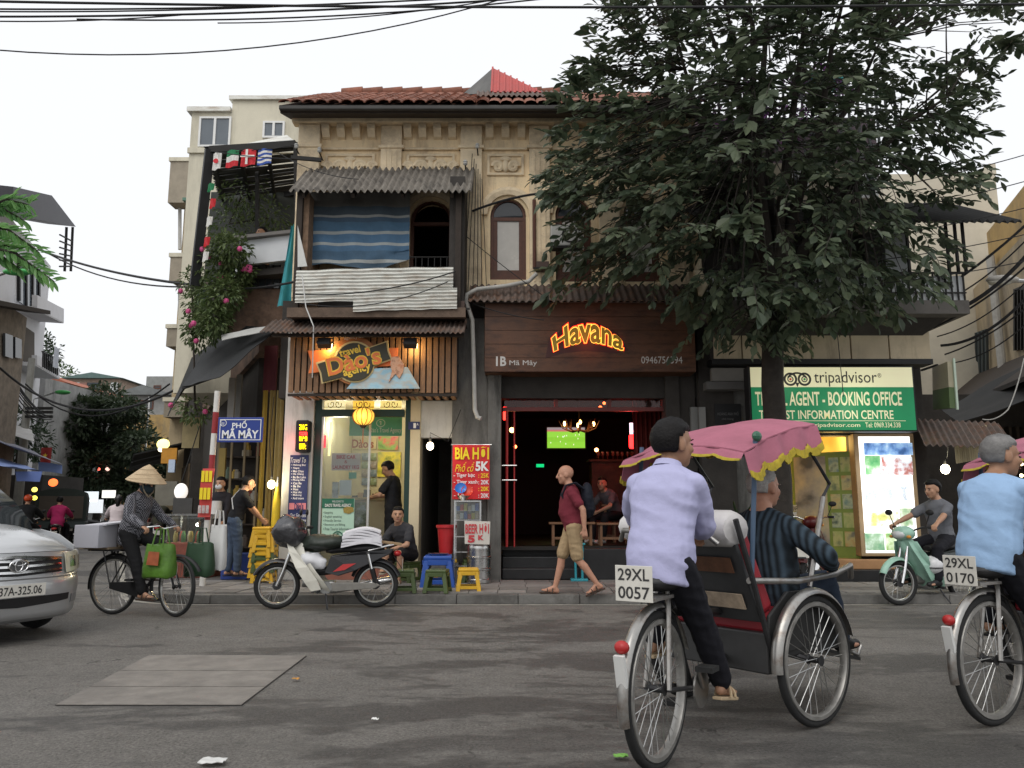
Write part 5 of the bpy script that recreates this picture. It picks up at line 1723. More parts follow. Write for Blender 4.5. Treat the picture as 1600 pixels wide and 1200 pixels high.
for i,(px_,py_,Y,s_,c,e_,lb) in enumerate(((83,754,26,.16,(1,.16,.04),2.2,'glowing orange-red lantern below the blue awnings'),(54,765,26,.1,(1,.8,.15),2,'small yellow lit sign under the blue awning'),(54,778,25,.09,(1,.85,.1),2.2,'tiny yellow lamp below the yellow lit sign'),
		(140,776,40,.42,(.85,.95,1),.9,'bright white shop window glimpsed beneath the street tree'),(143,791,40,.55,(.9,.95,1),.8,'bright white shop counter light beneath the street tree'),(170,772,38,.30,(1,.97,.9),1.0,'white lit panel behind the rider in the white hoodie'),
		(154,733,41,.1,(1,.15,.1),2,'small red tail light glow under the street tree'),(168,733,41,.12,(1,.6,.5),1.5,'small pale red light under the street tree'),
		(255,694,24,.2,(1,.85,.25),2.5,'yellow lamp at the lane stall awning'),(252,702,24,.1,(1,.9,.6),5,'white-hot bulb next to the yellow stall lamp'))):
	p = P(px_,py_,Y)
	solo(MB().ball(p,(s_,s_ * .5,s_ * .8),10,8) if s_ < .3 else MB().obox(p,(s_ * 2,.1,s_ * 1.2)),'lit_lamp' if s_ < .3 else 'lit_shop_sign',emis('lamp_%d' % i,c,e_),lb,'light',p)
# flag hung in the lane
fx = P(72,712,27)
ff = thing('flag','red flag with a yellow star hanging from the lane utility pole','flag',fx)
part(MB().grid(lambda u,v: fx + V(((u - .5) * .36,.03 * math.sin(u * 6),(v - .5) * .55)),6,4,(0,.004,0)),'cloth',mat('flag_star_red',(.28,.03,.03),.8),ff)
part(MB().prism([fx + V((.09 * (1 if k % 2 == 0 else .42) * math.sin(k * PI / 5),-.06,.09 * (1 if k % 2 == 0 else .42) * math.cos(k * PI / 5))) for k in range(10)],(0,.004,0)),'star',mat('flag_yellow',(.7,.5,.05),.7),ff)
# street tree of the lane and vine by the white house
small_tree('street_tree','broad dark leafy street tree standing in the middle of the lane view',(P(150,800,42).x,42,0),4.5,
		   [(P(x_,y_,42 + random.uniform(-1.5,1.5)),(random.uniform(.8,1.35),random.uniform(.8,1.4),random.uniform(.55,.95))) for x_,y_ in ((165,625),(140,640),(190,640),(120,665),(160,665),(205,668),(100,690),(135,700),(175,700),(220,700),(240,725),(110,730),(150,735),(195,735),(130,760),(165,768),(205,762),(235,755),(88,715))],.34,800,leafmat('leaf_lane_hazed',(.035,.055,.03),(.075,.10,.055)))  # leaf greens greyed to put distance haze into the colour
small_tree('street_tree','small leafy tree crowding the white modern house balcony',(P(70,800,47).x,47,0),5.5,[(P(72,570,47),(.9,.9,1.6)),(P(62,540,47),(.7,.7,1.0))],.26,500,LEAFD)
small_tree('street_tree','pale green tree peeping over the far houses',(P(92,800,80).x,80,0),12,[(P(93,592,80),(2.2,2,1.4))],.4,700,LEAFM)
small_tree('street_tree','low dark shrubby tree behind the blue awnings',(P(20,800,33).x,33,0),3.5,[(P(18,668,33),(1.2,1.2,.9)),(P(45,690,34),(1,1,.8))],.22,600,LEAFD)
# overhanging branch of a near tree on the left
nt = thing('roadside_tree','bright feathery green branch overhanging from a roadside tree','tree',(-6.6,6.2,0))
part(MB().tube([(-6.6,6.2,0),(-6.5,6.3,2.5),(-6.2,6.4,4.2)],[.16,.13,.1],8),'trunk',BARK,nt,smooth=60)
vs,fs = [],[]
for (bx_,by_,ex_,ey_) in ((-40,330,38,345),(-40,350,62,395),(-40,380,85,440),(-30,330,45,320),(-40,400,30,420),(-40,370,60,425)):
	a_,b_ = P(bx_,by_,6.4),P(ex_,ey_,6.6)
	part(MB().tube([V((-6.2,6.4,4.0)),a_,a_.lerp(b_,.5) + V((0,0,.08)),b_],[.03,.018,.01,.004],5),'branch',BARK,nt)
	for k in range(26):
		t = k / 25
		q = a_.lerp(b_,t) + V((0,0,.08 * math.sin(PI * t)))
		for sg in (-1,1):
			d = ((b_ - a_).normalized() * .5 + V((0,rv().y * .6,sg * .6 - .35)) + rv() * .2).normalized()
			put_leaf(vs,fs,q,leafframe(d,V((0,-1,.4)) + rv() * .5),random.uniform(.09,.15),random.uniform(.03,.045))
tag(part(MB().add(vs,fs),'foliage',LEAFB,nt,norm=False),kind='stuff')

# ================================================================== street name post and corner stalls
pb = G(316,916,.118)
ptop = P(340,611,pb.y - .1)
post = thing('street_name_post','leaning red and white banded street name post at the pavement corner','sign post',pb)
NB = 9
for i in range(NB):
	part(MB().tube([pb.lerp(ptop,i / NB),pb.lerp(ptop,(i + 1) / NB)],.042,12),'band',mat('post_white',(.66,.64,.6),.6,var=.15,scale=8) if i % 2 == 0 else mat('post_red',(.30,.03,.035),.6,var=.2,scale=8),post,smooth=60)
yn = ptop.y - .06
x0,x1,z0,z1 = FR(340,652,411,691,yn)
BLUES = mat('sign_blue',(.02,.045,.24),.4,var=.06)
np_ = thing('street_name_plate','blue street name plate reading PHỐ MÃ MÂY in white','street sign',((x0 + x1) / 2,yn,z0))
part(MB().box(x0,x1,yn,yn + .02,z0,z1),'plate',BLUES,np_,bev=.006)
fletter(np_,'PHỐ',363,656,386,669,yn - .001,WHT,bold=.02)
fletter(np_,'MÃ MÂY',347,669,404,685,yn - .001,WHT,bold=.03)
part(MB().torus(P(349,661,yn - .004),.045,.005,(0,1,0),20,5),'emblem_ring',WHT,np_)
part(MB().holed([V((x0 + .03,yn - .004,z0 + .03)),V((x1 - .03,yn - .004,z0 + .03)),V((x1 - .03,yn - .004,z1 - .03)),V((x0 + .03,yn - .004,z1 - .03))],[[V((x0 + .04,yn - .004,z0 + .04)),V((x1 - .04,yn - .004,z0 + .04)),V((x1 - .04,yn - .004,z1 - .04)),V((x0 + .04,yn - .004,z1 - .04))]],(0,.003,0)),'border',WHT,np_)
em = letters(MB(),'III',P(346,664,yn - .003) ,UX,UZ,.04,.04)
part(em,'emblem',WHT,np_,norm=False)
# red-yellow menu banner on the post
yb = pb.y - .12
mbn = thing('menu_banner','hanging red and yellow lettered menu banner tied to the banded post','banner',P(320,808,yb))
x0,x1,z0,z1 = FR(311,732,330,808,yb)
part(MB().grid(lambda u,v: V((x0 + (x1 - x0) * u + .03 * v,yb + .02 * math.sin(v * 7),z0 + (z1 - z0) * v)),4,12,(0,.005,0)),'sheet',mat('menu_red',(.55,.06,.05),.6,var=.1),mbn)
for za,zb_,m_ in ((.08,.24,mat('menu_white',(.5,.42,.40),.7,var=.4,scale=18)),(.36,.60,YV),(.72,.95,YV)):
	for k in range(3):
		xa_ = x0 + (x1 - x0) * (.06 + .31 * k) + .03 * za
		part(MB().box(xa_,xa_ + (x1 - x0) * .25,yb - .034,yb - .03,z0 + (z1 - z0) * za,z0 + (z1 - z0) * zb_),'letter_block',m_,mbn)
# stall counter with glass food case
sb = G(300,900,.115)
st_ = thing('food_stall','street food stall counter with lit glass case beside the banded post','stall',(P(285,850,13.2).x,13.3,.115))
x0,x1 = P(258,850,13.2).x,P(328,850,13.2).x
zc_ = ZZ(848,13.2)
part(MB().box(x0,x1,13.2,13.8,.115,zc_),'counter',mat('stall_red',(.20,.06,.04),.7,var=.4,scale=8),st_,bev=.01)
zg_ = ZZ(806,13.2)
for xx in (x0,x1 - .03):
	for yy in (13.2,13.75):
		part(MB().box(xx,xx + .03,yy,yy + .03,zc_ + .001,zg_),'case_post',STEEL,st_)
part(MB().box(x0,x1,13.19,13.81,zg_ + .001,zg_ + .03),'case_top',STEEL,st_)
part(MB().box(x0 + .03,x1 - .03,13.205,13.21,zc_ + .002,zg_),'case_pane',GLASS,st_)
for i in range(9):
	xx = x0 + .08 + i * (x1 - x0 - .15) / 9
	solo(MB().lathe([(.035,0),(.04,.1),(.03,.14),(.02,.18)],(xx,13.4 + .1 * (i % 2),zc_ + .002),(0,0,1),10),'jar',plastic('jar_%d' % (i % 4),[(.45,.35,.1),(.4,.05,.04),(.1,.25,.1),(.5,.45,.35)][i % 4]),['yellow','red','green','tan'][i % 4] + ' lidded jar inside the stall glass case','jar',(xx,13.4 + .1 * (i % 2),zc_ + .002),'jars in the food stall case',smooth=50)
for px_,py_,r_,lb in ((273,820,.035,'left-hand small bulb lighting the food case'),(309,820,.03,'right-hand small bulb lighting the food case')):
	p = P(px_,py_,13.5)
	b = thing('light_bulb',lb,'light bulb',p)
	part(MB().ball(p,r_,10,8),'glass_bulb',emis('case_bulb',(1,.95,.85),14),b)
	point_light('bulb_glow',p + V((0,-.06,.05)),3,(1,.85,.6),b,.04)
p = P(283,768,15.5)
lp_ = thing('globe_lamp','white glowing oval lamp over the lane stalls','lamp',p)
part(MB().ball(p,(.13,.1,.16),14,10),'globe',emis('globe',(1,.93,.85),.8),lp_,smooth=60)
part(MB().tube([p + V((0,0,.2)),p + V((.2,.2,1.3))],.01,5),'flex',CABLE,lp_)
for i,(q,c,lb) in enumerate((((252,700,276,724,19),(.55,.25,.03),'slanting orange stall sign hanging above the lane'),((263,718,273,738,18),(.5,.6,.75),'small pale blue hanging sign below the orange stall sign'),((285,652,312,700,17.5),(.35,.28,.14),'tan painted panel with a dark lamp motif under the lane awning'),((242,752,276,790,17),(.16,.15,.12),'grey slatted stall roof board beside the globe lamp'),((270,778,300,805,14.4),(.05,.05,.05),'dark metal cooker hood above the food case'))):
	panel('hanging_sign' if i < 3 else 'stall_board',q,mat('lsign_%d' % i,c,.7,var=.25,scale=4),lb,'sign' if i < 3 else 'board',.06)
# inside the corner stall: shelves and yellow drapes
sh = thing('stall_shelves','dark cluttered shelf unit inside the corner stall','shelves',(P(375,860,15.0).x,15.0,.115))
x0,x1 = P(335,800,15).x,P(418,800,15).x
part(MB().box(x0,x1,15.35,15.4,.115,3.0),'back',SOOT,sh)
for k in range(6):
	part(MB().box(x0,x1,15.05,15.345,.5 + k * .42,.53 + k * .42),'shelf',DARKW,sh)
for k in range(5):
	xx = x0 + (x1 - x0) * k / 4
	part(MB().box(xx - .02,xx + .02,15.02,15.048,.115,2.9),'upright',mat('tan_upright',(.22,.17,.10),.7),sh)
for k in range(26):
	xx,lv = random.uniform(x0 + .1,x1 - .1),random.randrange(5)
	zz = .531 + lv * .42
	cw,c = random.choice([('tan',(.35,.3,.22)),('dark brown',(.12,.1,.09)),('red',(.3,.08,.06)),('cream',(.4,.38,.33)),('dark green',(.1,.14,.1)),('mustard',(.45,.3,.06))])
	w_,h_ = random.uniform(.05,.1),random.uniform(.12,.3)
	solo(MB().lathe([(w_,0),(w_,h_ * .7),(w_ * .5,h_ * .85),(w_ * .5,h_)],(xx,15.2,zz),(0,0,1),8),'container',mat('cont_%.2f%.2f' % c[:2],c,.5),cw + ' container with narrow neck on the corner stall shelves','container',(xx,15.2,zz),'containers on the stall shelves')
for i,(q0,q1,c) in enumerate(((404,412,(.42,.30,.06)),(414,424,(.30,.22,.08)),(425,437,(.36,.28,.12)))):
	x0,x1 = P(q0,760,13.3).x,P(q1,760,13.3).x
	solo(MB().grid(lambda u,v: V((x0 + (x1 - x0) * u,13.3 + .03 * math.sin(u * 12 + i),.9 + v * (ZZ(610,13.3) - .9))),12,8,(0,.006,0)),'drape',mat('drape_%d' % i,c,.8,var=.25),['mustard','olive','pale tan'][i] + ' narrow drape hanging at the edge of the corner stall','drape',(x0,13.3,.9),smooth=60)
bulb(424,757,12.55,'bright warm bulb hanging in front of the drapes at the corner stall',[P(424,735,12.55),P(421,690,12.7),P(428,620,12.8)],15,(1,.84,.5),.06,16)
uy = V((P(405,800,12.5).x + .25,12.55,.12))
um = thing('folded_umbrella','folded yellow sunshade leaning beside the white pier','umbrella',uy)
part(MB().tube([uy + V((-.02,0,.1)),uy + V((-.02,0,.3)),uy + V((0,.0,1.2)),uy + V((0,0,1.45))],[.05,.075,.06,.02],10),'canopy',plastic('yellow_cloth',(.55,.40,.02),.7),um,smooth=60)
part(MB().tube([uy,uy + V((0,0,1.6))],.014,6),'pole',STEEL,um)
solo(MB().obox(V((P(372,850,12.9).x,12.95,.32)),(.42,.35,.4)),'blue_crate',plastic('blue_crate',(.03,.06,.25)),'dark blue plastic crate beside the woman stacking stools','crate',(P(372,850,12.9).x,12.95,.12),bev=.01)
# inner red hanging post and dark curtains behind sign
for i,(q0,q1,y0,y1,c) in enumerate(((412,432,540,612,(.14,.03,.04)),(356,366,590,660,(.25,.25,.24)),(368,376,585,660,(.2,.2,.2)),(340,350,700,800,(.25,.18,.05)))):
	x0,x1,z0,z1 = FR(q0,y0,q1,y1,13.6 + .3 * i)
	solo(MB().box(x0,x1,13.6 + .3 * i,13.66 + .3 * i,z0,z1),'hanging_strip',mat('strip_%d' % i,c,.7,var=.2),['dark red','wide pale grey','narrow pale grey','mustard'][i] + ' hanging strip under the black stall awning','strip',(x0,13.6 + .3 * i,z0))
# ---- more of the far lane side: openings, railings, washing, vines
for k,(q,m_,nm) in enumerate((([(2,520),(14,524),(14,560),(2,556)],DGLASS,'window'),([(18,526),(28,530),(28,560),(18,558)],DGLASS,'window'))):
	part(MB().prism([BP(*p_) + V((.9,.44,0)) * .05 for p_ in q],V((.9,.44,0)) * .06),nm,m_,br)
for k in range(9):
	lface([(24 + k * 3.2,548 + k * 1.6),(24.8 + k * 3.2,548 + k * 1.6),(24.8 + k * 3.2,572 + k * 1.6),(24 + k * 3.2,572 + k * 1.6)],IRON,'railing_bar',.05,1.05)
lface([(24,546),(53,560),(53,562),(24,548)],IRON,'railing_top',.08,1.05)
wsx = LP(38,548)
solo(MB().grid(lambda u,v: LP(35,538) .lerp(LP(42,541),u) + V((1.1,.5,-.9 * v)) + V((.05 * math.sin(u * 8),0,0)),6,8,(.01,0,0)),'washing',mat('washing_pale',(.55,.58,.65),.8),'pale blue-white washing hanging on the lower lane balcony rail','washing',wsx,smooth=60)
p = P(27,425,22)
gl = thing('street_lamp','green street lamp head reaching out over the lane at the left','street lamp',p)
part(MB().ball(p,(.42,.2,.1),14,8),'head',plastic('lamp_green',(.05,.35,.08)),gl,smooth=60)
part(MB().tube([p + V((-.3,0,0)),p + V((-1.6,.2,-.4)),V((p.x - 1.8,p.y + .2,0))],.05,8),'arm',STEEL,gl)
p = P(98,613,34)
gl = thing('street_lamp','small green street lamp head in front of the far houses','street lamp',p)
part(MB().ball(p,(.34,.2,.1),14,8),'head',MATS['lamp_green'],gl,smooth=60)
part(MB().tube([p + V((-.3,0,0)),p + V((-1.2,.0,-.3)),V((p.x - 1.3,p.y,0))],.04,8),'arm',STEEL,gl)
ls_ = thing('lane_shophouse','dark open shophouse row continuing along the lane past the annex','building',S(18,0,.1))
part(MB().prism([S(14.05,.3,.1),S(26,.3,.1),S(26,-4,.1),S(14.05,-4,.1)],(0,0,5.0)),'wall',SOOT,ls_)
for k in range(3):
	part(MB().prism([S(14.5 + k * 4,.32,3.4),S(18 + k * 4,.32,3.4),S(18 + k * 4,2.0,2.9),S(14.5 + k * 4,2.0,2.9)],(0,0,.05)),'awning',TARPB,ls_)
	part(MB().prism([S(14.6 + k * 4,.31,.3),S(17.8 + k * 4,.31,.3),S(17.8 + k * 4,.31,2.7),S(14.6 + k * 4,.31,2.7)],SN * .04),'shop_opening',mat('warm_dim',(.10,.07,.04),.8,var=.6,scale=3),ls_)
for k in range(10):
	p = S(15 + k * 1.1,1.3 + .3 * (k % 2),.115)
	c = random.choice([(.3,.2,.1),(.12,.1,.09),(.25,.06,.05),(.3,.3,.28),(.06,.12,.16)])
	solo(MB().obox(p + V((0,0,.35 + .15 * (k % 3))),(.5,.5,.7 + .3 * (k % 3)),(0,0,.3 * k)),'goods_box',mat('goods_%.2f' % c[0],c,.8,var=.4,scale=7),['low','middle sized','tall'][k % 3] + ' box of goods stacked outside the lane shophouses','box',p,'goods outside the lane shophouses',bev=.01)
for k,(q0,q1,y0,y1,Y) in enumerate(((306,352,448,486,17.5),(296,330,560,598,19.5))):
	x0,x1,z0,z1 = FR(q0,y0,q1,y1,Y)
	bb = thing('boxed_balcony',['upper dark boxed balcony behind the bougainvillea','lower dark boxed balcony behind the black lane awning'][k],'balcony',(x0,Y,z0))
	part(MB().box(x0,x1,Y,Y + 2,z0,z1),'box',MATS['dark_green'],bb)
	part(MB().box(x0 - .08,x1,Y - .1,Y + 2,z1 + .002,z1 + .08),'lid',TIN,bb)
	for j in range(7):
		xx = x0 + (x1 - x0) * j / 6
		part(MB().box(xx - .015,xx + .015,Y - .03,Y - .002,z0,z1),'bar',IRON,bb)

# ================================================================== booking office building (right)
YR = 12.6
rx0,rx1 = P(1092,600,YR).x,P(1446,600,YR).x
rb_ = thing('booking_office_building','shabby dark fronted building with overhanging railed balcony and beige fascia','building',((rx0 + rx1) / 2,YR,.12))
GF_ = .45
zl = ZZ(680,YR)
sx0_,sx1_ = P(1192,780,YR).x,P(1340,780,YR).x
# ground floor
part(MB().box(rx0,P(1150,700,YR).x,YR,YR + .3,.122,ZZ(508,YR)),'left_pier',SOOT,rb_)
part(MB().box(P(1150,700,YR).x + .002,sx0_,YR + .05,YR + .3,.122,ZZ(508,YR)),'grey_panel',GREYWALL,rb_)
part(MB().box(sx1_,rx1,YR + .12,YR + .3,.122,ZZ(508,YR)),'right_pier',SOOT,rb_)
part(MB().box(sx0_ + .001,sx1_ - .001,YR + .02,YR + .3,zl,ZZ(508,YR)),'lintel',SOOT,rb_)
shell(sx0_,sx1_,YR + .3,YR + 3.5,GF_,zl + .1,mat('office_wall',(.62,.48,.20),.7,var=.1),'office_room',rb_,mat('office_floor',(.3,.22,.14),.5))
part(MB().box(sx0_ - .2,rx1 + .2,YR - .25,YR + .3,.122,.30),'dark_step',STEPM,rb_,bev=.01)
part(MB().box(sx0_ - .1,rx1 + .1,YR - .12,YR + .3,.302,GF_),'tiled_step',mat('orange_tile',(.42,.23,.11),.4,var=.15,scale=5),rb_,bev=.01)
# fascia of beige panels
FP = mat('fascia_panel',(.55,.46,.32),.8,var=.15,scale=2,rand=.08,stain=(.2,.16,.11),stain_amt=.6,stain_scale=1.4,stain_stretch=(2,2,.5))
cuts_ = [1116,1160,1212,1268,1330,1390,1455]
for i in range(6):
	x0,x1,z0,z1 = FR(cuts_[i],511,cuts_[i + 1] - 2,561,12.3)
	part(MB().box(x0,x1,12.3,12.38,z0,z1),'fascia_panel',FP,rb_,bev=.006)
x0,x1,z0,z1 = FR(1112,561,1457,569,12.3)
part(MB().box(x0,x1,12.28,12.62,z0,z1),'fascia_beam',BLACK,rb_)
part(MB().box(x0,x1,12.39,12.62,z1 + .001,ZZ(508,12.3)),'fascia_back',SOOT,rb_)
# balcony
bxa,bxb = P(1088,480,11.75).x,P(1515,480,11.75).x
zb0,zb1 = ZZ(478,11.75),ZZ(469,11.75)
part(MB().box(bxa,bxb,11.75,YR + .4,zb0 - .12,zb1),'balcony_slab',mat('dirty_concrete',(.13,.12,.11),.9,var=.3),rb_)
part(MB().prism([V((bxa + .3,12.0,zb0 - .122)),V((bxb - .2,12.0,zb0 - .122)),V((bxb - .9,YR + .2,zb0 - .7)),V((bxa + .3,YR + .2,zb0 - .7))],(0,.2,.1)),'balcony_soffit',SOOT,rb_)
zr0,zr1 = zb1,ZZ(428,11.8)
nb_ = 44
bmesh_ = MB().box(-.011,.011,-.011,.011,0,zr1 - zr0).mesh('bar',IRON)
for i in range(nb_ + 1):
	x = bxa + .03 + (bxb - bxa - .06) * i / nb_
	piece(bmesh_,'bar',rb_,(x,11.8,zr0))
for i in range(8):
	piece(bmesh_,'bar',rb_,(bxb - .03,11.9 + i * .12,zr0))
part(MB().box(bxa,bxb,11.78,11.82,zr1,zr1 + .03),'top_rail',IRON,rb_)
part(MB().box(bxa + .001,bxb - .001,11.787,11.813,zr0 + .12,zr0 + .14),'low_rail',IRON,rb_)
part(MB().box(bxa + .05,bxb - .02,11.84,11.86,zr0 + .02,zr1 - .02),'rail_backing',mat('rail_sheet',(.70,.72,.73),.7,var=.15,scale=3),rb_)
for px_ in (1508,1496,1482,1420,1290,1180,1100):
	x = P(px_,400,11.8).x
	part(MB().box(x - .018,x + .018,11.79,11.83,zr1 + .03,ZZ(345,11.8)),'balcony_post',IRON,rb_)
# upper floor and roof
zu = ZZ(350,YR)
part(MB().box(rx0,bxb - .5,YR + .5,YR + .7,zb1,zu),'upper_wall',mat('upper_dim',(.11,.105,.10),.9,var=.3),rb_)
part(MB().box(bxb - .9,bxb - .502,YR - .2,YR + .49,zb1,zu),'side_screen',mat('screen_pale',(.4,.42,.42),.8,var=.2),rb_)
mb = MB()
corrug(mb,V((rx0 - .1,YR + .8,ZZ(318,YR + .8))),V((bxb + .75,YR + .8,ZZ(318,YR + .8))),V((rx0 - .1,11.5,ZZ(345,11.5))),.025,.12,.01,0,.05)
part(mb,'roof_sheet',mat('dark_sheet',(.035,.035,.035),.8,var=.3),rb_,smooth=60)
z2 = ZZ(318,YR + .8) + .02
part(MB().box(rx0,bxb - .6,YR + .9,YR + 6,zb1,ZZ(255,YR + .9)),'second_floor',mat('cream_old',(.50,.44,.33),.85,var=.15,stain=(.2,.17,.13),stain_amt=.6,stain_scale=1),rb_)
window(rb_,1235,262,1262,300,YR + .9,WF_,2)
window(rb_,1120,285,1160,330,YR + .9,WF_,2)
window(rb_,1330,270,1370,310,YR + .9,WF_,2)
# roof terrace garden net with purple cloth glimpsed through leaves
zt_r = ZZ(255,YR + .9)
rt = thing('roof_terrace_screen','lattice roof terrace screen with purple blossom behind the big tree','screen',(P(1200,250,13.8).x,13.8,zt_r))
x0,x1,z0,z1 = FR(1095,120,1400,252,13.8)
for i in range(22):
	xx = x0 + (x1 - x0) * i / 21
	part(MB().box(xx - .02,xx + .02,13.78,13.82,zt_r,z1),'lattice_upright',mat('lattice',(.12,.13,.13),.7),rt)
for i in range(9):
	zz = zt_r + (z1 - zt_r) * i / 8
	part(MB().box(x0,x1,13.74,13.775,zz - .015,zz + .015),'lattice_rail',mat('lattice'),rt)
part(MB().box(x0,x1,14.6,14.7,zt_r,z1 - .4),'backdrop_wall',mat('terrace_wall',(.16,.12,.14),.85,var=.5,scale=2),rt)
PURP = mat('purple_blossom',(.36,.14,.42),.7,var=.3)
vs,fs = [],[]
for c_,r_ in ((P(1140,165,13.9),(.8,.3,.5)),(P(1280,130,13.9),(.7,.3,.3)),(P(1220,190,13.9),(.6,.3,.4))):
	a_,b_ = leaf_cloud(c_,r_,350,.12,True)
	k = len(vs); vs += a_; fs += [tuple(i + k for i in f) for f in b_]
tag(part(MB().add(vs,fs),'blossom',PURP,rt,norm=False),kind='stuff')
tqr = P(1270,128,14.2)
part(MB().box(P(1250,125,14.2).x,P(1330,125,14.2).x,14.1,14.6,P(1250,126,14.2).z,P(1250,118,14.2).z),'teal_canopy',mat('teal_canopy',(.05,.35,.32),.6),rt)
# tall cream block behind, far right
tb_ = thing('cream_tower','tall cream block rising behind the railed balcony','building',(P(1500,500,20).x,20,0))
x0,x1 = P(1380,300,20).x,P(1558,300,20).x
part(MB().box(x0,x1,20,26,0,ZZ(272,20)),'wall',mat('tower_wall',(.52,.48,.39),.85,var=.1),tb_)
part(MB().box(P(1545,262,20).x,x1 + .02,19.98,21,ZZ(272,20) + .001,ZZ(256,20)),'chimney',mat('tower_wall'),tb_)
# advisor board
YT = 11.95
tx0,tx1,tz0,tz1 = FR(1174,574,1428,672,YT)
ta = thing('booking_sign','large green and cream lamp-lit booking office sign with owl eyes emblem','sign',((tx0 + tx1) / 2,YT,tz0))
part(MB().box(tx0 - .03,tx1 + .03,YT + .004,YT + .25,tz0 - .02,tz1 + .02),'box',BLACK,ta,bev=.01)
zmid = ZZ(605,YT)
SGW = mat('sign_lit_cream',(.72,.68,.45),.5,var=.1,scale=1.2,emit=(.85,.80,.50),es=.35)  # panel emission stands for light from a lamp above the sign
SGG = mat('sign_lit_green',(.015,.20,.08),.5,var=.25,scale=1.2,emit=(.0,.30,.11),es=.25)
part(MB().box(tx0,tx1,YT - .006,YT,zmid + .001,tz1),'cream_panel',SGW,ta)
part(MB().box(tx0,tx1,YT - .006,YT,tz0,zmid),'green_panel',SGG,ta)
INK = mat('sign_ink',(.03,.03,.028),.5)
CRL = mat('cream_letter',(.75,.70,.48),.5,emit=(.9,.85,.5),es=.25)
Q = YT - .008
fletter(ta,'tripadvisor',1272,580,1370,604,Q,INK)
fletter(ta,'®',1371,583,1377,590,Q,INK)
fletter(ta,'TRAVEL AGENT - BOOKING OFFICE',1180,612,1409,634,Q,CRL,bold=.02)
fletter(ta,'TOURIST INFORMATION CENTRE',1186,641,1396,655,Q,CRL,bold=.015)
fletter(ta,'www.tripadvisor.com',1240,661,1344,669,Q,CRL,bold=.01)
fletter(ta,'Tel: 0969.334.338',1352,660,1407,668,Q,CRL,bold=.01)
part(MB().box(P(1180,657.5,YT).x,P(1415,657.5,YT).x,YT - .009,YT - .0065,ZZ(658,YT),ZZ(657.2,YT)),'rule',CRL,ta)
for sg,c in ((-1,(.6,.05,.04)),(1,(.05,.35,.1))):
	p = P(1246 + sg * 11,592.5,Q)
	for k,(rr,tt,mm) in enumerate(((.088,.016,INK),(.04,.008,INK))):
		part(MB().torus(p,rr,tt,(0,1,0),24,6,sy=.25),'eye_ring',mm,ta)
	part(MB().lathe([(.018,0),(.018,.004)],p + V((0,-.004,0)),(0,1,0),12),'pupil',mat('pupil%d' % sg,c,.5),ta)
part(MB().torus(P(1246,600,Q),.17,.014,(0,1,0),20,6,35,145,sy=.25),'brow',INK,ta)
part(MB().prism([P(1243,598,Q),P(1249,598,Q),P(1246,605,Q)],(0,.003,0)),'beak',INK,ta)
point_light('sign_glow',P(1360,628,YT - .5),5.5,(.9,1,.75),ta,.1)
point_light('sign_glow',P(1250,592,YT - .45),2.0,(1,.95,.7),ta,.1)
# lit poster case
lx0,lx1,lz0,lz1 = FR(1347,682,1428,864,12.5)
lp = thing('lit_poster_case','bright backlit poster case of bay and boat photographs beside the office door','poster case',((lx0 + lx1) / 2,12.5,lz0))
part(MB().box(lx0 - .07,lx1 + .07,12.505,12.71,lz0 - .05,lz1 + .05),'case',mat('tan_frame',(.32,.22,.12),.6,var=.2),lp,bev=.01)
part(MB().box(lx0,lx1,12.498,12.504,lz0,lz1),'light_panel',emis('poster_white',(1,1,.96),1.25),lp)
def poster(px0_,py0_,px1_,py1_,cols,nm,scale=5,Y=12.492,es=.5,par=None):
	x0,x1,z0,z1 = FR(px0_,py0_,px1_,py1_,Y)
	return part(MB().box(x0,x1,Y,Y + .004,z0,z1),'photo_print',photomat(nm,cols,scale,es),par or lp)
poster(1350,692,1426,711,[(.05,.12,.3),(.12,.25,.55),(.3,.5,.8),(.8,.9,1)],'pp1',6,es=.55)
poster(1352,712,1376,742,[(.05,.3,.1),(.2,.45,.2),(.8,.85,.8)],'pp2',6)
poster(1378,714,1426,742,[(.9,.9,.9),(.7,.75,.8),(.4,.12,.1),(.9,.92,.95)],'pp3',5,es=.7)
poster(1352,760,1424,782,[(1,1,1),(.9,.92,.95),(.4,.45,.5),(1,1,1)],'pp4',5,es=.8)
poster(1352,800,1404,822,[(.3,.4,.1),(.6,.55,.2),(.8,.85,.8),(.3,.35,.15)],'pp5',5,es=.55)
poster(1406,794,1426,822,[(.2,.4,.2),(.5,.6,.4),(.9,.95,.95)],'pp6',7)
poster(1352,833,1382,860,[(.1,.3,.15),(.3,.45,.3),(.7,.8,.75)],'pp7',6)
poster(1384,833,1424,860,[(.1,.3,.1),(.35,.5,.2),(.7,.8,.6),(.4,.5,.3)],'pp8',5)
for (px_,py_,e_) in ((1388,740,8),(1388,820,5)):
	point_light('poster_glow',P(px_,py_,12.1),e_,(1,1,.94),lp,.2)
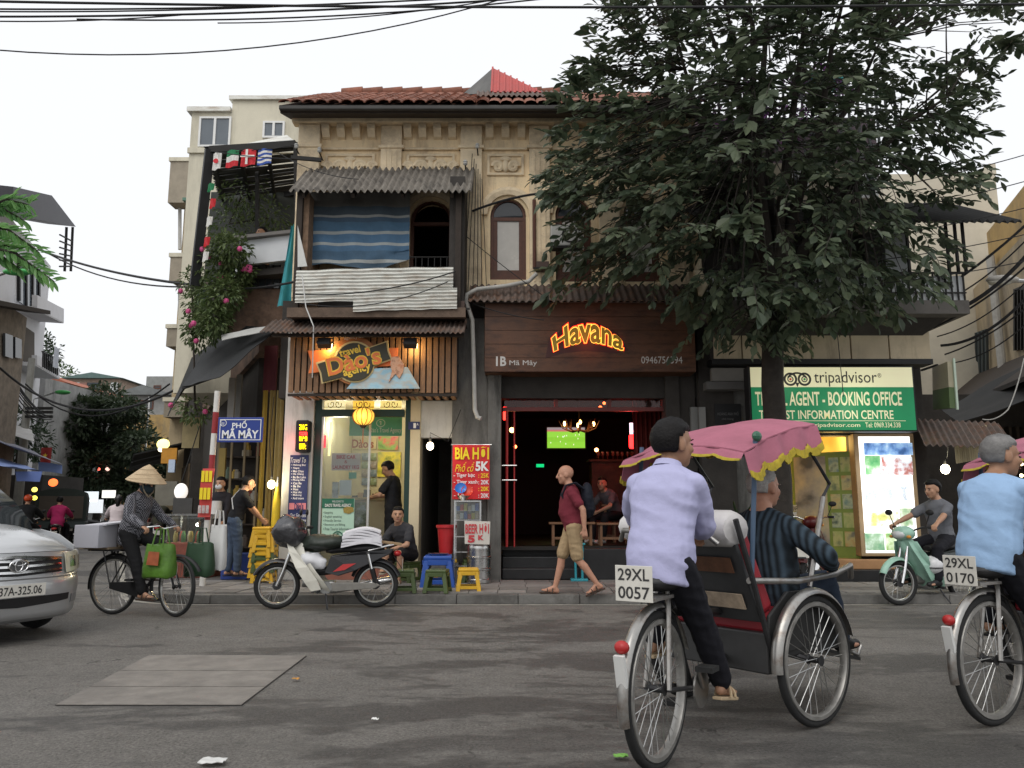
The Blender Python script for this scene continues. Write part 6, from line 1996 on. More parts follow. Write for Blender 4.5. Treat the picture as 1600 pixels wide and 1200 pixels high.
# open door with posters, inside
dq0,dq1,dz0,dz1 = FR(1262,702,1336,862,12.75)
dr = thing('office_door','open office door leaf covered with tour posters in yellow light','door',((dq0 + dq1) / 2,12.7,GF_))
part(MB().prism([V((dq1,12.66,GF_)),V((dq1,12.71,GF_)),V((dq0,13.45,GF_)),V((dq0,13.4,GF_))],(0,0,P(1300,706,12.9).z - GF_)),'leaf',mat('door_green',(.22,.30,.06),.5,var=.15),dr)
dn = V((-.66,-(dq1 - dq0),0)).normalized()
def dposter(t0,t1,z0,z1,m):
	a_,b_ = V((dq1,12.66,0)).lerp(V((dq0,13.4,0)),1 - t0),V((dq1,12.66,0)).lerp(V((dq0,13.4,0)),1 - t1)
	part(MB().prism([V((a_.x,a_.y,z0)) + dn * .004,V((b_.x,b_.y,z0)) + dn * .004,V((b_.x,b_.y,z1)) + dn * .004,V((a_.x,a_.y,z1)) + dn * .004],dn * .004),'photo_print',m,dr)
zd0,zd1 = GF_ + .15,P(1300,712,12.9).z
dposter(.04,.55,zd0,zd1,photomat('boat_poster',[(.5,.42,.25),(.55,.48,.3),(.35,.33,.28),(.12,.12,.11)],2.2))
for i in range(5):
	for j in range(2):
		zz = zd0 + (zd1 - zd0) * i / 5
		dposter(.6 + j * .18,.75 + j * .18,zz + .03,zz + (zd1 - zd0) / 5 - .03,photomat('dp_%d' % ((i * 2 + j) % 3),[[(.3,.4,.12),(.5,.5,.2),(.15,.2,.1)],[(.5,.3,.1),(.5,.45,.2),(.2,.2,.15)],[(.2,.3,.25),(.45,.5,.3),(.1,.14,.1)]][(i * 2 + j) % 3],7))
ol = thing('office_lamp','warm yellow ceiling lamp glowing inside the booking office','lamp',P(1228,716,13.8))
part(MB().obox(P(1228,715,13.8),(.5,.1,.05)),'tube',emis('office_tube',(1,.7,.2),6),ol)
point_light('office_glow',P(1235,720,13.9) + V((0,0,-.25)),34,(1,.66,.2),ol,.2)
point_light('office_glow',P(1300,690,13.0),9,(1,.7,.25),ol,.15)
dk_ = thing('tour_desk','tour information desk with green poster reading in trust','desk',(P(1235,850,13.5).x,13.5,GF_))
x0,x1 = P(1196,800,13.4).x,P(1285,800,13.4).x
part(MB().box(x0,x1,13.4,13.9,GF_,ZZ(806,13.4)),'body',mat('desk_white',(.6,.6,.55),.6),dk_)
part(MB().box(x0 - .03,x1 + .03,13.36,13.95,ZZ(806,13.4) + .001,ZZ(800,13.4)),'top',mat('desk_white'),dk_)
part(MB().box(x0 + .02,x1 - .02,13.39,13.398,GF_ + .05,ZZ(820,13.4)),'green_front',mat('desk_green',(.03,.25,.16),.5),dk_)
fletter(dk_,'in trust',1240,816,1272,826,13.388,WHT,bold=.01)
fletter(dk_,'TOUR INFORMATION',1226,791,1268,798,13.35,INK)
part(MB().box(P(1224,795,13.36).x,P(1270,795,13.36).x,13.352,13.37,ZZ(799,13.36),ZZ(789,13.36)),'name_board',mat('desk_cream',(.6,.5,.3),.6),dk_)
pt = thing('potted_plant','spiky leafy potted plant in the booking office entrance','plant',V((P(1160,800,12.3).x,12.3,.125)))
pb_ = V(pt.location)
part(MB().lathe([(.1,0),(.15,.3),(.16,.32),(.13,.32)],pb_,(0,0,1),14),'pot',mat('pot_clay',(.2,.1,.06),.8),pt,smooth=40)
vs,fs = [],[]
for i in range(70):
	d = (rv() + V((0,0,.7))).normalized()
	put_leaf(vs,fs,pb_ + V((0,0,.35)) + d * random.uniform(0,.45) + V((0,0,.35 * random.random())),leafframe(d,rv().normalized()),.3,.05)
tag(part(MB().add(vs,fs),'foliage',LEAFD,pt,norm=False),kind='stuff')
# grey house number boards and plaques on the dark pier
pq = panel('plaque',(1117,631,1158,664,12.58),BLACK,'black engraved wall plaque on the dark pier left of the booking sign','plaque',.015)
fletter(pq,'HOÀNG ANH PHỐ',1121,642,1154,649,12.578,mat('dim_letter',(.16,.16,.16),.6))
fletter(pq,'nhà hàng',1128,653,1146,657,12.578,mat('dim_letter'))
panel('switch_box',(1080,636,1091,682,12.68),mat('box_grey',(.22,.22,.21),.6,var=.15),'left grey meter box with dark dial on the bar end pier','meter box',.08)
panel('switch_box',(1093,636,1103,682,12.52),mat('box_grey'),'right grey meter box beside its twin on the bar end pier','meter box',.07)
panel('air_vent',(1112,575,1170,595,12.5),mat('vent_tan',(.3,.28,.25),.8,var=.15),'tan boxed vent under the fascia beam left of the booking sign','vent',.1)
panel('canopy_hood',(1104,596,1172,608,12.35),mat('hood_grey',(.12,.115,.11),.8),'grey drip hood below the tan vent','hood',.24)

# ================================================================== lane on the right: blade sign, awnings, old house
bs = thing('blade_sign','cream and green hanging blade sign with owl eyes emblem','sign',P(1478,640,12.3))
def bq_(px_,py_,y0=12.3):
	return P(px_,py_,y0)
A_,B_ = [P(1465,575,12.5),P(1489,565,11.9),P(1493,638,11.9),P(1466,640,12.5)],None
mid0,mid1 = A_[0].lerp(A_[3],.55),A_[1].lerp(A_[2],.55)
bn_ = (A_[1] - A_[0]).cross(A_[3] - A_[0]).normalized()
if bn_.y > 0: bn_ = -bn_
part(MB().prism([A_[0],A_[1],mid1,mid0],-bn_ * .08),'cream_half',mat('blade_cream',(.42,.38,.27),.6,var=.15),bs)
part(MB().prism([mid0 - V((0,0,.002)),mid1 - V((0,0,.002)),A_[2],A_[3]],-bn_ * .08),'green_half',mat('blade_green',(.10,.15,.06),.6,var=.15),bs)
for k in (-1,1):
	c_ = A_[0].lerp(A_[1],.5 + .2 * k).lerp(A_[3].lerp(A_[2],.5 + .2 * k),.27) + bn_ * .006
	part(MB().torus(c_,.055,.008,bn_,18,5),'eye_ring',INK,bs)
	part(MB().torus(c_,.022,.006,bn_,12,5),'eye_ring',INK,bs)
part(MB().beam(P(1490,560,11.88),P(1496,640,11.88),.03,.03),'edge_tube',mat('edge_white',(.5,.6,.5),.5),bs)
part(MB().beam(A_[0] + V((0,0,.05)),A_[0] + V((0,.5,.05)),.03,.03),'bracket',IRON,bs)
# old house (E) on the lane
eA,eB = P(1490,600,23),P(1665,600,14.5)
en = V((-(eB - eA).y,(eB - eA).x,0)).normalized()
if en.x > 0: en = -en
def E(px_,py_,out=0.0):
	return PL(px_,py_,eA + en * out,en)
old = thing('old_lane_house','old ochre plaster house with peeling wall, shutters and grille along the right lane','building',(eA.x,eA.y,0))
b0_,b1_ = V((eA.x,eA.y,0)),V((eB.x,eB.y,0))
ztop_ = 11.5
part(MB().prism([b0_,b1_,b1_ + V((6,4,0)),b0_ + V((6,4,0))],(0,0,E(1550,420).z)),'wall',mat('peeling_wall',(.46,.38,.26),.9,var=.2,scale=1,bump=.4,bscale=8,stain=(.17,.15,.13),stain_amt=.85,stain_scale=.7,stain_stretch=(1,1,.4)),old)
zlow = E(1550,420).z
part(MB().prism([V((E(1545,400).x,E(1545,400).y,zlow + .001)),V((b1_.x,b1_.y,zlow + .001)),V((b1_.x + 5,b1_.y + 3,zlow + .001)),V((E(1545,400).x + 4,E(1545,400).y + 4,zlow + .001))],(0,0,E(1600,290).z - zlow)),'ochre_upper',OCHRE,old)
def ebox(q,m,nm,out,th):
	return part(MB().prism([E(*p_,out) for p_ in q],-en * th),nm,m,old)
sh_ = ebox([(1519,588),(1541,582),(1540,514),(1518,522)],mat('shutter_grey',(.12,.15,.16),.7,var=.3),'shutter',.06,.1)
for k in range(5):
	t = k / 4
	ebox([(1519 + 22 * t - .8,588 - 6 * t),(1519 + 22 * t + .8,588 - 6 * t),(1518 + 22 * t + .8,522 - 8 * t),(1518 + 22 * t - .8,522 - 8 * t)],mat('shutter_dark',(.05,.06,.06),.7),'shutter_bar',.1,.05)
ebox([(1583,548),(1612,540),(1612,440),(1583,452)],BLACK,'grille_opening',.06,.1)
for k in range(6):
	ebox([(1584 + k * 5,547),(1585.2 + k * 5,547),(1585.2 + k * 5,453),(1584 + k * 5,453)],IRON,'grille_bar',.1,.04)
ebox([(1502,590),(1516,585),(1516,505),(1500,515)],mat('bare_brick',(.23,.11,.08),.9,var=.4,scale=8,bump=.5),'brick_patch',.03,.05)
part(MB().tube([E(1547,400,.15),E(1558,500,.15),E(1566,575,.15)],.09,10),'downpipe',PVC,old)
part(MB().prism([E(1470,612,.1),E(1640,545,.1),E(1640,580,1.3),E(1490,640,1.3)],(0,0,.08)),'lower_eave',DARKW,old)
# street lamp head
p = P(1572,437,12)
sl = thing('street_lamp','grey street lamp head on an arm reaching in from the right','street lamp',p)
part(MB().ball(P(1566,437,12),(.26,.12,.07),16,8),'head',mat('lamp_grey',(.42,.40,.36),.5,var=.1),sl,smooth=60)
part(MB().ball(P(1562,441,12),(.19,.09,.06),14,8),'lens',mat('lamp_lens',(.5,.48,.4),.2),sl,smooth=60)
part(MB().tube([P(1582,438,12),P(1640,442,12.3),P(1700,470,12.5),V((P(1700,470,12.5).x,12.5,0))],.035,8),'arm',STEEL,sl)
# awnings and stalls of the right lane
def slope(name,quad,m,lb,amp=.02,pitch=.1):
	mb = MB()
	corrug(mb,quad[0],quad[1],quad[3],amp,pitch,.008)
	return solo(mb,name,m,lb,'awning',quad[0],smooth=60)
slope('tin_awning',[P(1428,655,12.6),P(1560,660,12.6),None,P(1445,695,11.6)],TIN,'brown ribbed tin awning projecting over the right lane stalls')
sheet('tarp_awning',[P(1470,640,16),P(1620,560,14),P(1620,620,12.5),P(1500,660,13)],TARPB,'black tarpaulin stretched from the old lane house over the stalls','awning')
x0,x1,z0,z1 = FR(1493,690,1546,722,12.4)
sc__ = MB()
cream_scr = thing('bamboo_blind','pale striped bamboo blind hanging under the tin awning','blind',((x0 + x1) / 2,12.4,z0))
for i in range(15):
	xx = x0 + (x1 - x0) * i / 15
	top = ZZ(692 - i * 2.0,12.4)
	part(MB().box(xx,xx + (x1 - x0) / 15 * .8,12.4,12.415,ZZ(724 - i * .6,12.4),top),'blind_slat',mat('blind_slat',(.42,.36,.22),.7,var=.2,rand=.2),cream_scr)
rs = thing('stall_backdrop','dark stall interior wall of the right lane','wall',(P(1530,800,16).x,16,.1))
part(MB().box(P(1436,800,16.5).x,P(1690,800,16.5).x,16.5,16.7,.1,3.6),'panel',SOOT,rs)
for k in range(7):
	xx = P(1560 + k * 12,700,16.2).x
	part(MB().box(xx,xx + .06,16.3,16.49,1.4,2.9),'shelf_upright',DARKW,rs)
bulb(1477,733,13.2,'bare bright bulb hanging in the dark right lane stall',[P(1480,715,13.2),P(1482,690,13)],14,(1,.88,.6),.07,14)
for k in range(7):
	p = P(1583 + (k % 2) * 13,716 + k * 9,15.5)
	b = thing('light_bulb','small warm bulb in the string of lights in the right lane stall','light bulb',p,group='string of bulbs in the right lane')
	part(MB().ball(p,.035,8,6),'glass_bulb',emis('string_bulb',(1,.8,.45),6),b)
	part(MB().tube([p + V((0,0,.03)),p + V((0,.2,.3))],.005,4),'flex',CABLE,b)
# further block closing the right lane
boxhouse('far_house','dim grey house closing the right lane',1380,1520,560,860,27,mat('dim_grey',(.16,.15,.14),.9,var=.2),None)

# ================================================================== the big street tree
random.seed(5)
tb0 = V((P(1205,640,11.2).x,11.2,.12))
tree = thing('street_tree','large dark broad-leaved tree spreading in front of the booking office building','tree',tb0)
fork = P(1208,470,11.2)
part(MB().tube([tb0,tb0 + V((.02,0,.3)),tb0.lerp(fork,.35) + V((.03,0,0)),tb0.lerp(fork,.7) + V((-.04,0,0)),fork],[.24,.18,.165,.155,.15],14),'trunk',BARK,tree,smooth=60)
CC,CR = P(1215,210,10.9),V((3.0,2.2,2.75))
LEAFBIG = leafmat('leaf_big',(.034,.054,.032),(.13,.16,.095),.3)
limbs = []
for i in range(13):
	a_ = 2 * PI * i / 13 + random.uniform(-.2,.2)
	el = random.uniform(-.1,1.1)
	d = V((math.cos(a_) * math.cos(el),math.sin(a_) * math.cos(el),math.sin(el)))
	tip = CC + V((d.x * CR.x,d.y * CR.y,d.z * CR.z)) * .78
	mid = fork.lerp(tip,.45) + V((0,0,.45)) + rv() * .25
	pts = [fork + V((0,0,-.1)),fork.lerp(mid,.5) + V((0,0,.15)),mid,mid.lerp(tip,.6) + rv() * .2,tip]
	part(MB().tube(pts,[.10,.075,.055,.035,.015],8),'limb',BARK,tree,smooth=60)
	limbs += [pts[2],pts[3],pts[4],pts[2].lerp(pts[3],.5),pts[3].lerp(pts[4],.5)]
top = CC + V((0,0,2.4))
part(MB().tube([fork,fork.lerp(top,.4) + V((-.2,.1,0)),top],[.12,.08,.02],8),'limb',BARK,tree,smooth=60)
limbs += [fork.lerp(top,.5),fork.lerp(top,.75),top]
OUT = [(925,70),(955,0),(960,-200),(1600,-200),(1600,30),(1590,75),(1540,95),(1565,165),(1500,190),(1545,235),(1560,300),(1495,318),(1440,325),(1500,360),(1510,420),(1440,455),(1395,480),(1330,500),(1270,520),(1190,535),(1120,540),(1085,560),(1060,540),(1090,490),(1010,450),(940,455),(905,430),(870,465),(842,440),(850,380),(870,340),(848,270),(880,190),(868,140),(900,120)]
def inpoly(x,y,pl):
	c = False
	j = len(pl) - 1
	for i in range(len(pl)):
		if (pl[i][1] > y) != (pl[j][1] > y) and x < (pl[j][0] - pl[i][0]) * (y - pl[i][1]) / (pl[j][1] - pl[i][1]) + pl[i][0]:
			c = not c
		j = i
	return c
def proj(p):
	rel = p - V((0,0,CAM_H))
	fw = rel.y * cP + rel.z * sP
	up_ = -rel.y * sP + rel.z * cP
	return 800 + F * rel.x / fw,600 - F * up_ / fw
leaves,twigs = [],MB()
ncl,tries = 0,0
while ncl < 1900 and tries < 40000:
	tries += 1
	x_,y_ = random.uniform(840,1605),random.uniform(-190,560)
	if not inpoly(x_,y_,OUT): continue
	# distance from the outline decides how deep the crown is there
	e = 1.0
	for k in (15,35,70,120,180):
		if not all(inpoly(x_ + k * math.cos(t),y_ + k * math.sin(t),OUT) for t in (0,.8,1.6,2.4,3.1,3.9,4.7,5.5)):
			e = k / 240
			break
	dep = .35 + 1.9 * math.sqrt(e)
	yy = 10.9 + random.uniform(-1,1) * dep
	p = P(x_,y_,yy)
	if p.z < 3.6: continue
	gap = mnoise.noise(p * 1.05 + V((3,1,7)))
	if gap < -.22: continue
	if x_ > 1400 and random.random() < .45: continue
	if y_ > 330 and x_ > 1120 and random.random() < .3: continue
	ncl += 1
	d = (p - CC)
	od = V((d.x / 3,d.y / 2,d.z / 4)).normalized()
	tw = (od + rv() * .75 + V((0,0,-.1))).normalized()
	L_ = random.uniform(.28,.52)
	nl = random.randint(8,12)
	side = tw.cross(V((0,0,1)))
	if side.length < .1: side = V((1,0,0))
	side.normalize()
	q0 = p - tw * L_ * .5
	if ncl % 3 == 0:
		near = min(limbs,key=lambda s_: (s_ - q0).length_squared)
		twigs.tube([near,near.lerp(q0,.6) + V((0,0,.08)),q0],[.012,.009,.005],4,cap=False)
	twigs.tube([q0,q0 + tw * L_ * .5 + V((0,0,.02)),q0 + tw * L_ + V((0,0,-.05))],[.006,.005,.003],4,cap=False)
	sz = random.choice((.7,.85,1,1.15,1.35)) * random.uniform(.9,1.1)
	for k in range(nl):
		t = k / (nl - 1)
		c = q0 + tw * L_ * t + V((0,0,-.05 * t * t))
		sg = 1 if k % 2 else -1
		ld = (tw * (.35 + .8 * t) + side * sg * (1 - .6 * t) + V((0,0,-.2)) + rv() * .4).normalized()
		leaves.append((c,leafframe(ld,(V((0,0,1)) + V((0,-.45,0)) + rv() * .75).normalized()),sz * random.uniform(.12,.20),sz * random.uniform(.085,.13)))
# two low sprays on the trunk
for k in range(26):
	a_ = random.uniform(0,2 * PI)
	q0 = P(1150 + random.uniform(-40,110),random.uniform(470,545),10.7 + random.uniform(-.2,.3))
	for j in range(9):
		ld = (V((math.cos(a_),math.sin(a_) * .5,-.7)) + rv() * .6).normalized()
		leaves.append((q0 + rv() * .16,leafframe(ld,(V((0,-.4,1)) + rv() * .5).normalized()),random.uniform(.12,.19),.085))
	twigs.tube([fork.lerp(tb0,.1),q0.lerp(fork,.4) + V((0,0,.1)),q0],[.012,.008,.004],4,cap=False)
def vis(l):
	x_,y_ = proj(l[0])
	return 0 < x_ < 1600 and 0 < y_ < 1200
order = sorted(range(len(leaves)),key=lambda i: leaves[i][0].y if vis(leaves[i]) else 99)
first = set(order[:300])
lvm = bpy.data.meshes.new('leaf')
vs,fs = [],[]
put_leaf(vs,fs,V((0,0,0)),Matrix.Identity(3),1,.5)
lvm.from_pydata([tuple(v) for v in vs],[],fs)
lvm.materials.append(LEAFBIG)
vs,fs = [],[]
for i,(c,M_,L_,W_) in enumerate(leaves):
	if i in first:
		o = bpy.data.objects.new('leaf',lvm)
		COL.objects.link(o)
		o.parent = tree
		o.matrix_local = Matrix.Translation(c - tb0) @ (M_.to_4x4() @ Matrix.Diagonal((W_ / .5,L_,L_,1)))
	else:
		put_leaf(vs,fs,c,M_,L_,W_)
me = bpy.data.meshes.new('foliage')
me.from_pydata([tuple(v - tb0) for v in vs],[],fs)
me.materials.append(LEAFBIG)
fo = bpy.data.objects.new('foliage',me)
COL.objects.link(fo)
fo.parent = tree
tag(fo,kind='stuff')
tag(part(twigs,'twigs',BARK,tree,norm=False),kind='stuff')
# dead hanging sheath on a twig
p = P(1096,425,10.8)
solo(MB().tube([P(1094,405,10.8),P(1090,425,10.8),P(1098,445,10.8),P(1094,462,10.8)],[.02,.07,.085,.03],8),'dry_sheath',mat('dry_sheath',(.42,.36,.25),.8,var=.2),'pale dry bundle hanging from a lower branch of the big tree','dry leaf',p,smooth=60)

# ================================================================== vehicles (local frame: forward +X, left +Y)
RIM = mat('rim_steel',(.5,.5,.48),.3,.9,var=.15,scale=10)
SPOKE = mat('spoke_steel',(.45,.45,.44),.3,.9,var=.1)
PIPE = mat('dark_pipe',(.05,.05,.052),.45,.6,var=.3,scale=12)
SADDLE = mat('saddle',(.02,.02,.021),.5,var=.2)
def wheel(root,x,y,Rr,tr,n=18,rimm=None,hubr=.03,nm='wheel',rimw=.014,yaw=0.0):
	ax = V((math.sin(yaw),math.cos(yaw),0))
	c = V((x,y,Rr))
	w = part(MB().torus(c,Rr - tr,tr,ax,40,8),nm,RUBBER,root,smooth=60)
	part(MB().torus(c,Rr - tr * 2 - rimw * .3,rimw,ax,40,6,sy=1.3),'rim',rimm or RIM,w,smooth=60)
	part(MB().lathe([(hubr,-.04),(hubr * .6,-.03),(hubr * .6,.03),(hubr,.04)],c,ax,12),'hub',PIPE,w,smooth=40)
	sp = MB()
	u = V((math.cos(yaw),-math.sin(yaw),0))
	for i in range(n):
		a0 = 2 * PI * i / n
		a1 = a0 + (.5 if i % 2 else -.5)
		rr = Rr - tr * 2
		sp.tube([c + (u * math.cos(a1) + UZ * math.sin(a1)) * hubr + ax * (.03 if i % 4 < 2 else -.03),c + (u * math.cos(a0) + UZ * math.sin(a0)) * rr],.0022,4,cap=False)
	tag(part(sp,'spokes',SPOKE,w,norm=False),kind='stuff')
	return w
def guard(x,y,Rr,a0,a1,w,th=.004,n=18,drop=.0):
	mb = MB()
	def fn(u,v):
		a = R(a0 + (a1 - a0) * u)
		k = (v - .5) * 2
		rr = Rr - .35 * w * k * k
		return V((x + rr * math.cos(a),y + k * w / 2,Rr * 0 + drop + rr * math.sin(a)))
	return mb.grid(fn,n,6,(0,0,th))
def plate(root,c,ux,w,h,rows,m=None,nm='number_plate'):
	ux = V(ux).normalized()
	n_ = ux.cross(UZ)
	p = part(MB().prism([V(c) - ux * w / 2 - UZ * h / 2,V(c) + ux * w / 2 - UZ * h / 2,V(c) + ux * w / 2 + UZ * h / 2,V(c) - ux * w / 2 + UZ * h / 2],-n_ * .004),nm,m or mat('plate_white',(.62,.60,.54),.5,var=.1,scale=12),root,bev=.002)
	k = max(1,len(rows))
	for i,t in enumerate(rows):
		hh = h / k
		o = V(c) - ux * w * .42 + UZ * (h / 2 - hh * (i + 1) + hh * .16)
		part(letters(MB(),t,o,ux,UZ,w * .84,hh * .68,lift=.002,bold=.012),'lettering',mat('plate_ink',(.03,.03,.03),.6),p,norm=False)
	return p

# ------------------------------------------------------------------ motorbike
def motorbike(label,loc,heading,shield=(.66,.64,.56),body=(.02,.02,.022),stripe=(.5,.04,.04),group=None,plate_rows=(),cowl=False,bare=False,seat=True,steer=0.0):
	b = thing('motorbike',label,'motorbike',loc,heading,group,local=True)
	SH = plastic('mb_shield_%.2f_%.2f_%.2f' % shield,shield,.35)
	BO = plastic('mb_body_%.2f_%.2f_%.2f' % body,body,.3)
	wheel(b,-.6,0,.28,.032,18,nm='rear_wheel',hubr=.055)
	wheel(b,.6,0,.28,.030,18,nm='front_wheel',hubr=.05,yaw=steer)
	part(guard(-.6,0,.325,20,160,.12,drop=.28),'rear_fender',BO,b,smooth=60)
	part(guard(.6,0,.325,25,165,.11,drop=.28),'front_fender',SH if cowl else BO,b,smooth=60)
	for s_ in (-1,1):
		part(MB().tube([(.6,s_ * .06,.28),(.53,s_ * .055,.45),(.42,s_ * .05,.78)],[.022,.024,.018],8),'fork_leg',CHROME,b,smooth=60)
		part(MB().tube([(-.6,s_ * .10,.3),(-.55,s_ * .11,.48)],.026,8),'shock_lower',BLACK,b)
		part(MB().tube([(-.55,s_ * .11,.47),(-.5,s_ * .115,.66)],.018,8),'shock_upper',CHROME,b)
		part(MB().tube([(-.02,s_ * .05,.26),(-.6,s_ * .07,.28)],.018,6),'swing_arm',PIPE,b)
		part(MB().tube([(.08,s_ * .1,.22),(.08,s_ * .27,.22)],.016,8),'foot_peg',RUBBER,b)
	# leg shield
	prof = [(.46,.80),(.43,.70),(.36,.58),(.27,.46),(.19,.36),(.13,.27),(.1,.22)]
	wid = [.09,.13,.19,.215,.215,.19,.15]
	def lsf(u,v):
		t = u * (len(prof) - 1)
		i = min(int(t),len(prof) - 2)
		f = t - i
		x = prof[i][0] * (1 - f) + prof[i + 1][0] * f
		z = prof[i][1] * (1 - f) + prof[i + 1][1] * f
		w = wid[i] * (1 - f) + wid[i + 1] * f
		k = (v - .5) * 2
		return V((x - .20 * abs(k) ** 2.0 + .05,k * w,z))
	part(MB().grid(lsf,18,12,(-.012,0,-.006)),'leg_shield',SH,b,smooth=60)
	for s_ in (-1,1):
		part(MB().prism([V((x_,s_ * w_,z_)) for x_,z_,w_ in ((.44,.80,.10),(.33,.66,.16),(.22,.52,.19),(.10,.36,.19),(.05,.24,.17),(.17,.22,.17),(.25,.33,.19),(.36,.50,.19),(.46,.70,.13),(.49,.80,.10))],(0,s_ * .012,0)),'shield_wing',SH,b,bev=.005)
	part(MB().tube([(.40,0,.78),(.30,0,.58),(.16,0,.44),(-.02,0,.46),(-.2,0,.62)],[.045,.05,.06,.06,.05],10),'backbone',BO,b,smooth=60)
	# engine and cases
	part(MB().obox((.02,0,.26),(.26,.2,.15)),'crankcase',mat('alloy',(.3,.3,.29),.45,.7,var=.25,scale=12),b,bev=.03)
	part(MB().tube([(.1,0,.30),(.29,0,.32)],.06,12),'cylinder',mat('alloy'),b,smooth=40)
	part(MB().lathe([(.075,-.02),(.075,.02)],(.0,.115,.26),(0,1,0),16),'engine_cover',mat('alloy'),b)
	part(MB().prism([V((-.06,.105,.32)),V((-.06,.105,.21)),V((-.60,.105,.245)),V((-.66,.105,.28)),V((-.60,.105,.315))],(0,.02,0)),'chain_case',mat('chain_case',(.20,.19,.17),.5,var=.2,scale=8),b,bev=.012)
	part(MB().tube([(.2,-.1,.2),(-.1,-.13,.19),(-.3,-.15,.24),(-.85,-.16,.34)],[.018,.02,.045,.05],10),'exhaust',CHROME,b,smooth=60)
	# tail body
	for s_ in (-1,1):
		tb = part(MB().prism([V((.02,s_ * .105,.44)),V((-.15,s_ * .115,.40)),V((-.35,s_ * .115,.46)),V((-.78,s_ * .07,.66)),V((-.82,s_ * .06,.72)),V((-.4,s_ * .11,.69)),V((-.05,s_ * .10,.64))],(0,s_ * .02,0)),'side_cover',BO,b,bev=.012)
		part(MB().prism([V((-.08,s_ * .138,.45)),V((-.22,s_ * .138,.47)),V((-.36,s_ * .138,.55)),V((-.2,s_ * .138,.54))],(0,s_ * .004,0)),'stripe',plastic('mb_stripe_%.2f_%.2f' % stripe[:2],stripe),tb)
	def seatf(u,v):
		a = 2 * PI * v
		x = .02 - .72 * u
		w = .11 + .02 * math.sin(u * PI)
		hh = .05 * (1 - .2 * math.sin(u * 2 * PI))
		e = 1 if .04 < u < .96 else .55
		return V((x,w * math.cos(a) * e,.70 + .045 * u + hh * math.sin(a) * e))
	part(MB().rings([[seatf(u / 10,v / 14) for v in range(14)] for u in range(11)]),'seat',SADDLE,b,smooth=60)
	part(MB().tube([(-.5,.11,.7),(-.75,.1,.76),(-.88,.0,.78),(-.75,-.1,.76),(-.5,-.11,.7)],.013,8),'grab_rail',CHROME,b,smooth=60)
	# handlebar
	part(MB().tube([(.24,.33,.98),(.33,.2,.98),(.40,.06,.92),(.40,-.06,.92),(.33,-.2,.98),(.24,-.33,.98)],.012,8),'handlebar',CHROME if not cowl else BLACK,b,smooth=60)
	for s_ in (-1,1):
		part(MB().tube([(.24,s_ * .33,.98),(.29,s_ * .25,.98)],.019,8),'grip',RUBBER,b)
		mr = part(MB().tube([(.31,s_ * .23,.98),(.31,s_ * .3,1.14)],.006,6),'mirror_stem',BLACK,b)
		part(MB().ball((.31,s_ * .31,1.17),(.02,.06,.04),10,6),'mirror',BLACK,mr,smooth=60)
	CO = SH if cowl else BO
	part(MB().ball((.44,0,.90),(.13,.15,.10),14,10),'headlight_cowl',CO,b,smooth=60)
	hl = part(MB().ball((.52,0,.89),(.06,.10,.06),14,8),'headlight',mat('lamp_glass',(.6,.62,.62),.1,var=.05,spec=.8),b,smooth=60)
	part(MB().tube([(.44,0,.86),(.42,0,.74)],.05,10),'steering_head',CO,b)
	for s_ in (-1,1):
		part(MB().ball((.50,s_ * .13,.86),(.03,.03,.022),8,6),'indicator',plastic('amber',(.6,.25,.03)),b)
	part(MB().ball((-.86,0,.66),(.05,.08,.04),10,6),'tail_light',plastic('red_lens',(.4,.02,.02)),b,smooth=60)
	part(MB().prism([V((-.82,-.06,.62)),V((-.82,.06,.62)),V((-.94,.06,.44)),V((-.94,-.06,.44))],(0,0,.008)),'mud_flap',BLACK,b)
	plate(b,(-.93,0,.52),(0,-1,0),.19,.14,plate_rows)
	part(MB().tube([(.0,.12,.2),(-.04,.24,.015)],.01,6),'side_stand',PIPE,b)
	if cowl:
		part(MB().grid(lambda u,v: V((.50 - .26 * u - .08 * abs(2 * v - 1) ** 2,(2 * v - 1) * (.12 + .11 * math.sin(PI * min(1,u * 1.1))),.82 - .5 * u)),12,10,(-.01,0,-.01)),'apron',SH,b,smooth=60)
	return b
pkr,pkf = G(578,950),G(440,951)
mid = (pkr + pkf) / 2
hd = math.atan2(pkf.y - pkr.y,pkf.x - pkr.x)
mb1 = motorbike('parked black step-through motorbike with cream leg shield at the kerb',mid,hd + R(4),plate_rows=())
def loc2w(root,p):
	return Matrix.Translation(root.location) @ Matrix.Rotation(root.rotation_euler.z,4,'Z') @ V(p)
# things lying on the parked motorbike
def blob(root_m,c,r,nseed,m,name,label,cat,amp=.25,n=22,mm=14,flat=None):
	w = loc2w(root_m,c)
	mb = MB().ball((0,0,0),r,n,mm)
	for i,v in enumerate(mb.v):
		k = 1 + amp * mnoise.noise(v * (1.3 / max(r)) + V((nseed,0,0))) + amp * .5 * mnoise.noise(v * (3.5 / max(r)) + V((0,nseed,0)))
		v *= k
		if flat is not None and v.z < flat: v.z = flat
	me = mb.mesh(name,m,smooth=70)
	o = bpy.data.objects.new(name,me)
	COL.objects.link(o)
	o.location = w
	o.rotation_euler = (0,0,root_m.rotation_euler.z)
	return tag(o,label,cat)
blob(mb1,(.08,.0,.80),(.32,.2,.10),3,mat('rain_cape',(.03,.038,.03),.45,var=.3,scale=10,bump=.5,bscale=14),'rain_cape','crumpled dark green rain cape lying over the motorbike seat front','rain cape',.4)
blob(mb1,(.18,.08,.58),(.16,.13,.11),8,mat('white_bundle',(.68,.68,.70),.7,var=.1,bump=.4,bscale=10),'cloth_bundle','white cloth bundle tucked behind the leg shield of the parked motorbike','bundle',.35)
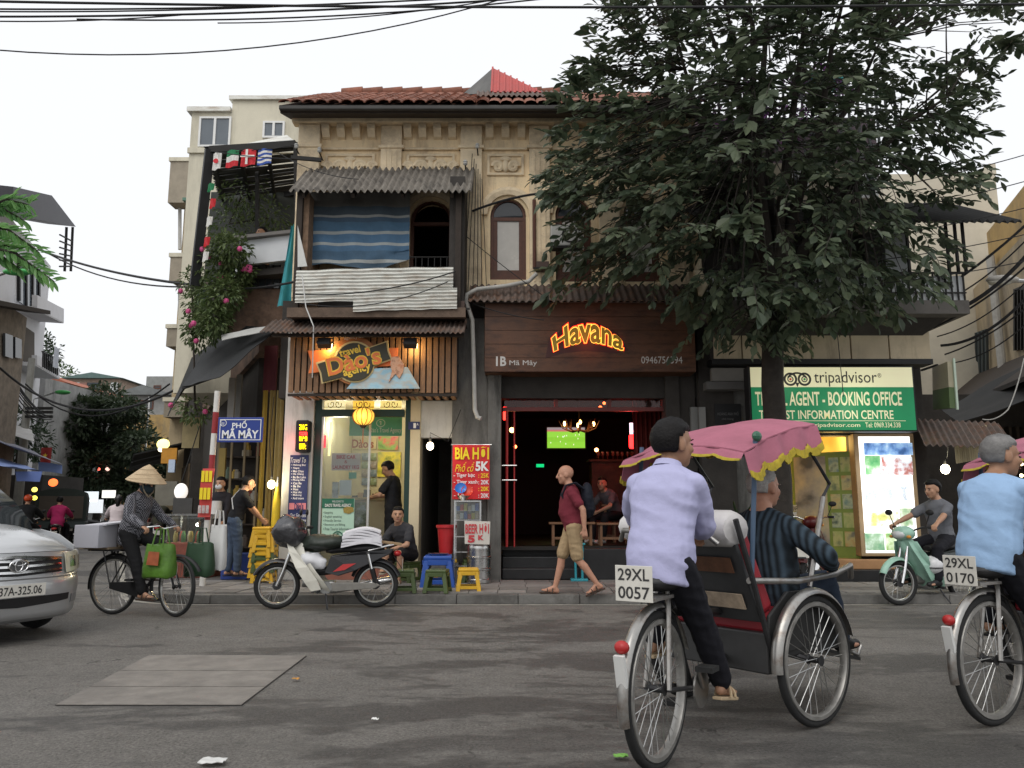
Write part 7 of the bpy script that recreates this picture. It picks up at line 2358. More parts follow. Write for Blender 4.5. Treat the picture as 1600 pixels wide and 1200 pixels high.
blob(mb1,(.46,0,.93),(.2,.24,.20),5,mat('plastic_wrap',(.05,.05,.055),.15,var=.4,scale=8,bump=.6,bscale=16,spec=.7),'plastic_wrap','shiny black plastic bag wrapped over the motorbike headlight','plastic bag',.3)
pw = loc2w(mb1,(-.42,0,.80))
pk = thing('paper_stack','tied stack of white folded newspapers on the motorbike rear seat','paper stack',pw,mb1.rotation_euler.z,local=True)
for i in range(7):
	k = 1 - .02 * i
	part(MB().grid(lambda u,v: V(((u - .5) * .5 * k + .012 * math.sin(i * 3),(v - .5) * .34 * k,.0 + i * .027 + .012 * math.sin(u * 5 + i) - .03 * (2 * u - 1) ** 2 - .02 * (2 * v - 1) ** 4)),10,8,(0,0,.022)),'folded_sheet',mat('newsprint',(.66,.65,.68),.8,var=.1,scale=14),pk,smooth=60)
wr = loc2w(mb1,(-.72,0,.76))
solo(MB().obox(wr + V((.02,0,.035)),(.35,.12,.03),(0,R(-8),mb1.rotation_euler.z)),'timber_offcut',mat('offcut',(.30,.2,.11),.7),'short timber offcut strapped behind the newspaper stack','timber',wr,bev=.004)

# mint scooter
sc0 = G(1406,946)
hd2 = math.atan2(-.42,-.91)
off = Matrix.Rotation(hd2,3,'Z') @ V((.6,0,0))
mb2 = motorbike('mint green scooter with white helmet hooked on, pulling out from the kerb',sc0 - off,hd2,(.30,.50,.40),(.05,.06,.06),(.3,.5,.4),cowl=True,steer=R(12))
hw = loc2w(mb2,(.14,.17,.50))
hm = thing('hanging_helmet','white round helmet hanging inside the mint scooter leg shield','helmet',hw)
part(MB().ball(hw,(.12,.12,.12),18,12),'shell',plastic('helmet_white',(.62,.62,.63),.25),hm,smooth=60)
part(MB().torus(hw + V((0,0,-.03)),.117,.008,(0,0,1),24,6),'trim',BLACK,hm)
mb3 = motorbike('dark red parked motorbike behind the cyclo with its white number plate showing',G(1290,925,.12) + V((.1,.75,0)),R(63),(.12,.02,.02),(.10,.012,.012),(.3,.02,.02),plate_rows=())

# lane riders' motorbikes
def copybike(label,loc,heading,group='motorbikes riding in the lane'):
	c = copy_tree(mb_d)
	c.location,c.rotation_euler = loc,(0,0,heading)
	tag(c,label,'motorbike',group)
	return c
mb_d = motorbike('black motorbike under the rider in pink in the lane',G(88,860,0),R(112),(.05,.05,.05),(.02,.02,.02),(.05,.05,.05),plate_rows=())
LBK = [mb_d]
for lb,g in (('black motorbike under the rider with the orange helmet',(38,868)),('dark motorbike under the rider in the white hoodie',(180,866)),('dark motorbike beside the pink rider ahead in the lane',(114,848)),('dark motorbike passing behind the conical hat cyclist',(246,858))):
	LBK.append(copybike(lb,G(*g),R(110)))
for i,(px_,py_) in enumerate(((160,845),(150,838),(140,832))):
	q = G(px_,py_)
	copybike(['first','second','third'][i] + ' motorbike parked in the row under the street tree counted from the hooded rider',q,R(20),'motorbikes parked under the street tree')

# ------------------------------------------------------------------ bicycle with loads
br_,bf_ = G(174,960),G(273,964)
bh_ = math.atan2(bf_.y - br_.y,bf_.x - br_.x)
WB = (bf_ - br_).length
bi = thing('bicycle','old black roadster bicycle loaded with boxes and shopping bags','bicycle',br_,bh_,local=True)
wheel(bi,0,0,.335,.02,24,nm='rear_wheel')
wheel(bi,WB,0,.335,.02,24,nm='front_wheel',yaw=R(18))
BB,ST,HT,HB = V((.44,0,.29)),V((.22,0,.80)),V((WB - .22,0,.88)),V((WB - .17,0,.66))
for nm,a_,b_,r_ in (('seat_tube',BB,ST,.016),('down_tube',BB,HB,.018),('cross_tube',BB.lerp(ST,.5),HT.lerp(HB,.6),.016),('head_tube',HT + V((-.02,0,.05)),HB,.02)):
	part(MB().tube([a_,b_],r_,8),nm,PIPE,bi)
for s_ in (-1,1):
	part(MB().tube([(0,s_ * .05,.335),BB + V((0,s_ * .03,0))],.01,6),'chain_stay',PIPE,bi)
	part(MB().tube([(0,s_ * .05,.335),ST + V((0,s_ * .02,-.05))],.009,6),'seat_stay',PIPE,bi)
	part(MB().tube([(WB,s_ * .05,.335),(WB - .08,s_ * .045,.55),HB],.012,6),'fork_blade',PIPE,bi)
	part(MB().tube([BB + V((0,s_ * .06,0)),BB + V((s_ * .10,s_ * .09,-s_ * .12))],.01,6),'crank',CHROME,bi)
	part(MB().obox(BB + V((s_ * .1,s_ * .14,-s_ * .12)),(.09,.08,.025)),'pedal',RUBBER,bi)
	part(MB().tube([HT + V((-.02,0,.1)),HT + V((.06,s_ * .16,.14)),HT + V((-.1,s_ * .27,.12))],.011,8),'handlebar_half',CHROME,bi,smooth=60)
	part(MB().tube([HT + V((-.04,s_ * .25,.12)),HT + V((-.14,s_ * .28,.12))],.017,8),'grip',RUBBER,bi)
part(MB().lathe([(.09,-.004),(.09,.004)],BB + V((0,-.05,0)),(0,1,0),20),'chain_ring',PIPE,bi)
part(MB().prism([V((.0,-.06,.37)),V((.44,-.06,.39)),V((.54,-.06,.29)),V((.44,-.06,.2)),V((0,-.06,.3))],(0,-.015,0)),'chain_guard',BLACK,bi,bev=.008)
part(guard(0,0,.36,10,190,.06,drop=.335),'rear_mudguard',BLACK,bi,smooth=60)
part(guard(WB,0,.36,30,190,.06,drop=.335),'front_mudguard',BLACK,bi,smooth=60)
part(MB().ball(ST + V((-.02,0,.06)),(.14,.1,.045),14,8),'saddle',SADDLE,bi,smooth=60)
part(MB().obox((-.08,0,.735),(.46,.2,.02)),'carrier',PIPE,bi)
for s_ in (-1,1):
	part(MB().tube([(0,s_ * .06,.335),(-.1,s_ * .09,.73)],.008,6),'carrier_stay',PIPE,bi)
# boxes and bags on it
def bthing(name,label,cat,c):
	return thing(name,label,cat,loc2w(bi,c),bh_,local=True)
bx_ = bthing('cardboard_boxes','pale cardboard boxes tied across the bicycle carrier','boxes',(-.18,0,.75))
part(MB().obox((.02,-.16,.15),(.34,.30,.26)),'front_box',mat('grey_card',(.42,.42,.46),.8,var=.06),bx_,bev=.006)
part(MB().obox((.02,.2,.15),(.4,.38,.26)),'rear_box',mat('brown_card',(.16,.13,.10),.8,var=.2),bx_,bev=.006)
part(MB().obox((.04,.04,.295),(.4,.6,.018),(R(4),R(-3),0)),'lid_sheet',mat('white_card',(.60,.60,.64),.7,var=.06),bx_)
part(MB().obox((0,0,.01),(.42,.3,.025)),'tray',mat('tan_card',(.28,.22,.15),.8),bx_)
def bag(name,label,c,w,h,d,m,m2=None):
	b = bthing(name,label,'bag',c)
	def ring(z,k):
		return [V((w / 2 * math.copysign(abs(math.cos(a)) ** .5,math.cos(a)) * k,d / 2 * math.copysign(abs(math.sin(a)) ** .6,math.sin(a)) * k * (1.15 - z / h * .5),z + .012 * math.sin(a * 3 + z * 9))) for a in [2 * PI * i / 20 for i in range(20)]]
	part(MB().rings([ring(h * t,k) for t,k in ((0,.9),(.06,1),(.3,1.04),(.6,1.0),(.85,.97),(1,.93))]),'sack',m,b,smooth=60)
	if m2:
		part(MB().prism([V((-w * .2,-d * .64,h * .4)),V((w * .22,-d * .64,h * .38)),V((w * .2,-d * .55,h * .78)),V((-w * .18,-d * .55,h * .8))],(0,-.006,0)),'print',m2,b)
	for s_ in (-1,1):
		part(MB().tube([(-w * .2,s_ * d * .3,h * .95),(-w * .12,s_ * .03,h + .17),(w * .12,s_ * .03,h + .17),(w * .2,s_ * d * .3,h * .95)],.009,6),'handle',m,b,smooth=60)
	return b
bag('shopping_bag','bright green woven shopping bag with red print hanging from the handlebar',(.84,-.28,.46),.36,.36,.2,mat('green_bag',(.075,.17,.02),.45,var=.4,scale=6,bump=.3),mat('red_print',(.30,.08,.03),.5,var=.3,scale=9))
bag('shopping_bag','dark green shopping bag hanging on the far side of the handlebar',(1.0,.2,.44),.34,.38,.2,mat('dkgreen_bag',(.025,.06,.03),.5,var=.2))
bag('shopping_bag','white plastic carrier bag hanging behind the dark green bag',(1.08,.42,.5),.2,.52,.14,mat('white_bag',(.62,.62,.6),.4,var=.1))

# ------------------------------------------------------------------ cyclo
WCHR = mat('worn_chrome',(.40,.39,.37),.36,.85,var=.3,scale=9,stain=(.14,.09,.06),stain_amt=.7,stain_scale=9)
def cyclo(label,loc,heading,rows,canopy=True,group='cyclos',swing=0.0):
	c = thing('cyclo',label,'cyclo',loc,heading,group,local=True)
	TW,FX = .46,CW
	wheel(c,0,0,.36,.022,28,nm='rear_wheel',rimw=.02,rimm=mat('rim_pale',(.34,.33,.31),.45,.7,var=.25,scale=14))
	for s_ in (-1,1):
		wheel(c,FX,s_ * TW,.36,.022,28,nm='front_wheel',rimw=.02,rimm=mat('rim_pale'))
		part(guard(FX,s_ * TW,.395,15,185,.075,.006,22,.36),'front_mudguard',WCHR,c,smooth=60)
		part(MB().prism([V((FX - .36,s_ * (TW - .06),.40)),V((FX - .33,s_ * (TW - .06),.62)),V((FX - .15,s_ * (TW - .06),.74)),V((FX + .15,s_ * (TW - .06),.74)),V((FX + .38,s_ * (TW - .06),.66)),V((FX + .42,s_ * (TW - .06),.45))],(0,-s_ * .02,0)),'side_panel',mat('box_dark',(.05,.05,.05),.4,.3,var=.25),c,bev=.008)
		part(MB().tube([(FX - .5,s_ * .40,.82),(FX - .1,s_ * .44,.80),(FX + .3,s_ * .44,.82),(FX + .55,s_ * .40,.86),(FX + .62,s_ * .36,.78)],.018,8),'arm_rail',WCHR,c,smooth=60)
		part(MB().tube([(FX - .3,s_ * .40,.36),(FX - .5,s_ * .42,.85),(FX - .62,s_ * .42,1.15)],.016,8),'back_strut',PIPE,c)
		part(MB().tube([(FX + .05,s_ * .42,.76),(FX + .22,s_ * .44,1.28)],.016,8),'front_strut',WCHR,c)
		part(MB().tube([(0,s_ * .06,.36),(.42,s_ * .04,.30)],.012,6),'chain_stay',PIPE,c)
		part(MB().tube([(0,s_ * .06,.36),(.10,s_ * .03,.84)],.013,6),'seat_stay',WCHR,c)
		part(MB().tube([(.42,s_ * .07,.30),(.42 + s_ * .12,s_ * .09,.30 - s_ * .12)],.011,6),'crank',WCHR,c)
		part(MB().obox((.42 + s_ * .12,s_ * .14,.30 - s_ * .12),(.1,.09,.025)),'pedal',RUBBER,c)
		part(MB().tube([(FX,s_ * (TW - .04),.36),(FX - .1,s_ * .3,.40)],.02,8),'axle_stub',PIPE,c)
		part(MB().tube([(FX + .45,s_ * .3,.40),(FX + .82,s_ * .26,.27),(FX + .86,s_ * .26,.33)],.013,6),'foot_rail',WCHR,c,smooth=60)
	part(MB().tube([(.42,0,.30),(.10,0,.86)],.02,8),'seat_tube',PIPE,c)
	part(MB().tube([(.42,0,.30),(FX - .3,0,.38),(FX + .3,0,.38)],.024,8),'main_tube',PIPE,c)
	part(MB().tube([(.13,0,.70),(FX - .4,0,.62)],.02,8),'top_tube',PIPE,c)
	part(MB().lathe([(.10,-.005),(.10,.005)],(.42,-.06,.30),(0,1,0),24),'chain_ring',WCHR,c)
	part(MB().ball((.08,0,.855),(.16,.12,.05),14,8),'saddle',SADDLE,c,smooth=60)
	part(guard(0,0,.395,20,195,.055,.005,22,.36),'rear_mudguard',WCHR,c,smooth=60)
	part(MB().obox((-.06,0,.79),(.22,.16,.016)),'rear_rack',WCHR,c)
	part(MB().obox((-.385,0,.50),(.02,.05,.14),(0,R(-12),0)),'mud_flap',mat('flap_white',(.6,.6,.58),.5),c)
	part(MB().ball((-.37,0,.60),(.03,.035,.03),10,8),'reflector',plastic('red_lens'),c,smooth=60)
	plate(c,(-.19,.02,.86),(0,-1,0),.19,.165,rows)
	# passenger box
	BD = mat('box_dark')
	part(MB().obox((FX + .02,0,.44),(.72,.78,.12)),'box_floor',BD,c,bev=.01)
	part(MB().obox((FX - .33,0,.42),(.06,.80,.22)),'under_panel',BD,c,bev=.01)
	part(MB().obox((FX - .05,0,.575),(.52,.74,.13)),'seat_cushion',mat('seat_red',(.30,.02,.03),.5,var=.1),c,bev=.03)
	bk = part(MB().prism([V((FX - .36,-.39,.60)),V((FX - .36,.39,.60)),V((FX - .60,.38,1.12)),V((FX - .60,-.38,1.12))],(-.03,0,-.012)),'back_panel',mat('box_grey_back',(.07,.072,.075),.35,.4,var=.25),c,bev=.006)
	uxb,uzb = V((0,-1,0)),V((-.42,0,.907))
	for z_,h_,t_,cc in ((.66,.09,'pale',(.42,.33,.24)),(.86,.09,'rust',(.12,.055,.03))):
		o_ = V((FX - .36 - .03 - (z_ - .60) * .462 - .016,.33,z_))
		part(MB().prism([o_,o_ + uxb * .66,o_ + uxb * .66 + uzb * h_,o_ + uzb * h_],V((-.006,0,-.003))),'back_strip',mat('back_strip_' + t_,cc,.5,var=.35,scale=14),bk)
	part(MB().prism([V((FX - .33,-.37,.62)),V((FX - .33,.37,.62)),V((FX - .56,.36,1.10)),V((FX - .56,-.36,1.10))],(.10,0,.04)),'back_cushion',mat('seat_red'),c,bev=.03)
	part(MB().rings([[V((FX - .58 + .11 * math.cos(a),y_,1.10 + .10 * math.sin(a) * k_)) for a in [2 * PI * i / 12 for i in range(12)]] for y_,k_ in ((-.39,.8),(-.36,1),(0,1.05),(.36,1),(.39,.8))]),'white_head_cover',mat('white_cover',(.60,.58,.57),.7,var=.06,bump=.2),c,smooth=60)
	part(MB().tube([(FX - .70,-.36,1.02),(FX - .74,-.3,1.08),(FX - .74,.3,1.08),(FX - .70,.36,1.02)],.016,8),'push_bar',WCHR,c,smooth=60)
	part(MB().obox((FX + .62,0,.30),(.4,.56,.02),(0,R(14),0)),'footboard',BD,c)
	if canopy:
		PK = mat('canopy_pink',(.37,.125,.175),.8,var=.18,scale=3,bump=.5,bscale=9,stain=(.30,.10,.14),stain_amt=.6,stain_scale=2.5)
		X0,X1 = FX - .56,FX + .16
		def top(u,v):
			k = (v - .5) * 2
			x = X0 + (X1 - X0) * u
			z = 1.57 + .20 * u + .03 * math.sin(u * PI) - .06 * k * k + .018 * mnoise.noise(V((u * 3,v * 4,1)))
			return V((x,k * .45,z))
		cn = part(MB().grid(top,16,12,(0,0,.008)),'canopy',PK,c,smooth=60)
		FR_ = mat('fringe_yellow',(.36,.28,.03),.9,var=.3,scale=20)
		def scal(fn,L_,hgt,outv,n_=9):
			"""scalloped valance hung from an edge curve"""
			m1,m2 = MB(),MB()
			def vf(u,v):
				p = fn(u)
				d_ = hgt * (.75 + .25 * abs(math.sin(u * n_ * PI)))
				return p + V((0,0,-d_ * v)) + V(outv) * (.03 * v + .012 * math.sin(u * 20))
			m1.grid(vf,n_ * 6,3,V(outv) * .003)
			def ff(u,v):
				return vf(u,.86 + .32 * v) + V(outv) * (.006 + .006 * math.sin(u * n_ * 26))
			m2.grid(ff,n_ * 12,2,V(outv) * .008)
			a_ = part(m1,'valance',PK,cn,smooth=60)
			part(m2,'fringe',FR_,cn,smooth=60)
		scal(lambda u: top(u,0) ,1,.15,(0,-1,0),5)
		scal(lambda u: top(u,1),1,.15,(0,1,0),5)
		scal(lambda u: top(1,u),1,.15,(1,0,0),5)
		scal(lambda u: top(0,u),1,.05,(-1,0,0),5)
		for s_ in (-1,1):
			part(MB().tube([(FX - .5,s_ * .42,.84),(FX - .42,s_ * .43,1.60)],.014,8),'canopy_post',mat('blue_post',(.06,.10,.16),.5),c)
			part(MB().tube([(FX + .0,s_ * .44,1.66),(FX + .30,s_ * .44,1.36),(FX + .22,s_ * .44,1.28)],.011,6),'canopy_brace',PIPE,c)
			part(MB().tube([top(0,.5 + s_ * .48) - V((0,0,.02)),top(.5,.5 + s_ * .48) - V((0,0,.02)),top(1,.5 + s_ * .48) - V((0,0,.02))],.009,6),'canopy_rib',PIPE,cn)
		part(MB().ball((FX - .42,-.44,1.61),(.04,.02,.03),8,6),'canopy_knot',plastic('dkgreen_knot',(.03,.12,.07)),cn)
	REAR = ('rear','saddle','seat_tube','seat_stay','chain','crank','pedal','mud_flap','reflector','number')
	Rm = Matrix.Rotation(swing,3,'Z')
	for o in c.children:
		if o.name.startswith(REAR): continue
		if o.name.startswith(('main_tube','top_tube')): continue
		o.rotation_euler = (0,0,swing)
		o.location = PIV - Rm @ PIV
	return c
g0,g1 = G(1030,1202),G(1274,1134)
H1,H2 = R(56.5),R(38)
CW = 1.33
PIV = V((CW - .05,0,0))
cy1 = cyclo('pink-canopied cyclo with number plate 29XL 0057 carrying an elderly passenger',g0,H1,('29XL','0057'),swing=H2 - H1)
g2 = G(1556,1134)
cy2 = cyclo('cyclo with number plate 29XL 0170 behind the driver in pale blue',g2,R(31),('29XL','0170'),swing=R(-6))

# ------------------------------------------------------------------ silver people carrier
SILVER = mat('silver_paint',(.52,.53,.54),.3,.6,var=.015,scale=2,coat=.4)
cg = P(34,868,7.35)
AH = R(63)
hx_,hy_ = math.sin(AH),-math.cos(AH)
car = thing('people_carrier','silver people carrier with oval grille emblem nosing in from the left','car',(cg.x,cg.y,0),math.atan2(hy_,hx_),local=True)
PR = [(-.10,.20),(-.03,.24),(.00,.34),(.015,.46),(.01,.54),(-.03,.60),(-.05,.66),(-.07,.74),(-.10,.81),(-.17,.87),(-.36,.94),(-.75,1.02),(-1.12,1.08)]
WS = [(-1.12,1.08),(-1.5,1.36),(-1.95,1.62),(-2.3,1.70),(-3.4,1.73),(-4.3,1.66),(-4.45,1.5),(-4.55,1.0),(-4.58,.3)]
def plan(v):
	return -.46 * abs(v) ** 3.2
def carpt(x,z,v,hw=.875):
	tap = 1 - .20 * max(0,(z - 1.0) / .72)
	edge = -.05 * abs(v) ** 5 if z > .8 and z < 1.1 else 0
	fr = max(0,min(1,(x + 1.4) / 1.4))
	return V((x + plan(v) * fr,v * hw * tap,z + edge - (.06 * v * v if z > .85 else 0)))
NV = 28
def sk(pr):
	return MB().rings([[carpt(x,z,-1 + 2 * j / NV) for j in range(NV + 1)] for x,z in pr],cap=False)
def skin(pr,nm,m,parent):
	mb = MB()
	mb.grid(lambda u,v: (lambda t,i: carpt(pr[i][0] * (1 - t) + pr[i + 1][0] * t,pr[i][1] * (1 - t) + pr[i + 1][1] * t,-1 + 2 * v))(*(lambda q: (q - min(int(q),len(pr) - 2),min(int(q),len(pr) - 2)))(u * (len(pr) - 1))),(len(pr) - 1) * 3,NV,(-.012,0,-.012))
	return part(mb,nm,m,parent,smooth=60)
skin(PR[:6],'front_bumper',SILVER,car)
skin(PR[5:9],'nose',SILVER,car)
skin([(PR[8][0],PR[8][1] + .006)] + PR[9:],'bonnet',SILVER,car)
skin(WS[:3],'windscreen',mat('tinted_glass',(.02,.025,.028),.05,var=.05,spec=.7),car)
skin(WS[2:],'roof',SILVER,car)
for s_ in (-1,1):
	out = [(-.5,.28),(-.52,.45)] + [(-.88 + .36 * math.cos(t),.34 + .36 * math.sin(t)) for t in [R(a) for a in range(160,21,-20)]][::-1][::-1]
	pts = [(-.56,.36),(-.54,.84),(-.8,.95),(-1.12,1.0),(-4.5,1.0),(-4.55,.3),(-3.98,.26)] + [(-3.62 + .36 * math.cos(R(a)),.33 + .36 * math.sin(R(a))) for a in range(180,-1,-20)] + [(-3.2,.26),(-1.28,.26)] + [(-.92 + .36 * math.cos(R(a)),.33 + .36 * math.sin(R(a))) for a in range(180,-1,-20)]
	part(MB().prism([V((x,s_ * .865,z)) for x,z in pts],(0,s_ * .012,0)),'side_body',SILVER,car)
	part(MB().prism([V((x,s_ * y_,z)) for x,z,y_ in ((-1.25,1.06,.86),(-4.4,1.06,.86),(-4.2,1.58,.72),(-2.0,1.6,.72))],(0,s_ * .01,0)),'side_glass',mat('tinted_glass'),car)
	for x in (-.92,-3.62):
		w = part(MB().torus((x,s_ * .76,.32),.22,.10,(0,1,0),32,10),'wheel',RUBBER,car,smooth=60)
		part(MB().lathe([(.2,-.02),(.19,.05),(.06,.06),(.05,.03)],(x,s_ * .76 + s_ * .03,.32),(0,s_,0),24),'rim',STEEL,w,smooth=40)
	part(MB().box(-1.3,-.5,s_ * .5 if s_ > 0 else -.86,.86 if s_ > 0 else -.5,.66,.70),'arch_liner',BLACK,car)
part(MB().box(-4.3,-.45,-.7,.7,.2,.3),'underbody',BLACK,car)
def surfx(z):
	for i in range(len(PR) - 1):
		if PR[i][1] <= z <= PR[i + 1][1]:
			t = (z - PR[i][1]) / (PR[i + 1][1] - PR[i][1])
			return PR[i][0] * (1 - t) + PR[i + 1][0] * t
	return 0
def patch(nm,zfun0,zfun1,v0,v1,m,out,parent,nu=18,nv=5,th=.012):
	def fn(u,w):
		v = v0 + (v1 - v0) * u
		z = zfun0(u) * (1 - w) + zfun1(u) * w
		p = carpt(surfx(z),z,v)
		dirn = V((1,v * abs(v) * 1.2,0)).normalized()
		return p + dirn * out
	return part(MB().grid(fn,nu,nv,(-th,0,0)),nm,m,parent,smooth=60)
C_ = lambda k: (lambda u: k)
gr = patch('grille',lambda u: .605 + .02 * abs(2 * u - 1),lambda u: .765 - .03 * abs(2 * u - 1),-.53,.53,BLACK,.004,car)
for z_ in (.64,.69,.74):
	patch('grille_bar',lambda u,z_=z_: z_ - .011 + .012 * abs(2 * u - 1),lambda u,z_=z_: z_ + .011 + .008 * abs(2 * u - 1),-.50,.50,CHROME,.022,gr,18,2,.018)
patch('grille_trim',lambda u: .77 - .03 * abs(2 * u - 1),lambda u: .79 - .03 * abs(2 * u - 1),-.54,.54,CHROME,.012,car,18,2)
for s_ in (-1,1):
	v0,v1 = (.56,.96) if s_ > 0 else (-.96,-.56)
	hl = patch('headlight',lambda u,s_=s_: .61 + .03 * (u if s_ > 0 else 1 - u),lambda u,s_=s_: .79 + .06 * (u if s_ > 0 else 1 - u),v0,v1,mat('headlamp_lens',(.50,.47,.36),.12,var=.15,scale=10,spec=.7,coat=.6),.03,car)
	patch('lamp_reflector',C_(.66),C_(.76),s_ * .62 if s_ > 0 else -.74,s_ * .74 if s_ > 0 else -.62,CHROME,.034,hl,6,4)
	patch('fog_recess',C_(.32),C_(.40),s_ * .68 if s_ > 0 else -.84,s_ * .84 if s_ > 0 else -.68,mat('bumper_dark',(.2,.2,.2),.4),.006,car,6,3)
patch('lower_grille',lambda u: .33 + .03 * abs(2 * u - 1),lambda u: .42,-.62,.62,BLACK,.006,car)
patch('bumper_crease',C_(.575),C_(.585),-.9,.9,mat('crease_dark',(.1,.1,.1),.5),.004,car,24,2)
ec = carpt(surfx(.70),.70,0) + V((.035,0,0))
for rx,ry,dz in ((.085,.056,0),(.034,.05,0.003),(.06,.022,.024)):
	part(MB().tube([ec + V((0,rx * math.cos(a),ry * math.sin(a) + dz)) for a in [2 * PI * i / 28 for i in range(28)]],.0075,6,closed=True),'emblem_ring',CHROME,car,smooth=60)
part(MB().lathe([(.075,0),(.07,.008)],ec + V((-.014,0,0)),(1,0,0),24),'emblem_back',mat('emblem_back',(.12,.12,.12),.3,.5),car)
plate(car,(.038,0,.485),(0,1,0),.46,.11,('37A-325.06',))
part(MB().tube([carpt(-1.0,1.07,-.5) + V((0,0,.02)),carpt(-1.3,1.2,.1) + V((0,0,.05))],.012,6),'wiper',BLACK,car)

# ------------------------------------------------------------------ canvas covered truck in the lane
tq = G(94,852)
tq = V((P(95,800,29).x,29,0))
tk = thing('canvas_truck','small truck with dark canvas cover seen from behind in the lane','truck',tq,R(116),local=True)
CV = mat('canvas_green',(.035,.045,.04),.85,var=.25,scale=2,bump=.2)
def tarch(x,k=1.0):
	return [V((x,y_,z_)) for y_,z_ in ((-.8,.8),(-.82,1.6),(-.75,1.85),(-.4,1.96),(0,1.98),(.4,1.96),(.75,1.85),(.82,1.6),(.8,.8))]
part(MB().rings([tarch(0),tarch(.03),tarch(1.2),tarch(2.4)]),'canvas_cover',CV,tk,smooth=40)
part(MB().box(-.02,2.5,-.82,.82,.55,.79),'bed',mat('truck_bed',(.05,.07,.07),.6),tk,bev=.02)
part(MB().box(-.04,-.01,-.7,.7,.9,1.7),'rear_opening',DROOM,tk)
part(MB().box(2.55,3.6,-.75,.75,.5,1.75),'cab',mat('truck_cab',(.08,.12,.14),.4),tk,bev=.08)
for x in (.5,3.0):
	for s_ in (-1,1):
		w = part(MB().torus((x,s_ * .66,.32),.22,.10,(0,1,0),24,8),'wheel',RUBBER,tk,smooth=60)
		part(MB().lathe([(.16,-.02),(.16,.04),(.03,.06)],(x,s_ * .70,.32),(0,s_,0),14),'rim',STEEL,w)
for s_ in (-1,1):
	part(MB().obox((-.03,s_ * .65,.62),(.03,.16,.09)),'tail_lamp',plastic('red_lens'),tk)
plate(tk,(-.05,0,.5),(0,-1,0),.4,.16,())

# ================================================================== people (local frame: facing +Y, right hand +X)
def remesh(mb,vox,it=3,fac=.5):
	me = mb.mesh('tmp',mat('skin_tmp'))
	ob = bpy.data.objects.new('tmp',me)
	COL.objects.link(ob)
	m = ob.modifiers.new('r','REMESH')
	m.mode = 'VOXEL'
	m.voxel_size = vox
	s_ = ob.modifiers.new('s','SMOOTH')
	s_.factor = fac
	s_.iterations = it
	dg = bpy.context.evaluated_depsgraph_get()
	dg.update()
	out = bpy.data.meshes.new_from_object(ob.evaluated_get(dg))
	bpy.data.objects.remove(ob)
	bpy.data.meshes.remove(me)
	out.polygons.foreach_set('use_smooth',[True] * len(out.polygons))
	return out
def wrinkle(me,amp,fr,seed,stretch=(1,1,2.2)):
	n = len(me.vertices)
	co = np.empty(n * 3); me.vertices.foreach_get('co',co); co = co.reshape(-1,3)
	no = np.empty(n * 3); me.vertices.foreach_get('normal',no); no = no.reshape(-1,3)
	d = np.empty(n)
	for i in range(n):
		p = V((co[i,0] * fr * stretch[0] + seed,co[i,1] * fr * stretch[1],co[i,2] * fr * stretch[2] + co[i,0] * fr * .8))
		d[i] = (1 - abs(mnoise.noise(p)) * 2.2) + .5 * mnoise.noise(p * 2.3)
	co += no * (d * amp)[:,None]
	me.vertices.foreach_set('co',co.ravel())
	me.update()
def ik(a,b,l1,l2,pole):
	a,b,pole = V(a),V(b),V(pole)
	d = b - a
	L = min(d.length,(l1 + l2) * .998)
	d.normalize()
	b = a + d * L
	x = (l1 * l1 - l2 * l2 + L * L) / (2 * L)
	h = math.sqrt(max(0,l1 * l1 - x * x))
	pv = pole - d * pole.dot(d)
	if pv.length < 1e-4: pv = V((0,0,1)).cross(d)
	pv.normalize()
	return a + d * x + pv * h,b
SKINS = {'asian': (.42,.235,.15),'tan': (.33,.18,.11),'white': (.46,.24,.16),'pale': (.55,.36,.27)}
for k_,c_ in SKINS.items():
	mat('skin_' + k_,c_,.5,var=.1,scale=14,spec=.35,bump=.05,bscale=60)
HAIRB = mat('hair_black',(.007,.006,.006),.6,var=.3,scale=40,bump=.3,bscale=70,spec=.2)
HAIRG = mat('hair_grey',(.15,.145,.14),.6,var=.5,scale=16,bump=.25,bscale=60)
HAIRW = mat('hair_white',(.36,.35,.33),.6,var=.25,scale=40,bump=.4,bscale=90)
def oval(c,X,Y,rx,ry,n=18,pw=.85):
	return [c + X * (rx * math.copysign(abs(math.cos(a)) ** pw,math.cos(a))) + Y * (ry * math.copysign(abs(math.sin(a)) ** pw,math.sin(a))) for a in [2 * PI * i / n for i in range(n)]]
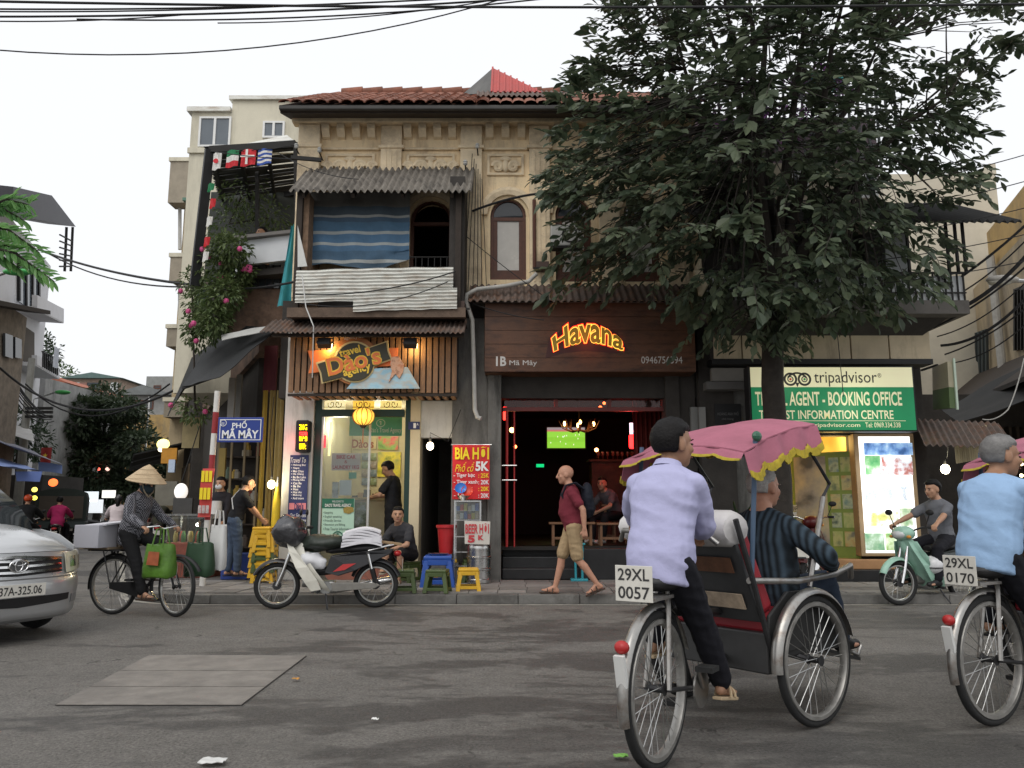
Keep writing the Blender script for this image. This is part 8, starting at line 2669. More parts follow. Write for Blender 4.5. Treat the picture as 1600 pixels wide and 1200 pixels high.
def person(label,loc,face,pelvis=(0,0,.92),lean=0.0,bend=0.0,twist=0.0,side=0.0,hands=((-.24,.05,.78),(.24,.05,.78)),feet=((-.1,0,0),(.1,0,0)),footdir=(0,0),toe=(0,0),head=(0,0),
		   el=((-.5,-.8,-.2),(.5,-.8,-.2)),kn=((-.05,1,0),(.05,1,0)),top=None,sleeve=.5,bottom=None,leg=1.0,shoe=None,hair='short',hairm=None,skin='asian',
		   s=1.0,vox=.011,curl=.6,facec=True,belly=0.0,hem=.0,hat=None,group=None,name='person',loose=0.014,collar=False,palm=None,hs=1.1):
	root = thing(name,label,'person',loc,face,group,local=True)
	SK = MATS['skin_' + skin]
	Pv = V(pelvis)
	up = V((math.sin(side),math.sin(lean),math.cos(lean))).normalized()
	rt = V((math.cos(twist),math.sin(twist),0))
	rt = (rt - up * rt.dot(up)).normalized()
	fw = up.cross(rt)
	hipr = V((1,0,0)); hipr = (hipr - up * hipr.dot(up)).normalized()
	up2 = (up + fw * math.sin(bend)).normalized()
	fw2 = (fw - up2 * fw.dot(up2)).normalized()
	S_ = s
	c0,c1,c2 = Pv - up * .07 * S_,Pv + up * .03 * S_,Pv + up * .17 * S_
	c3 = c2 + (up + up2).normalized() * .18 * S_
	c4 = c3 + up2 * .11 * S_
	c5 = c4 + up2 * .065 * S_
	nk = c5 + (up2 + fw2 * .35).normalized() * .055 * S_
	hy,hp = head
	hm = Matrix.Rotation(hy,3,'Z') @ Matrix.Rotation(hp,3,'X')
	base = Matrix((rt,V((-rt.y,rt.x,0)).normalized(),V((0,0,1)))).transposed()
	HM = base @ hm
	HS = S_ * hs
	hc = nk + HM @ V((0,.028,.083)) * HS
	def torso(inf,lo=0,hemx=0.0):
		st = [(c0,.135,.095),(c1,.165,.118),(c2,.145 + belly * .3,.105 + belly),(c3,.168,.118 + belly * .3),(c4,.150,.095),(c5,.078,.064),(nk,.054,.054)]
		mb = MB()
		rr = []
		for i,(c,rx,ry) in enumerate(st[lo:]):
			k = i + lo
			X = hipr.lerp(rt,min(1,k / 3)).normalized()
			U = up if k < 3 else up2
			X = (X - U * X.dot(U)).normalized()
			Y = U.cross(X)
			ex = inf if k < 5 else inf * .5
			cc = c + (fw * belly * .35 if k == 2 else V((0,0,0)))
			if k == lo and hemx: cc = cc - U * hemx
			rr.append(oval(cc,X,Y,(rx + ex) * S_,(ry + ex) * S_))
		return rr
	sh = [c4 - up2 * .025 * S_ - rt * .165 * S_,c4 - up2 * .025 * S_ + rt * .165 * S_]
	hp_ = [Pv - hipr * .088 * S_ - up * .01,Pv + hipr * .088 * S_ - up * .01]
	UA,FA,TH,SHn = .285 * S_,.25 * S_,.43 * S_,.41 * S_
	elb,wri,kne,ank = [],[],[],[]
	for i in (0,1):
		e,w = ik(sh[i],V(hands[i]),UA,FA,V(el[i]))
		elb.append(e); wri.append(w)
		tgt = V(feet[i]) + V((0,0,.075 * S_))
		k,a = ik(hp_[i],tgt,TH,SHn,V(kn[i]))
		kne.append(k); ank.append(a)
	# ---- body
	mb = MB()
	mb.rings(torso(0))
	mb.capsule(c5,.052 * S_,nk + HM @ V((0,.01,.05)) * S_,.05 * S_)
	q = lambda x,y,z: hc + HM @ V((x,y,z)) * HS
	mb.ball(q(0,-.012,.03),(.074 * HS,.094 * HS,.088 * HS),20,14,HM)
	for i in (0,1):
		mb.capsule(c5 - up2 * .005,.045 * S_,sh[i] + up2 * .012 * S_,.042 * S_)
	mb.ball(q(0,.022,-.025),(.062 * HS,.070 * HS,.085 * HS),18,12,HM)
	mb.ball(q(0,.05,-.078),(.036 * HS,.034 * HS,.03 * HS),12,8,HM)
	mb.ball(q(0,.074,.028),(.045 * HS,.014 * HS,.012 * HS),12,8,HM)
	mb.capsule(q(0,.082,.02),.011 * HS,q(0,.104,-.022),.015 * HS,8)
	for i in (-1,1):
		mb.ball(q(i * .074,-.008,-.005),(.012 * HS,.024 * HS,.034 * HS),10,8,HM)
		mb.ball(q(i * .038,.058,-.02),(.026 * HS,.02 * HS,.026 * HS),10,8,HM)
	for i in (0,1):
		sg = -1 if i == 0 else 1
		mb.capsule(sh[i],.052 * S_,sh[i].lerp(elb[i],.5),.046 * S_)
		mb.capsule(sh[i].lerp(elb[i],.4),.046 * S_,elb[i],.039 * S_)
		mb.capsule(elb[i],.040 * S_,elb[i].lerp(wri[i],.35),.041 * S_)
		mb.capsule(elb[i].lerp(wri[i],.3),.041 * S_,wri[i],.026 * S_)
		d = (wri[i] - elb[i]).normalized()
		pn = V(palm[i]) if palm else V((-sg,0.2,-.1))
		pn = (pn - d * pn.dot(d)).normalized()
		ac = d.cross(pn).normalized()
		if ac.dot(V((0,1,.3))) < 0: ac = -ac                       # thumb side
		kn_ = wri[i] + d * .088 * S_
		for t in (-.027,-.009,.009,.027):
			mb.capsule(wri[i] + ac * t * .6 * S_,.017 * S_,kn_ + ac * t * S_,.0135 * S_,8)
		for t,L_ in ((-.030,.058),(-.010,.074),(.010,.080),(.030,.070)):
			b0 = kn_ + ac * t * S_
			d1 = (d * math.cos(curl) + pn * math.sin(curl)).normalized()
			d2 = (d * math.cos(curl * 2.1) + pn * math.sin(curl * 2.1)).normalized()
			b1 = b0 + d1 * L_ * .5 * S_
			b2 = b1 + d2 * L_ * .5 * S_
			mb.capsule(b0,.0098 * S_,b1,.0092 * S_,8)
			mb.capsule(b1,.0092 * S_,b2,.008 * S_,8)
		t0 = wri[i] + d * .03 * S_ + ac * .028 * S_
		t1 = t0 + (d * .6 + ac * .65 + pn * .3).normalized() * .04 * S_
		t2 = t1 + (d * .9 + ac * .1 + pn * .5).normalized() * .032 * S_
		mb.capsule(t0,.013 * S_,t1,.0108 * S_,8)
		mb.capsule(t1,.0108 * S_,t2,.009 * S_,8)
		mb.capsule(hp_[i],.088 * S_,hp_[i].lerp(kne[i],.5),.072 * S_)
		mb.capsule(hp_[i].lerp(kne[i],.45),.072 * S_,kne[i],.051 * S_)
		sd_ = (ank[i] - kne[i]).normalized()
		bk_ = -V((math.sin(footdir[i]) * -1,math.cos(footdir[i]),0))
		mb.capsule(kne[i],.051 * S_,kne[i].lerp(ank[i],.32) + bk_ * .014,.054 * S_)
		mb.capsule(kne[i].lerp(ank[i],.3) + bk_ * .012,.053 * S_,ank[i],.033 * S_)
	fd = []
	for i in (0,1):
		a = footdir[i]
		f_ = V((-math.sin(a),math.cos(a),0))
		f_ = (f_ * math.cos(toe[i]) + V((0,0,1)) * math.sin(toe[i])).normalized()
		dn = -V((0,0,1)) * math.cos(toe[i]) + V((-math.sin(a),math.cos(a),0)) * math.sin(toe[i])
		fd.append((f_,dn))
		hl = ank[i] + dn * .045 * S_ - f_ * .035 * S_
		bl = ank[i] + dn * .05 * S_ + f_ * .11 * S_
		tp_ = ank[i] + dn * .052 * S_ + f_ * .175 * S_
		mb.capsule(hl,.029 * S_,ank[i],.034 * S_)
		mb.capsule(ank[i],.034 * S_,bl,.027 * S_)
		mb.capsule(hl,.028 * S_,bl,.024 * S_)
		lat = f_.cross(dn)
		for t in (-.026,-.008,.01,.028):
			mb.capsule(bl + lat * t * S_,.019 * S_,tp_ + lat * t * 1.1 * S_ - f_ * abs(t) * .7,.013 * S_,8)
	me = remesh(mb,vox,2)
	me.materials.clear(); me.materials.append(SK)
	part(me,'body',SK,root)
	# ---- face
	if facec:
		for i in (-1,1):
			part(MB().ball(q(i * .032,.082,.004),(.014 * S_,.008 * S_,.007 * S_),10,6,HM),'eye',mat('eye_dark',(.03,.02,.016),.3),root)
			if hair != 'bald': part(MB().capsule(q(i * .018,.090,.024),.004 * S_,q(i * .05,.078,.026),.003 * S_,6),'eyebrow',hairm or HAIRB,root)
		part(MB().capsule(q(-.02,.090,-.058),.005 * S_,q(.02,.090,-.058),.005 * S_,6),'mouth',mat('lips',(.26,.09,.075),.5),root)
	# ---- hair
	if hair != 'bald':
		hmat = hairm or HAIRB
		mbh = MB()
		n,m_ = 28,20
		rings = []
		long = hair == 'long'
		for a in range(m_ + 1):
			t = PI * a / m_
			ring = []
			for j in range(n):
				ph = 2 * PI * j / n
				d = V((math.sin(t) * math.cos(ph),math.sin(t) * math.sin(ph),math.cos(t)))
				fr = d.y
				line = .38 if fr > .35 else (-.10 if fr > -.15 else -.78)
				if hair == 'receding': line = .62 if fr > .1 else (-.05 if fr > -.25 else -.7)
				if fr > -.15 and fr <= .35: line = .38 + (-.10 - .38) * (.35 - fr) / .5
				k = max(0,min(1,(d.z - line) / .10))
				th = (.014 if hair != 'thick' else .018) * k - .012 * (1 - k)
				th += .006 * k * mnoise.noise(d * 5) + .004 * k * mnoise.noise(d * 19)
				ring.append(q(d.x * (.074 + th),-.012 + d.y * (.094 + th),.03 + d.z * (.088 + th)))
			rings.append(ring)
		mbh.rings(rings[1:-1])
		part(mbh,'hair',hmat,root,smooth=80)
		if hair in ('bun','pony'):
			part(MB().ball(q(0,-.115,.04),(.045 * S_,.045 * S_,.042 * S_),14,10),'hair_bun',hmat,root,smooth=60)
		if hair == 'pony' or hair == 'long':
			part(MB().tube([q(0,-.09,.03),q(0,-.135,-.04),q(0,-.125,-.16),q(0,-.11,-.26)],[.05 * S_,.055 * S_,.05 * S_,.02 * S_],10),'hair_length',hmat,root,smooth=60)
	# ---- clothes
	if top:
		mb = MB()
		rr = torso(loose,0 if hem >= 0 else 1,max(0,hem))
		mb.rings(rr[:-1])
		for i in (0,1):
			mb.capsule(c5 - up2 * .012,(.045 + loose * .5) * S_,sh[i] + up2 * .008 * S_,(.044 + loose * .5) * S_)
			mb.capsule(sh[i],(.050 + loose * .7) * S_,sh[i].lerp(elb[i],.5),(.048 + loose) * S_)
			if sleeve <= .6:
				mb.capsule(sh[i].lerp(elb[i],.3),(.05 + loose) * S_,sh[i].lerp(elb[i],min(1,sleeve * 1.3)),(.048 + loose * 1.2) * S_)
			else:
				mb.capsule(sh[i].lerp(elb[i],.4),(.048 + loose) * S_,elb[i],(.043 + loose) * S_)
				mb.capsule(elb[i],(.044 + loose) * S_,elb[i].lerp(wri[i],.35),(.045 + loose * .9) * S_)
				mb.capsule(elb[i].lerp(wri[i],.3),(.044 + loose * .9) * S_,elb[i].lerp(wri[i],.6 if sleeve < .9 else .93),(.034 + loose * .6) * S_)
		me = remesh(mb,vox,3)
		wrinkle(me,.007 * S_,4.6,loc[0] * 3 + 1,(1,1,2.2))
		me.materials.clear(); me.materials.append(top)
		part(me,'shirt',top,root)
		if collar:
			part(MB().rings([oval(c5 + up2 * z_ * S_,rt,fw2,r_ * S_,r_ * S_,16,1) for z_,r_ in ((-.02,.085),(.03,.072),(.04,.076),(.0,.092))],cap=False),'collar',top,root,smooth=50)
	if bottom:
		mb = MB()
		U = up
		st = [(c0,.135,.10),(c1,.165,.118),(c1 + up * .09 * S_,.152 + belly * .2,.11 + belly * .6)]
		mb.rings([oval(c,hipr,up.cross(hipr),(rx + .008) * S_,(ry + .008) * S_) for c,rx,ry in st])
		for i in (0,1):
			mb.capsule(hp_[i],.106 * S_,hp_[i].lerp(kne[i],.5),.094 * S_)
			mb.capsule(hp_[i].lerp(kne[i],.4),.094 * S_,hp_[i].lerp(kne[i],1.0 if leg > .55 else .9),(.076 if leg > .55 else .085) * S_)
			if leg > .55:
				mb.capsule(kne[i],.076 * S_,kne[i].lerp(ank[i],.45),.072 * S_)
				mb.capsule(kne[i].lerp(ank[i],.4),.072 * S_,kne[i].lerp(ank[i],.95 if leg > .9 else .7),.06 * S_)
		me = remesh(mb,vox,3)
		wrinkle(me,.005 * S_,6,loc[1] * 2 + 5)
		me.materials.clear(); me.materials.append(bottom)
		part(me,'trousers' if leg > .55 else 'shorts',bottom,root)
	if shoe:
		for i in (0,1):
			f_,dn = fd[i]
			a = ank[i]
			lat = f_.cross(dn)
			if shoe[0] == 'sandal':
				pts = []
				for t,w in ((-.075,.028),(-.03,.036),(.05,.036),(.12,.046),(.17,.042),(.2,.02)):
					pts.append((t,w))
				oc = a + dn * .078 * S_
				pl_ = [oc + f_ * t * S_ - lat * w * S_ for t,w in pts] + [oc + f_ * t * S_ + lat * w * S_ for t,w in reversed(pts)]
				so = part(MB().prism(pl_,dn * .018 * S_),'sandal',shoe[1],root,bev=.004)
				for t,hgt in ((.1,.052),(.03,.075)):
					arc = [oc + f_ * t * S_ + lat * (.046 * math.cos(x)) * S_ - dn * (hgt * math.sin(x)) * S_ for x in [PI * k / 8 for k in range(9)]]
					part(MB().tube(arc,.009 * S_,6),'strap',shoe[1],so,smooth=60)
			else:
				mb = MB()
				hl = a + dn * .045 * S_ - f_ * .035 * S_
				bl = a + dn * .05 * S_ + f_ * .12 * S_
				mb.capsule(hl,.038 * S_,a + dn * .01,.043 * S_)
				mb.capsule(a + dn * .012 * S_,.042 * S_,bl,.036 * S_)
				mb.capsule(hl,.036 * S_,bl + f_ * .05 * S_,.034 * S_)
				me = remesh(mb,.009,2)
				me.materials.clear(); me.materials.append(shoe[1])
				part(me,'shoe',shoe[1],root)
	root['_h'] = 0
	del root['_h']
	PINFO[root] = dict(hc=hc,HM=HM,nk=nk,c=(c0,c1,c2,c3,c4,c5),wri=wri,elb=elb,rt=rt,fw=fw,up=up,q=q,sh=sh,S=S_)
	return root
PINFO = {}
def cloth(name,rgb=(.5,.5,.5),rough=.85,var=.12,bump=.25):
	return mat(name,rgb,rough,var=var,scale=5,bump=bump,bscale=22,spec=.2)
def helmet(root,rgb,visor=True):
	i = PINFO[root]
	q,HM,S_ = i['q'],i['HM'],i['S']
	h = part(MB().ball(q(0,-.015,.04),(.108 * S_,.13 * S_,.105 * S_),20,14,HM),'helmet',plastic('helmet_%.2f_%.2f_%.2f' % rgb,rgb,.25),root,smooth=60)
	part(MB().tube([q(.09 * math.cos(a),.02 + .12 * math.sin(a),.02) for a in [R(x) for x in range(0,181,20)]],.008,6),'visor_rim',BLACK,h)
# ---- walking tourist
fwd = R(90)                                     # facing -X
wp = G(900,929,.12)
walker = person('bald man in maroon T-shirt, khaki shorts and sandals walking along the pavement',wp,fwd,pelvis=(0,.03,.885),lean=R(4),s=.985,
	hands=((-.24,-.10,.84),(.25,.02,.74)),feet=((-.08,-.27,.065),(.08,.27,.0)),toe=(R(-22),R(6)),kn=((0,1,.1),(0,1,.1)),head=(0,R(-4)),top=cloth('maroon_tee',(.16,.025,.038)),sleeve=.5,bottom=cloth('khaki',(.36,.26,.15)),leg=.4,
	shoe=('sandal',mat('sandal_brown',(.05,.03,.02),.7)),hair='bald',skin='white',belly=.045,curl=.8,palm=((1,0,0),(-1,0,0)),vox=.009)
def toworld(root,p):
	return Matrix.Translation(root.location) @ Matrix.Rotation(root.rotation_euler.z,4,'Z') @ V(p)
inf = PINFO[walker]
bp_ = thing('backpack','navy backpack on the back of the walking bald man','backpack',toworld(walker,inf['c'][3]),fwd,local=True)
c3_ = inf['c'][3]
bm_ = MB()
bm_.ball((0,-.215,-.02),(.145,.085,.24),18,14)
bm_.ball((0,-.27,-.10),(.115,.05,.13),14,10)
me = remesh(bm_,.012,2); wrinkle(me,.006,6,2)
me.materials.clear(); me.materials.append(cloth('navy_pack',(.012,.014,.022),.7)); part(me,'pack',MATS['navy_pack'],bp_)
for sg in (-1,1):
	part(MB().tube([V((sg * .09,-.17,.12)),V((sg * .11,-.06,.205)),V((sg * .12,.07,.17)),V((sg * .12,.125,.04)),V((sg * .13,.04,-.1)),V((sg * .12,-.16,-.16))],.016,6),'strap',MATS['navy_pack'],bp_,smooth=60)
# ---- seated man on the low stool
sp_ = G(632,912,.12)
sit = person('man in dark grey T-shirt and black shorts sitting on a low stool with crossed leg',sp_ + V((0,.25,0)),R(150),pelvis=(0,0,.42),lean=R(16),bend=R(18),head=(R(38),R(4)),s=.97,
	hands=((-.02,.42,.50),(.1,.40,.47)),feet=((-.12,.36,0),(.02,.50,.20)),el=((-1,-.3,-.2),(1,-.3,-.2)),kn=((-.25,.6,1),(.5,.7,.8)),footdir=(0,R(20)),toe=(0,R(-8)),top=cloth('charcoal_tee',(.045,.045,.05)),sleeve=.5,bottom=cloth('black_short',(.015,.015,.017)),leg=.4,shoe=('sandal',mat('flipflop',(.35,.3,.22),.8)),palm=((.3,.2,-1),(-.3,.2,-1)),vox=.0095)
# ---- man standing in the shop
mp = V((P(612,850,YF + .35).x,YF + .42,FL))
shopman = person('man in dark shirt and trousers standing at the travel shop counter',mp,R(75),s=.98,lean=R(3),head=(0,R(-25)),hands=((-.15,.34,1.08),(.14,.36,1.10)),el=((-.8,-.5,-.5),(.8,-.5,-.5)),top=cloth('dark_shirt',(.016,.017,.02)),sleeve=.5,bottom=cloth('dark_trouser',(.014,.014,.016)),shoe=('shoe',BLACK),hem=.04)
# ---- woman stacking stools, masked woman
wq = G(362,908,.12)
wom = person('woman in black top and blue jeans reaching over the stacked yellow stools',wq,R(-60),s=.90,lean=R(14),head=(0,R(-8)),hands=((.0,.47,.86),(.16,.46,.84)),feet=((-.09,-.06,0),(.09,.06,0)),top=cloth('black_tee',(.014,.014,.016)),sleeve=.5,bottom=cloth('jeans',(.06,.085,.13)),hair='bun',shoe=('sandal',BLACK),footdir=(R(10),R(-10)),vox=.0095,hem=-.1)
i_ = PINFO[wom]
part(MB().tube([i_['c'][4] + i_['rt'] * -.12 + i_['up'] * .06 - i_['fw'] * .05,i_['c'][3] - i_['fw'] * .145,i_['c'][2] + i_['rt'] * .12 - i_['fw'] * .1],.008,6),'bag_strap',mat('white_strap',(.6,.6,.58),.7),wom,smooth=60)
mk = V((P(341,860,13.6).x,13.6,.115))
msk = person('masked woman in dark headscarf standing behind the food stall',mk,R(170),s=.9,top=cloth('dark_coat',(.02,.018,.022)),sleeve=1,bottom=cloth('dark_trouser'),hair='long',hands=((-.2,.25,.9),(.2,.25,.9)),shoe=('shoe',BLACK),vox=.013,hem=.1)
i_ = PINFO[msk]
part(MB().ball(i_['q'](0,.06,-.045),(.06,.045,.048),14,10,i_['HM']),'face_mask',mat('mask_white',(.6,.62,.64),.8),msk,smooth=60)
part(MB().tube([i_['c'][3] + i_['fw'] * .14,i_['c'][1] + i_['fw'] * .15],[.09,.11],12),'white_front',cloth('white_front',(.5,.5,.5)),msk,smooth=60)
# ---- man sitting inside the bar
bp2 = V((P(962,800,14.75).x,14.75,BF))
person('man in grey shirt sitting hunched on a stool inside the bar',bp2,R(125),pelvis=(0,0,.5),lean=R(24),bend=R(15),head=(R(30),0),s=.97,hands=((-.08,.5,.55),(.1,.5,.55)),feet=((-.14,.45,0),(.14,.45,0)),kn=((-.2,.6,1),(.2,.6,1)),el=((-1,0,-.4),(1,0,-.4)),top=cloth('grey_shirt',(.10,.10,.11)),sleeve=.5,bottom=cloth('dark_trouser'),shoe=('shoe',mat('white_shoe',(.5,.48,.45),.7)),vox=.012)
# ---- conical hat cyclist
HATP = V((.20,0,.87))
def onbike(root_b,p):
	return loc2w(root_b,p)
def bikeperson(label,vehicle,seat,bars,pedals,**k):
	"""vehicle local points -> person local frame (vehicle +X becomes person +Y)"""
	cv_ = lambda p: (-p[1],p[0] - seat[0],p[2])
	w = loc2w(vehicle,(seat[0],0,0))
	kw = dict(pelvis=(0,0,seat[2] + .09),hands=(cv_(bars[0]),cv_(bars[1])),feet=(cv_(pedals[0]),cv_(pedals[1])))
	kw.update(k)
	return person(label,w,vehicle.rotation_euler.z - PI / 2,**kw)
def checkmat():
	m = cloth('gingham',(.25,.25,.27))
	n,l = m.node_tree.nodes,m.node_tree.links
	tc = n.new('ShaderNodeTexCoord')
	ck = n.new('ShaderNodeTexChecker')
	ck.inputs['Scale'].default_value = 60
	ck.inputs['Color1'].default_value = (.20,.20,.22,1)
	ck.inputs['Color2'].default_value = (.014,.014,.02,1)
	l.new(tc.outputs['Object'],ck.inputs['Vector'])
	hs = [x for x in n if x.type == 'HUE_SAT'][0]
	l.new(ck.outputs[0],hs.inputs['Color'])
	return m
hat_r = bikeperson('cyclist in a conical straw hat, face scarf and black-and-white checked shirt',bi,(.2,0,.86),((WB - .30,.27,1.02),(WB - .30,-.27,1.02)),((.34,.13,.40),(.54,-.13,.12)),s=.88,lean=R(12),head=(R(-12),R(-10)),top=checkmat(),sleeve=1,bottom=cloth('black_pants',(.012,.012,.013)),shoe=('sandal',mat('sandal_brown')),kn=((-.05,1,.2),(.05,1,.2)),hem=.1,loose=.02,palm=((0,0,-1),(0,0,-1)),curl=1.0,vox=.0095)
i_ = PINFO[hat_r]
q_ = i_['q']
STRAW = mat('straw',(.50,.38,.24),.8,var=.12,scale=10,bump=.4,bscale=50)
hat_ = part(MB().rings([[q_(r_ * math.cos(a),r_ * math.sin(a) - .01,z_) for a in [2 * PI * j / 32 for j in range(32)]] for r_,z_ in ((.004,.225),(.06,.19),(.13,.125),(.20,.055),(.235,.02),(.232,.012),(.19,.045),(.1,.12))],cap=False),'conical_hat',STRAW,hat_r,smooth=60)
for z_,r_ in ((.16,.095),(.10,.155),(.045,.212)):
	part(MB().torus(q_(0,-.01,z_),r_,.003,(0,0,1),32,5),'hat_ring',STRAW,hat_)
part(MB().ball(q_(0,.025,-.055),(.078,.085,.075),16,12,i_['HM']),'face_scarf',cloth('scarf_dark',(.03,.045,.055)),hat_r,smooth=60)
part(MB().tube([q_(-.09,0,.06),q_(-.06,.07,-.1),q_(0,.08,-.16),q_(.06,.07,-.1),q_(.09,0,.06)],.009,6),'chin_strap',cloth('strap_tan',(.3,.25,.18)),hat_r,smooth=60)
# ---- cyclo drivers and passenger
LAV = cloth('lavender_shirt',(.42,.42,.62),.8,.06)
ft = (.42 + .12,-.14,.30 - .12 + .03)
fwheel = lambda p,c_: PIV + Matrix.Rotation(c_,3,'Z') @ (V(p) - PIV)
hb0,hb1 = fwheel((CW - .74,.22,1.08),H2 - H1),fwheel((CW - .74,-.27,1.08),H2 - H1)
drv = bikeperson('cyclo driver in lavender shirt, black trousers and sandals seen from behind',cy1,(.08,0,.86),(hb0,hb1),((.30,.14,.47),(.54,-.14,.22)),s=.91,hs=1.2,lean=R(12),bend=R(8),head=(R(-30),R(0)),top=LAV,sleeve=1,bottom=cloth('black_trouser',(.012,.012,.016)),shoe=('sandal',mat('tan_sandal',(.42,.32,.2),.7)),hair='thick',hem=.05,loose=.026,collar=True,palm=((0,0,-1),(0,0,-1)),curl=1.0,vox=.0085,toe=(0,R(-10)),skin='tan')
sw2 = R(-6)
hc0,hc1 = fwheel((CW - .74,.2,1.08),sw2),fwheel((CW - .74,-.24,1.08),sw2)
drv2 = bikeperson('grey haired cyclo driver in pale blue shirt seen from behind',cy2,(.08,0,.86),(hc0,hc1),((.30,.14,.47),(.54,-.14,.22)),s=.90,hs=1.2,lean=R(14),bend=R(10),head=(R(-30),R(-4)),top=cloth('pale_blue_shirt',(.28,.42,.62),.8,.06),sleeve=1,bottom=cloth('black_trouser'),shoe=('sandal',BLACK),hairm=HAIRG,hem=.05,loose=.028,palm=((0,0,-1),(0,0,-1)),curl=1.0,vox=.0085,belly=.03,skin='tan')
def plaidmat():
	m = cloth('plaid',(.04,.05,.06))
	n,l = m.node_tree.nodes,m.node_tree.links
	tc = n.new('ShaderNodeTexCoord')
	w1 = n.new('ShaderNodeTexWave')
	w1.inputs['Scale'].default_value = 9
	w1.bands_direction = 'X'
	l.new(tc.outputs['Object'],w1.inputs['Vector'])
	mx = n.new('ShaderNodeMix')
	mx.data_type = 'RGBA'
	mx.inputs[6].default_value = (.012,.016,.02,1)
	mx.inputs[7].default_value = (.05,.075,.10,1)
	l.new(w1.outputs[0],mx.inputs[0])
	hs = [x for x in n if x.type == 'HUE_SAT'][0]
	l.new(mx.outputs[2],hs.inputs['Color'])
	return m
PASS = fwheel((CW + .04,-.16,0),H2 - H1)
pw_ = loc2w(cy1,PASS)
psg = person('elderly white haired passenger in dark plaid shirt sitting in the cyclo',pw_,H2 - PI / 2,pelvis=(0,0,.70),lean=R(-6),head=(R(-8),R(-2)),s=.95,hands=((-.2,.32,.86),(.24,.30,.86)),feet=((-.12,.56,.33),(.12,.56,.33)),kn=((-.1,.5,1),(.1,.5,1)),el=((-1,-.4,-.3),(1,-.4,-.3)),top=plaidmat(),sleeve=1,bottom=cloth('dark_jeans',(.025,.035,.055)),shoe=('shoe',BLACK),hair='receding',hairm=HAIRW,skin='white',belly=.04,loose=.022,vox=.0095)
PASS2 = fwheel((CW - .12,.22,0),H2 - H1)
person('dark haired second passenger half hidden beside the elderly man in the cyclo',loc2w(cy1,PASS2),H2 - PI / 2,pelvis=(0,0,.70),lean=R(-8),s=.92,hands=((-.2,.3,.84),(.2,.3,.84)),feet=((-.1,.62,.33),(.1,.62,.33)),kn=((-.1,.5,1),(.1,.5,1)),top=cloth('dark_coat'),sleeve=1,bottom=cloth('dark_jeans'),shoe=('shoe',BLACK),hair='long',vox=.013)
# ---- scooter rider and bystander
sr = bikeperson('young man in grey T-shirt riding the mint scooter',mb2,(-.28,0,.74),((.24,.32,1.0),(.24,-.32,1.0)),((.12,.2,.24),(.12,-.2,.24)),s=.97,lean=R(4),head=(R(-6),R(-6)),top=cloth('grey_tee',(.14,.145,.16)),sleeve=.55,bottom=cloth('black_trouser'),shoe=('shoe',BLACK),kn=((-.4,1,.6),(.4,1,.6)),hair='thick',palm=((0,0,-1),(0,0,-1)),curl=1.0,vox=.0095)
bs_ = V((P(1432,850,14.2).x,14.2,.12))
person('bystander in dark clothes standing in the shadow of the right lane stall',bs_,R(170),s=.97,top=cloth('dark_coat'),sleeve=1,bottom=cloth('dark_trouser'),shoe=('shoe',BLACK),vox=.014,skin='tan')
# ---- balcony person
bpx = P(412,366,14.6)
person('person in pale shirt standing behind the white terrace parapet',V((bpx.x,14.6,bpx.z - 1.55)),R(140),s=.95,top=cloth('pale_shirt',(.5,.5,.48)),sleeve=.5,bottom=cloth('dark_trouser'),vox=.014)
# ---- lane riders
LR = [(LBK[0],'lane rider in bright pink jacket seen from behind',(.42,.03,.12),None,'short'),(LBK[1],'lane rider in black jacket with an orange helmet',(.015,.015,.016),(.65,.08,.02),'short'),
	  (LBK[2],'lane rider in white hoodie with black helmet and long hair',(.60,.52,.53),(.03,.03,.03),'long'),(LBK[3],'dark clothed lane rider ahead of the pink rider',(.02,.02,.025),(.02,.02,.02),'short'),(LBK[4],'lane rider in olive jacket passing behind the conical hat cyclist',(.05,.05,.035),None,'short')]
for k,(vb,lb,c,hm_,hr) in enumerate(LR):
	r_ = bikeperson(lb,vb,(-.25,0,.74),((.24,.32,1.0),(.24,-.32,1.0)),((.1,.2,.24),(.1,-.2,.24)),s=.97,lean=R(5),top=cloth('lane_top_%d' % k,c),sleeve=1,bottom=cloth('dark_trouser'),shoe=('shoe',BLACK),kn=((-.4,1,.6),(.4,1,.6)),hair=hr,palm=((0,0,-1),(0,0,-1)),curl=1.0,vox=.016,loose=.03,hem=.06,facec=False,group='riders in the lane')
	if hm_: helmet(r_,hm_)

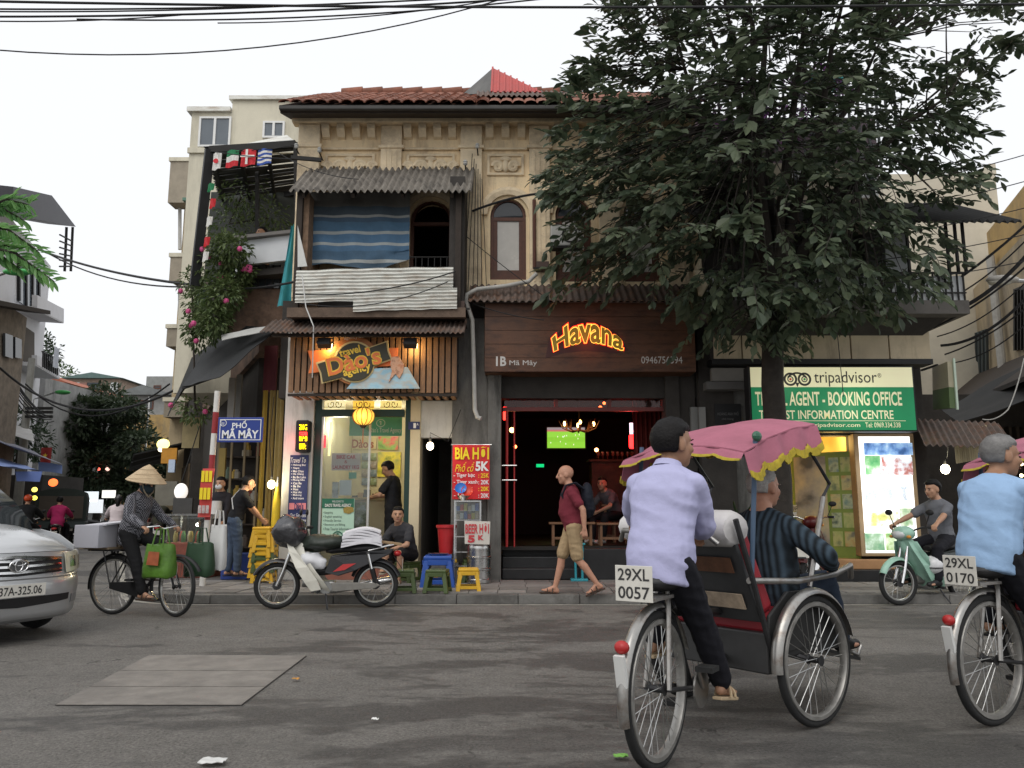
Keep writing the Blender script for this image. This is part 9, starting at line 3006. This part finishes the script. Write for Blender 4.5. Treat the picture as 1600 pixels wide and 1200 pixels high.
# ================================================================== stools, bowls, cables
YSTL,GSTL,BSTL = plastic('stool_yellow',(.62,.36,.02)),plastic('stool_green',(.06,.09,.025)),plastic('stool_blue',(.02,.08,.36))
def stoolmesh():
	parts = []
	h,a,b = .30,.13,.17
	tp = MB()
	tp.rings([[V((sx * k,sy * k,z)) for sx,sy in ((-1,-1),(1,-1),(1,1),(-1,1))] for k,z in ((a + .006,h - .04),(a + .008,h - .012),(a - .004,h),(.02,h - .004))])
	parts.append(('seat',tp))
	for sx in (-1,1):
		for sy in (-1,1):
			lg = MB()
			def quad(k,z,w):
				return [V((sx * k,sy * k,z)),V((sx * (k - w),sy * k,z)),V((sx * (k - w),sy * (k - .02),z)),V((sx * (k - .02),sy * (k - .02),z)),V((sx * (k - .02),sy * (k - w),z)),V((sx * k,sy * (k - w),z))]
			lg.rings([quad(b,0,.055),quad((a + b) / 2,h / 2,.055),quad(a + .004,h - .041,.07)])
			parts.append(('leg',lg))
	for i in range(4):
		ap = MB()
		k = .145
		if i < 2: ap.box(-k + .05,k - .05,(-1) ** i * k - .006,(-1) ** i * k + .006,h - .09,h - .042)
		else: ap.box((-1) ** i * k - .006,(-1) ** i * k + .006,-k + .05,k - .05,h - .09,h - .042)
		parts.append(('apron',ap))
		bt = MB()
		k = .162
		if i < 2: bt.box(-k + .05,k - .05,(-1) ** i * k - .005,(-1) ** i * k + .005,.03,.07)
		else: bt.box((-1) ** i * k - .005,(-1) ** i * k + .005,-k + .05,k - .05,.03,.07)
		parts.append(('rung',bt))
	return parts
_SM = {}
def stool(loc,m,label,rz=0.0,sc=1.0,group=None):
	t = thing('plastic_stool',label,'stool',loc,rz,group,local=True)
	t.scale = (sc,sc,sc)
	if m not in _SM:
		_SM[m] = [(n,mb.mesh(n,m)) for n,mb in stoolmesh()]
	for n,me in _SM[m]:
		o = bpy.data.objects.new(n,me)
		COL.objects.link(o)
		o.parent = t
		bv = o.modifiers.new('bevel','BEVEL')
		bv.width = .004
		bv.limit_method = 'ANGLE'
	return t
def gs(px_,py_,dy=.12):
	p = G(px_,py_,.124)
	return p + V((0,dy,0))
stool(gs(629,927),GSTL,'dark green stool in front of the seated man',.1,1.0)
stool(gs(682,927),GSTL,'dark green stool in front of the blue stool',-.1,1.0)
bs_ = gs(682,918,.2)
stool(bs_,BSTL,'tall blue stool with a round tray on top',.05,1.45)
stool(gs(692,915,.55),YSTL,'yellow stool half hidden behind the tall blue stool',.1,1.15)
stool(gs(731,924),YSTL,'bright yellow stool standing alone by the beer keg',.06,1.0)
stool(gs(738,912,.3),GSTL,'dark green stool behind the bright yellow stool',.1,1.15)
sp2 = sit.location
stool(V((sp2.x + .01,sp2.y - .02,.124)),GSTL,'dark green stool under the seated man',sit.rotation_euler.z,1.02)
p = bs_ + V((0,0,.30 * 1.45 + .002))
solo(MB().lathe([(.0,0),(.12,0),(.15,.025),(.145,.025),(.115,.006),(0,.006)],p,(0,0,1),22),'tray',STEEL,'round steel tray on the tall blue stool','tray',p,smooth=40)
q = G(404,912,.124) + V((0,.2,0))
lab = ['lowest','second','third','fourth','fifth','sixth','seventh','topmost']
for i in range(8):
	stool(q + V((.012 * (-1) ** i,0,i * .075)),GSTL if i in (2,4) else YSTL,('dark green' if i in (2,4) else 'yellow') + ' stool %s in the stack beside the reaching woman' % lab[i],.08 * (-1) ** i,1.0,'stacked stools')
c = gs(716,905,.2)
solo(MB().lathe([(.05,0),(.06,.1),(.062,.1),(.055,.01)],c,(0,0,1),16),'cup',mat('white_cup',(.6,.62,.65),.4),'white plastic cup on the pavement by the keg','cup',c,smooth=50)
fo_ = G(540,946)
# overhead cables
def cab(a,b,r=.012,sag=.15,lb='black overhead cable'):
	cable('overhead_cable',[a,b],r,CABLE,lb,sag)
YK = 7.0
tops = [((-20,2),(1620,6),.017,.05,'long straight black cable along the very top of the view'),((-20,14),(700,-2),.012,.04,'upper cable of the bundle sweeping up to the right over the sky'),((-20,26),(860,-6),.014,.06,'second cable of the bundle sweeping up to the right over the sky'),((-20,18),(520,6),.010,.03,'short slack cable inside the sky bundle'),((-20,33),(300,22),.009,.03,'lowest cable of the sky bundle on the left'),((120,30),(900,-8),.011,.10,'drooping cable crossing below the sky bundle'),((340,36),(760,2),.008,.06,'thin loose end cable below the sky bundle')]
for (a_,b_,r_,s_,lb) in tops:
	cab(P(*a_,YK),P(*b_,YK + .4),r_ * .72,s_,lb)
cab(P(-20,77,7.4),P(800,-6,8.2),.007,.30,'thin cable sagging low across the open sky')
cab(P(60,390,20),P(300,445,15.5),.03,.12,'thick black cable crossing the lane to the corner annex')
cab(P(300,446,15.4),P(462,440,12.4),.02,.1,'black cable continuing from the lane crossing along the annex')
cab(P(62,388,20),P(310,448,15.5),.018,.3,'slack second cable of the lane crossing')
cab(P(0,575,24),P(272,610,22),.035,.9,'heavy slack cable low across the lane')
cab(P(40,600,26),P(265,600,23),.025,1.0,'thinner slack cable low across the lane')
for k in range(7):
	cab(P(-10 + k * 6,520 + k * 18,27),P(60 + k * 4,640 + k * 3,29.5),.02,.3,['first','second','third','fourth','fifth','sixth','seventh'][k] + ' cable running down to the lane utility pole, top to bottom')
cab(P(462,460,11.7),P(712,424,11.7),.010,.12,'black cable drooping across the white balcony sheet')
cab(P(470,474,11.68),P(700,440,11.68),.008,.18,'second black cable drooping lower across the white balcony sheet')
cab(P(434,238,13.0),P(560,280,11.6),.007,.1,'thin wire from the pergola to the balcony roof')
cab(P(330,236,13.2),P(500,248,12.6),.008,.05,'wire from the pergola to the corner insulator')
cab(P(708,352,12.3),P(860,470,12.0),.007,.03,'pale wire descending past the arched window to the bar awning')
cab(P(738,330,12.65),P(900,300,12.2),.02,-.10,'stout black cable arching over beside the arched window')
for k in range(6):
	x = 738 + k * 3
	cab(P(x,240 + k * 8,12.6),P(x - 16 + k * 5,470 + k * 6,12.55),.006,.06 * (-1) ** k,['first','second','third','fourth','fifth','sixth'][k] + ' strand of the cable bundle down the middle pilaster, left to right')
cab(P(728,470,12.2),P(850,500,12.1),.008,.05,'slack wire hanging along the bar awning edge')
for k in range(8):
	cab(P(1440 + k * 6,470 + k * 14,12.2),P(1625,330 + k * 22,11.2),[.02,.012,.03,.016,.01,.022,.012,.01][k],.10 + .06 * (k % 3),['first','second','third','fourth','fifth','sixth','seventh','eighth'][k] + ' black cable of the thick bundle at the right balcony, top to bottom')
for k in range(5):
	cab(P(1060,330 + k * 30,11.0),P(1625,235 + k * 42,10.6),.007,.18,['first','second','third','fourth','fifth'][k] + ' thin wire passing the big tree to the right, top to bottom')
cab(P(1300,440,10.9),P(1318,620,11.4),.006,-.05,'thin wire dangling in front of the booking sign')
cable('white_wire',[P(1600,560,12),P(1575,640,12),P(1535,655,12.1)],.009,PVC,'white wire looping under the old lane house eave',.06)
cable('white_wire',[P(472,430,11.7),P(478,480,11.65),P(490,510,11.58),P(488,590,11.85)],.009,mat('white_flex',(.6,.6,.58),.6),'white flex hanging from the balcony end to the emblem sign')
# service pipe by the bar and insulators
pp = MB().tube([P(838,428,12.35),P(826,440,12.3),P(790,447,12.25),P(745,452,12.2),P(730,460,12.2),P(728,470,12.2),P(738,500,12.3),P(740,560,12.3),P(742,640,12.3),P(746,652,12.28),P(752,654,12.26)],.035,10)
solo(pp,'service_pipe',PVC,'grey plastic pipe bending down the pier beside the bar sign','pipe',P(742,640,12.3),smooth=60)
for px_,py_,lb in ((463,232,'left white insulator on the corner pilaster arm'),(499,238,'right white insulator on the corner pilaster arm'),(746,232,'white insulator at the top of the middle pilaster'),(727,258,'lower insulator on the middle pilaster')):
	p = P(px_,py_,12.5)
	it = thing('insulator',lb,'insulator',p)
	part(MB().lathe([(.02,0),(.04,.02),(.025,.04),(.04,.06),(.02,.09)],p,(0,0,1),12),'porcelain',mat('porcelain',(.5,.5,.48),.3),it,smooth=40)
	part(MB().tube([p,p + V((0,.25,-.03))],.012,6),'bracket',IRON,it)
p0_,p1_ = P(455,246,12.45),P(502,250,12.45)
solo(MB().beam(p0_,p1_,.05,.06),'iron_crosspiece',IRON,'dark iron arm across the corner pilaster carrying insulators','iron arm',p0_)
for px0_,py0_,px1_,py1_,Y,lb in ((838,408,858,426,12.55,'dark bracketed junction box right of the arched window'),(705,470,726,490,11.9,'rusty junction box at the balcony corner')):
	x0,x1,z0,z1 = FR(px0_,py0_,px1_,py1_,Y)
	jb = thing('junction_box',lb,'junction box',((x0 + x1) / 2,Y,z0))
	part(MB().box(x0,x1,Y,YF - .002 if Y > 12 else Y + .1,z0 + .05,z1),'box',mat('rust_box',(.09,.06,.05),.8,var=.3),jb,bev=.006)
	part(MB().box(x0 - .05,x1 + .08,Y - .02,Y - .002,z0 + .06,z0 + .09),'strap',IRON,jb)
x0,x1,z0,z1 = FR(835,310,840,418,12.6)
solo(MB().tube([(x0,12.66,z1),(x0,12.66,z0)],.03,8),'rusty_downpipe',mat('rust_pipe',(.12,.05,.035),.7,var=.3),'rusty brown downpipe between two arched windows','pipe',(x0,12.66,z0))
# air conditioner behind the tree and at the window
x0,x1,z0,z1 = FR(860,352,910,385,12.55)
ac = thing('air_conditioner','pale boxed air conditioner under the third arched window','air conditioner',((x0 + x1) / 2,12.55,z0))
part(MB().box(x0,x1,12.5,YF - .15,z0,z1),'case',mat('ac_pale',(.5,.5,.47),.6,var=.1),ac,bev=.02)
part(MB().torus(((x0 + x1) / 2 + .05,12.495,(z0 + z1) / 2),.12,.012,(0,1,0),24,6),'fan_ring',BLACK,ac)
part(MB().box(x0,x1,12.5,YF - .11,z0 - .04,z0 - .002),'bracket',IRON,ac)
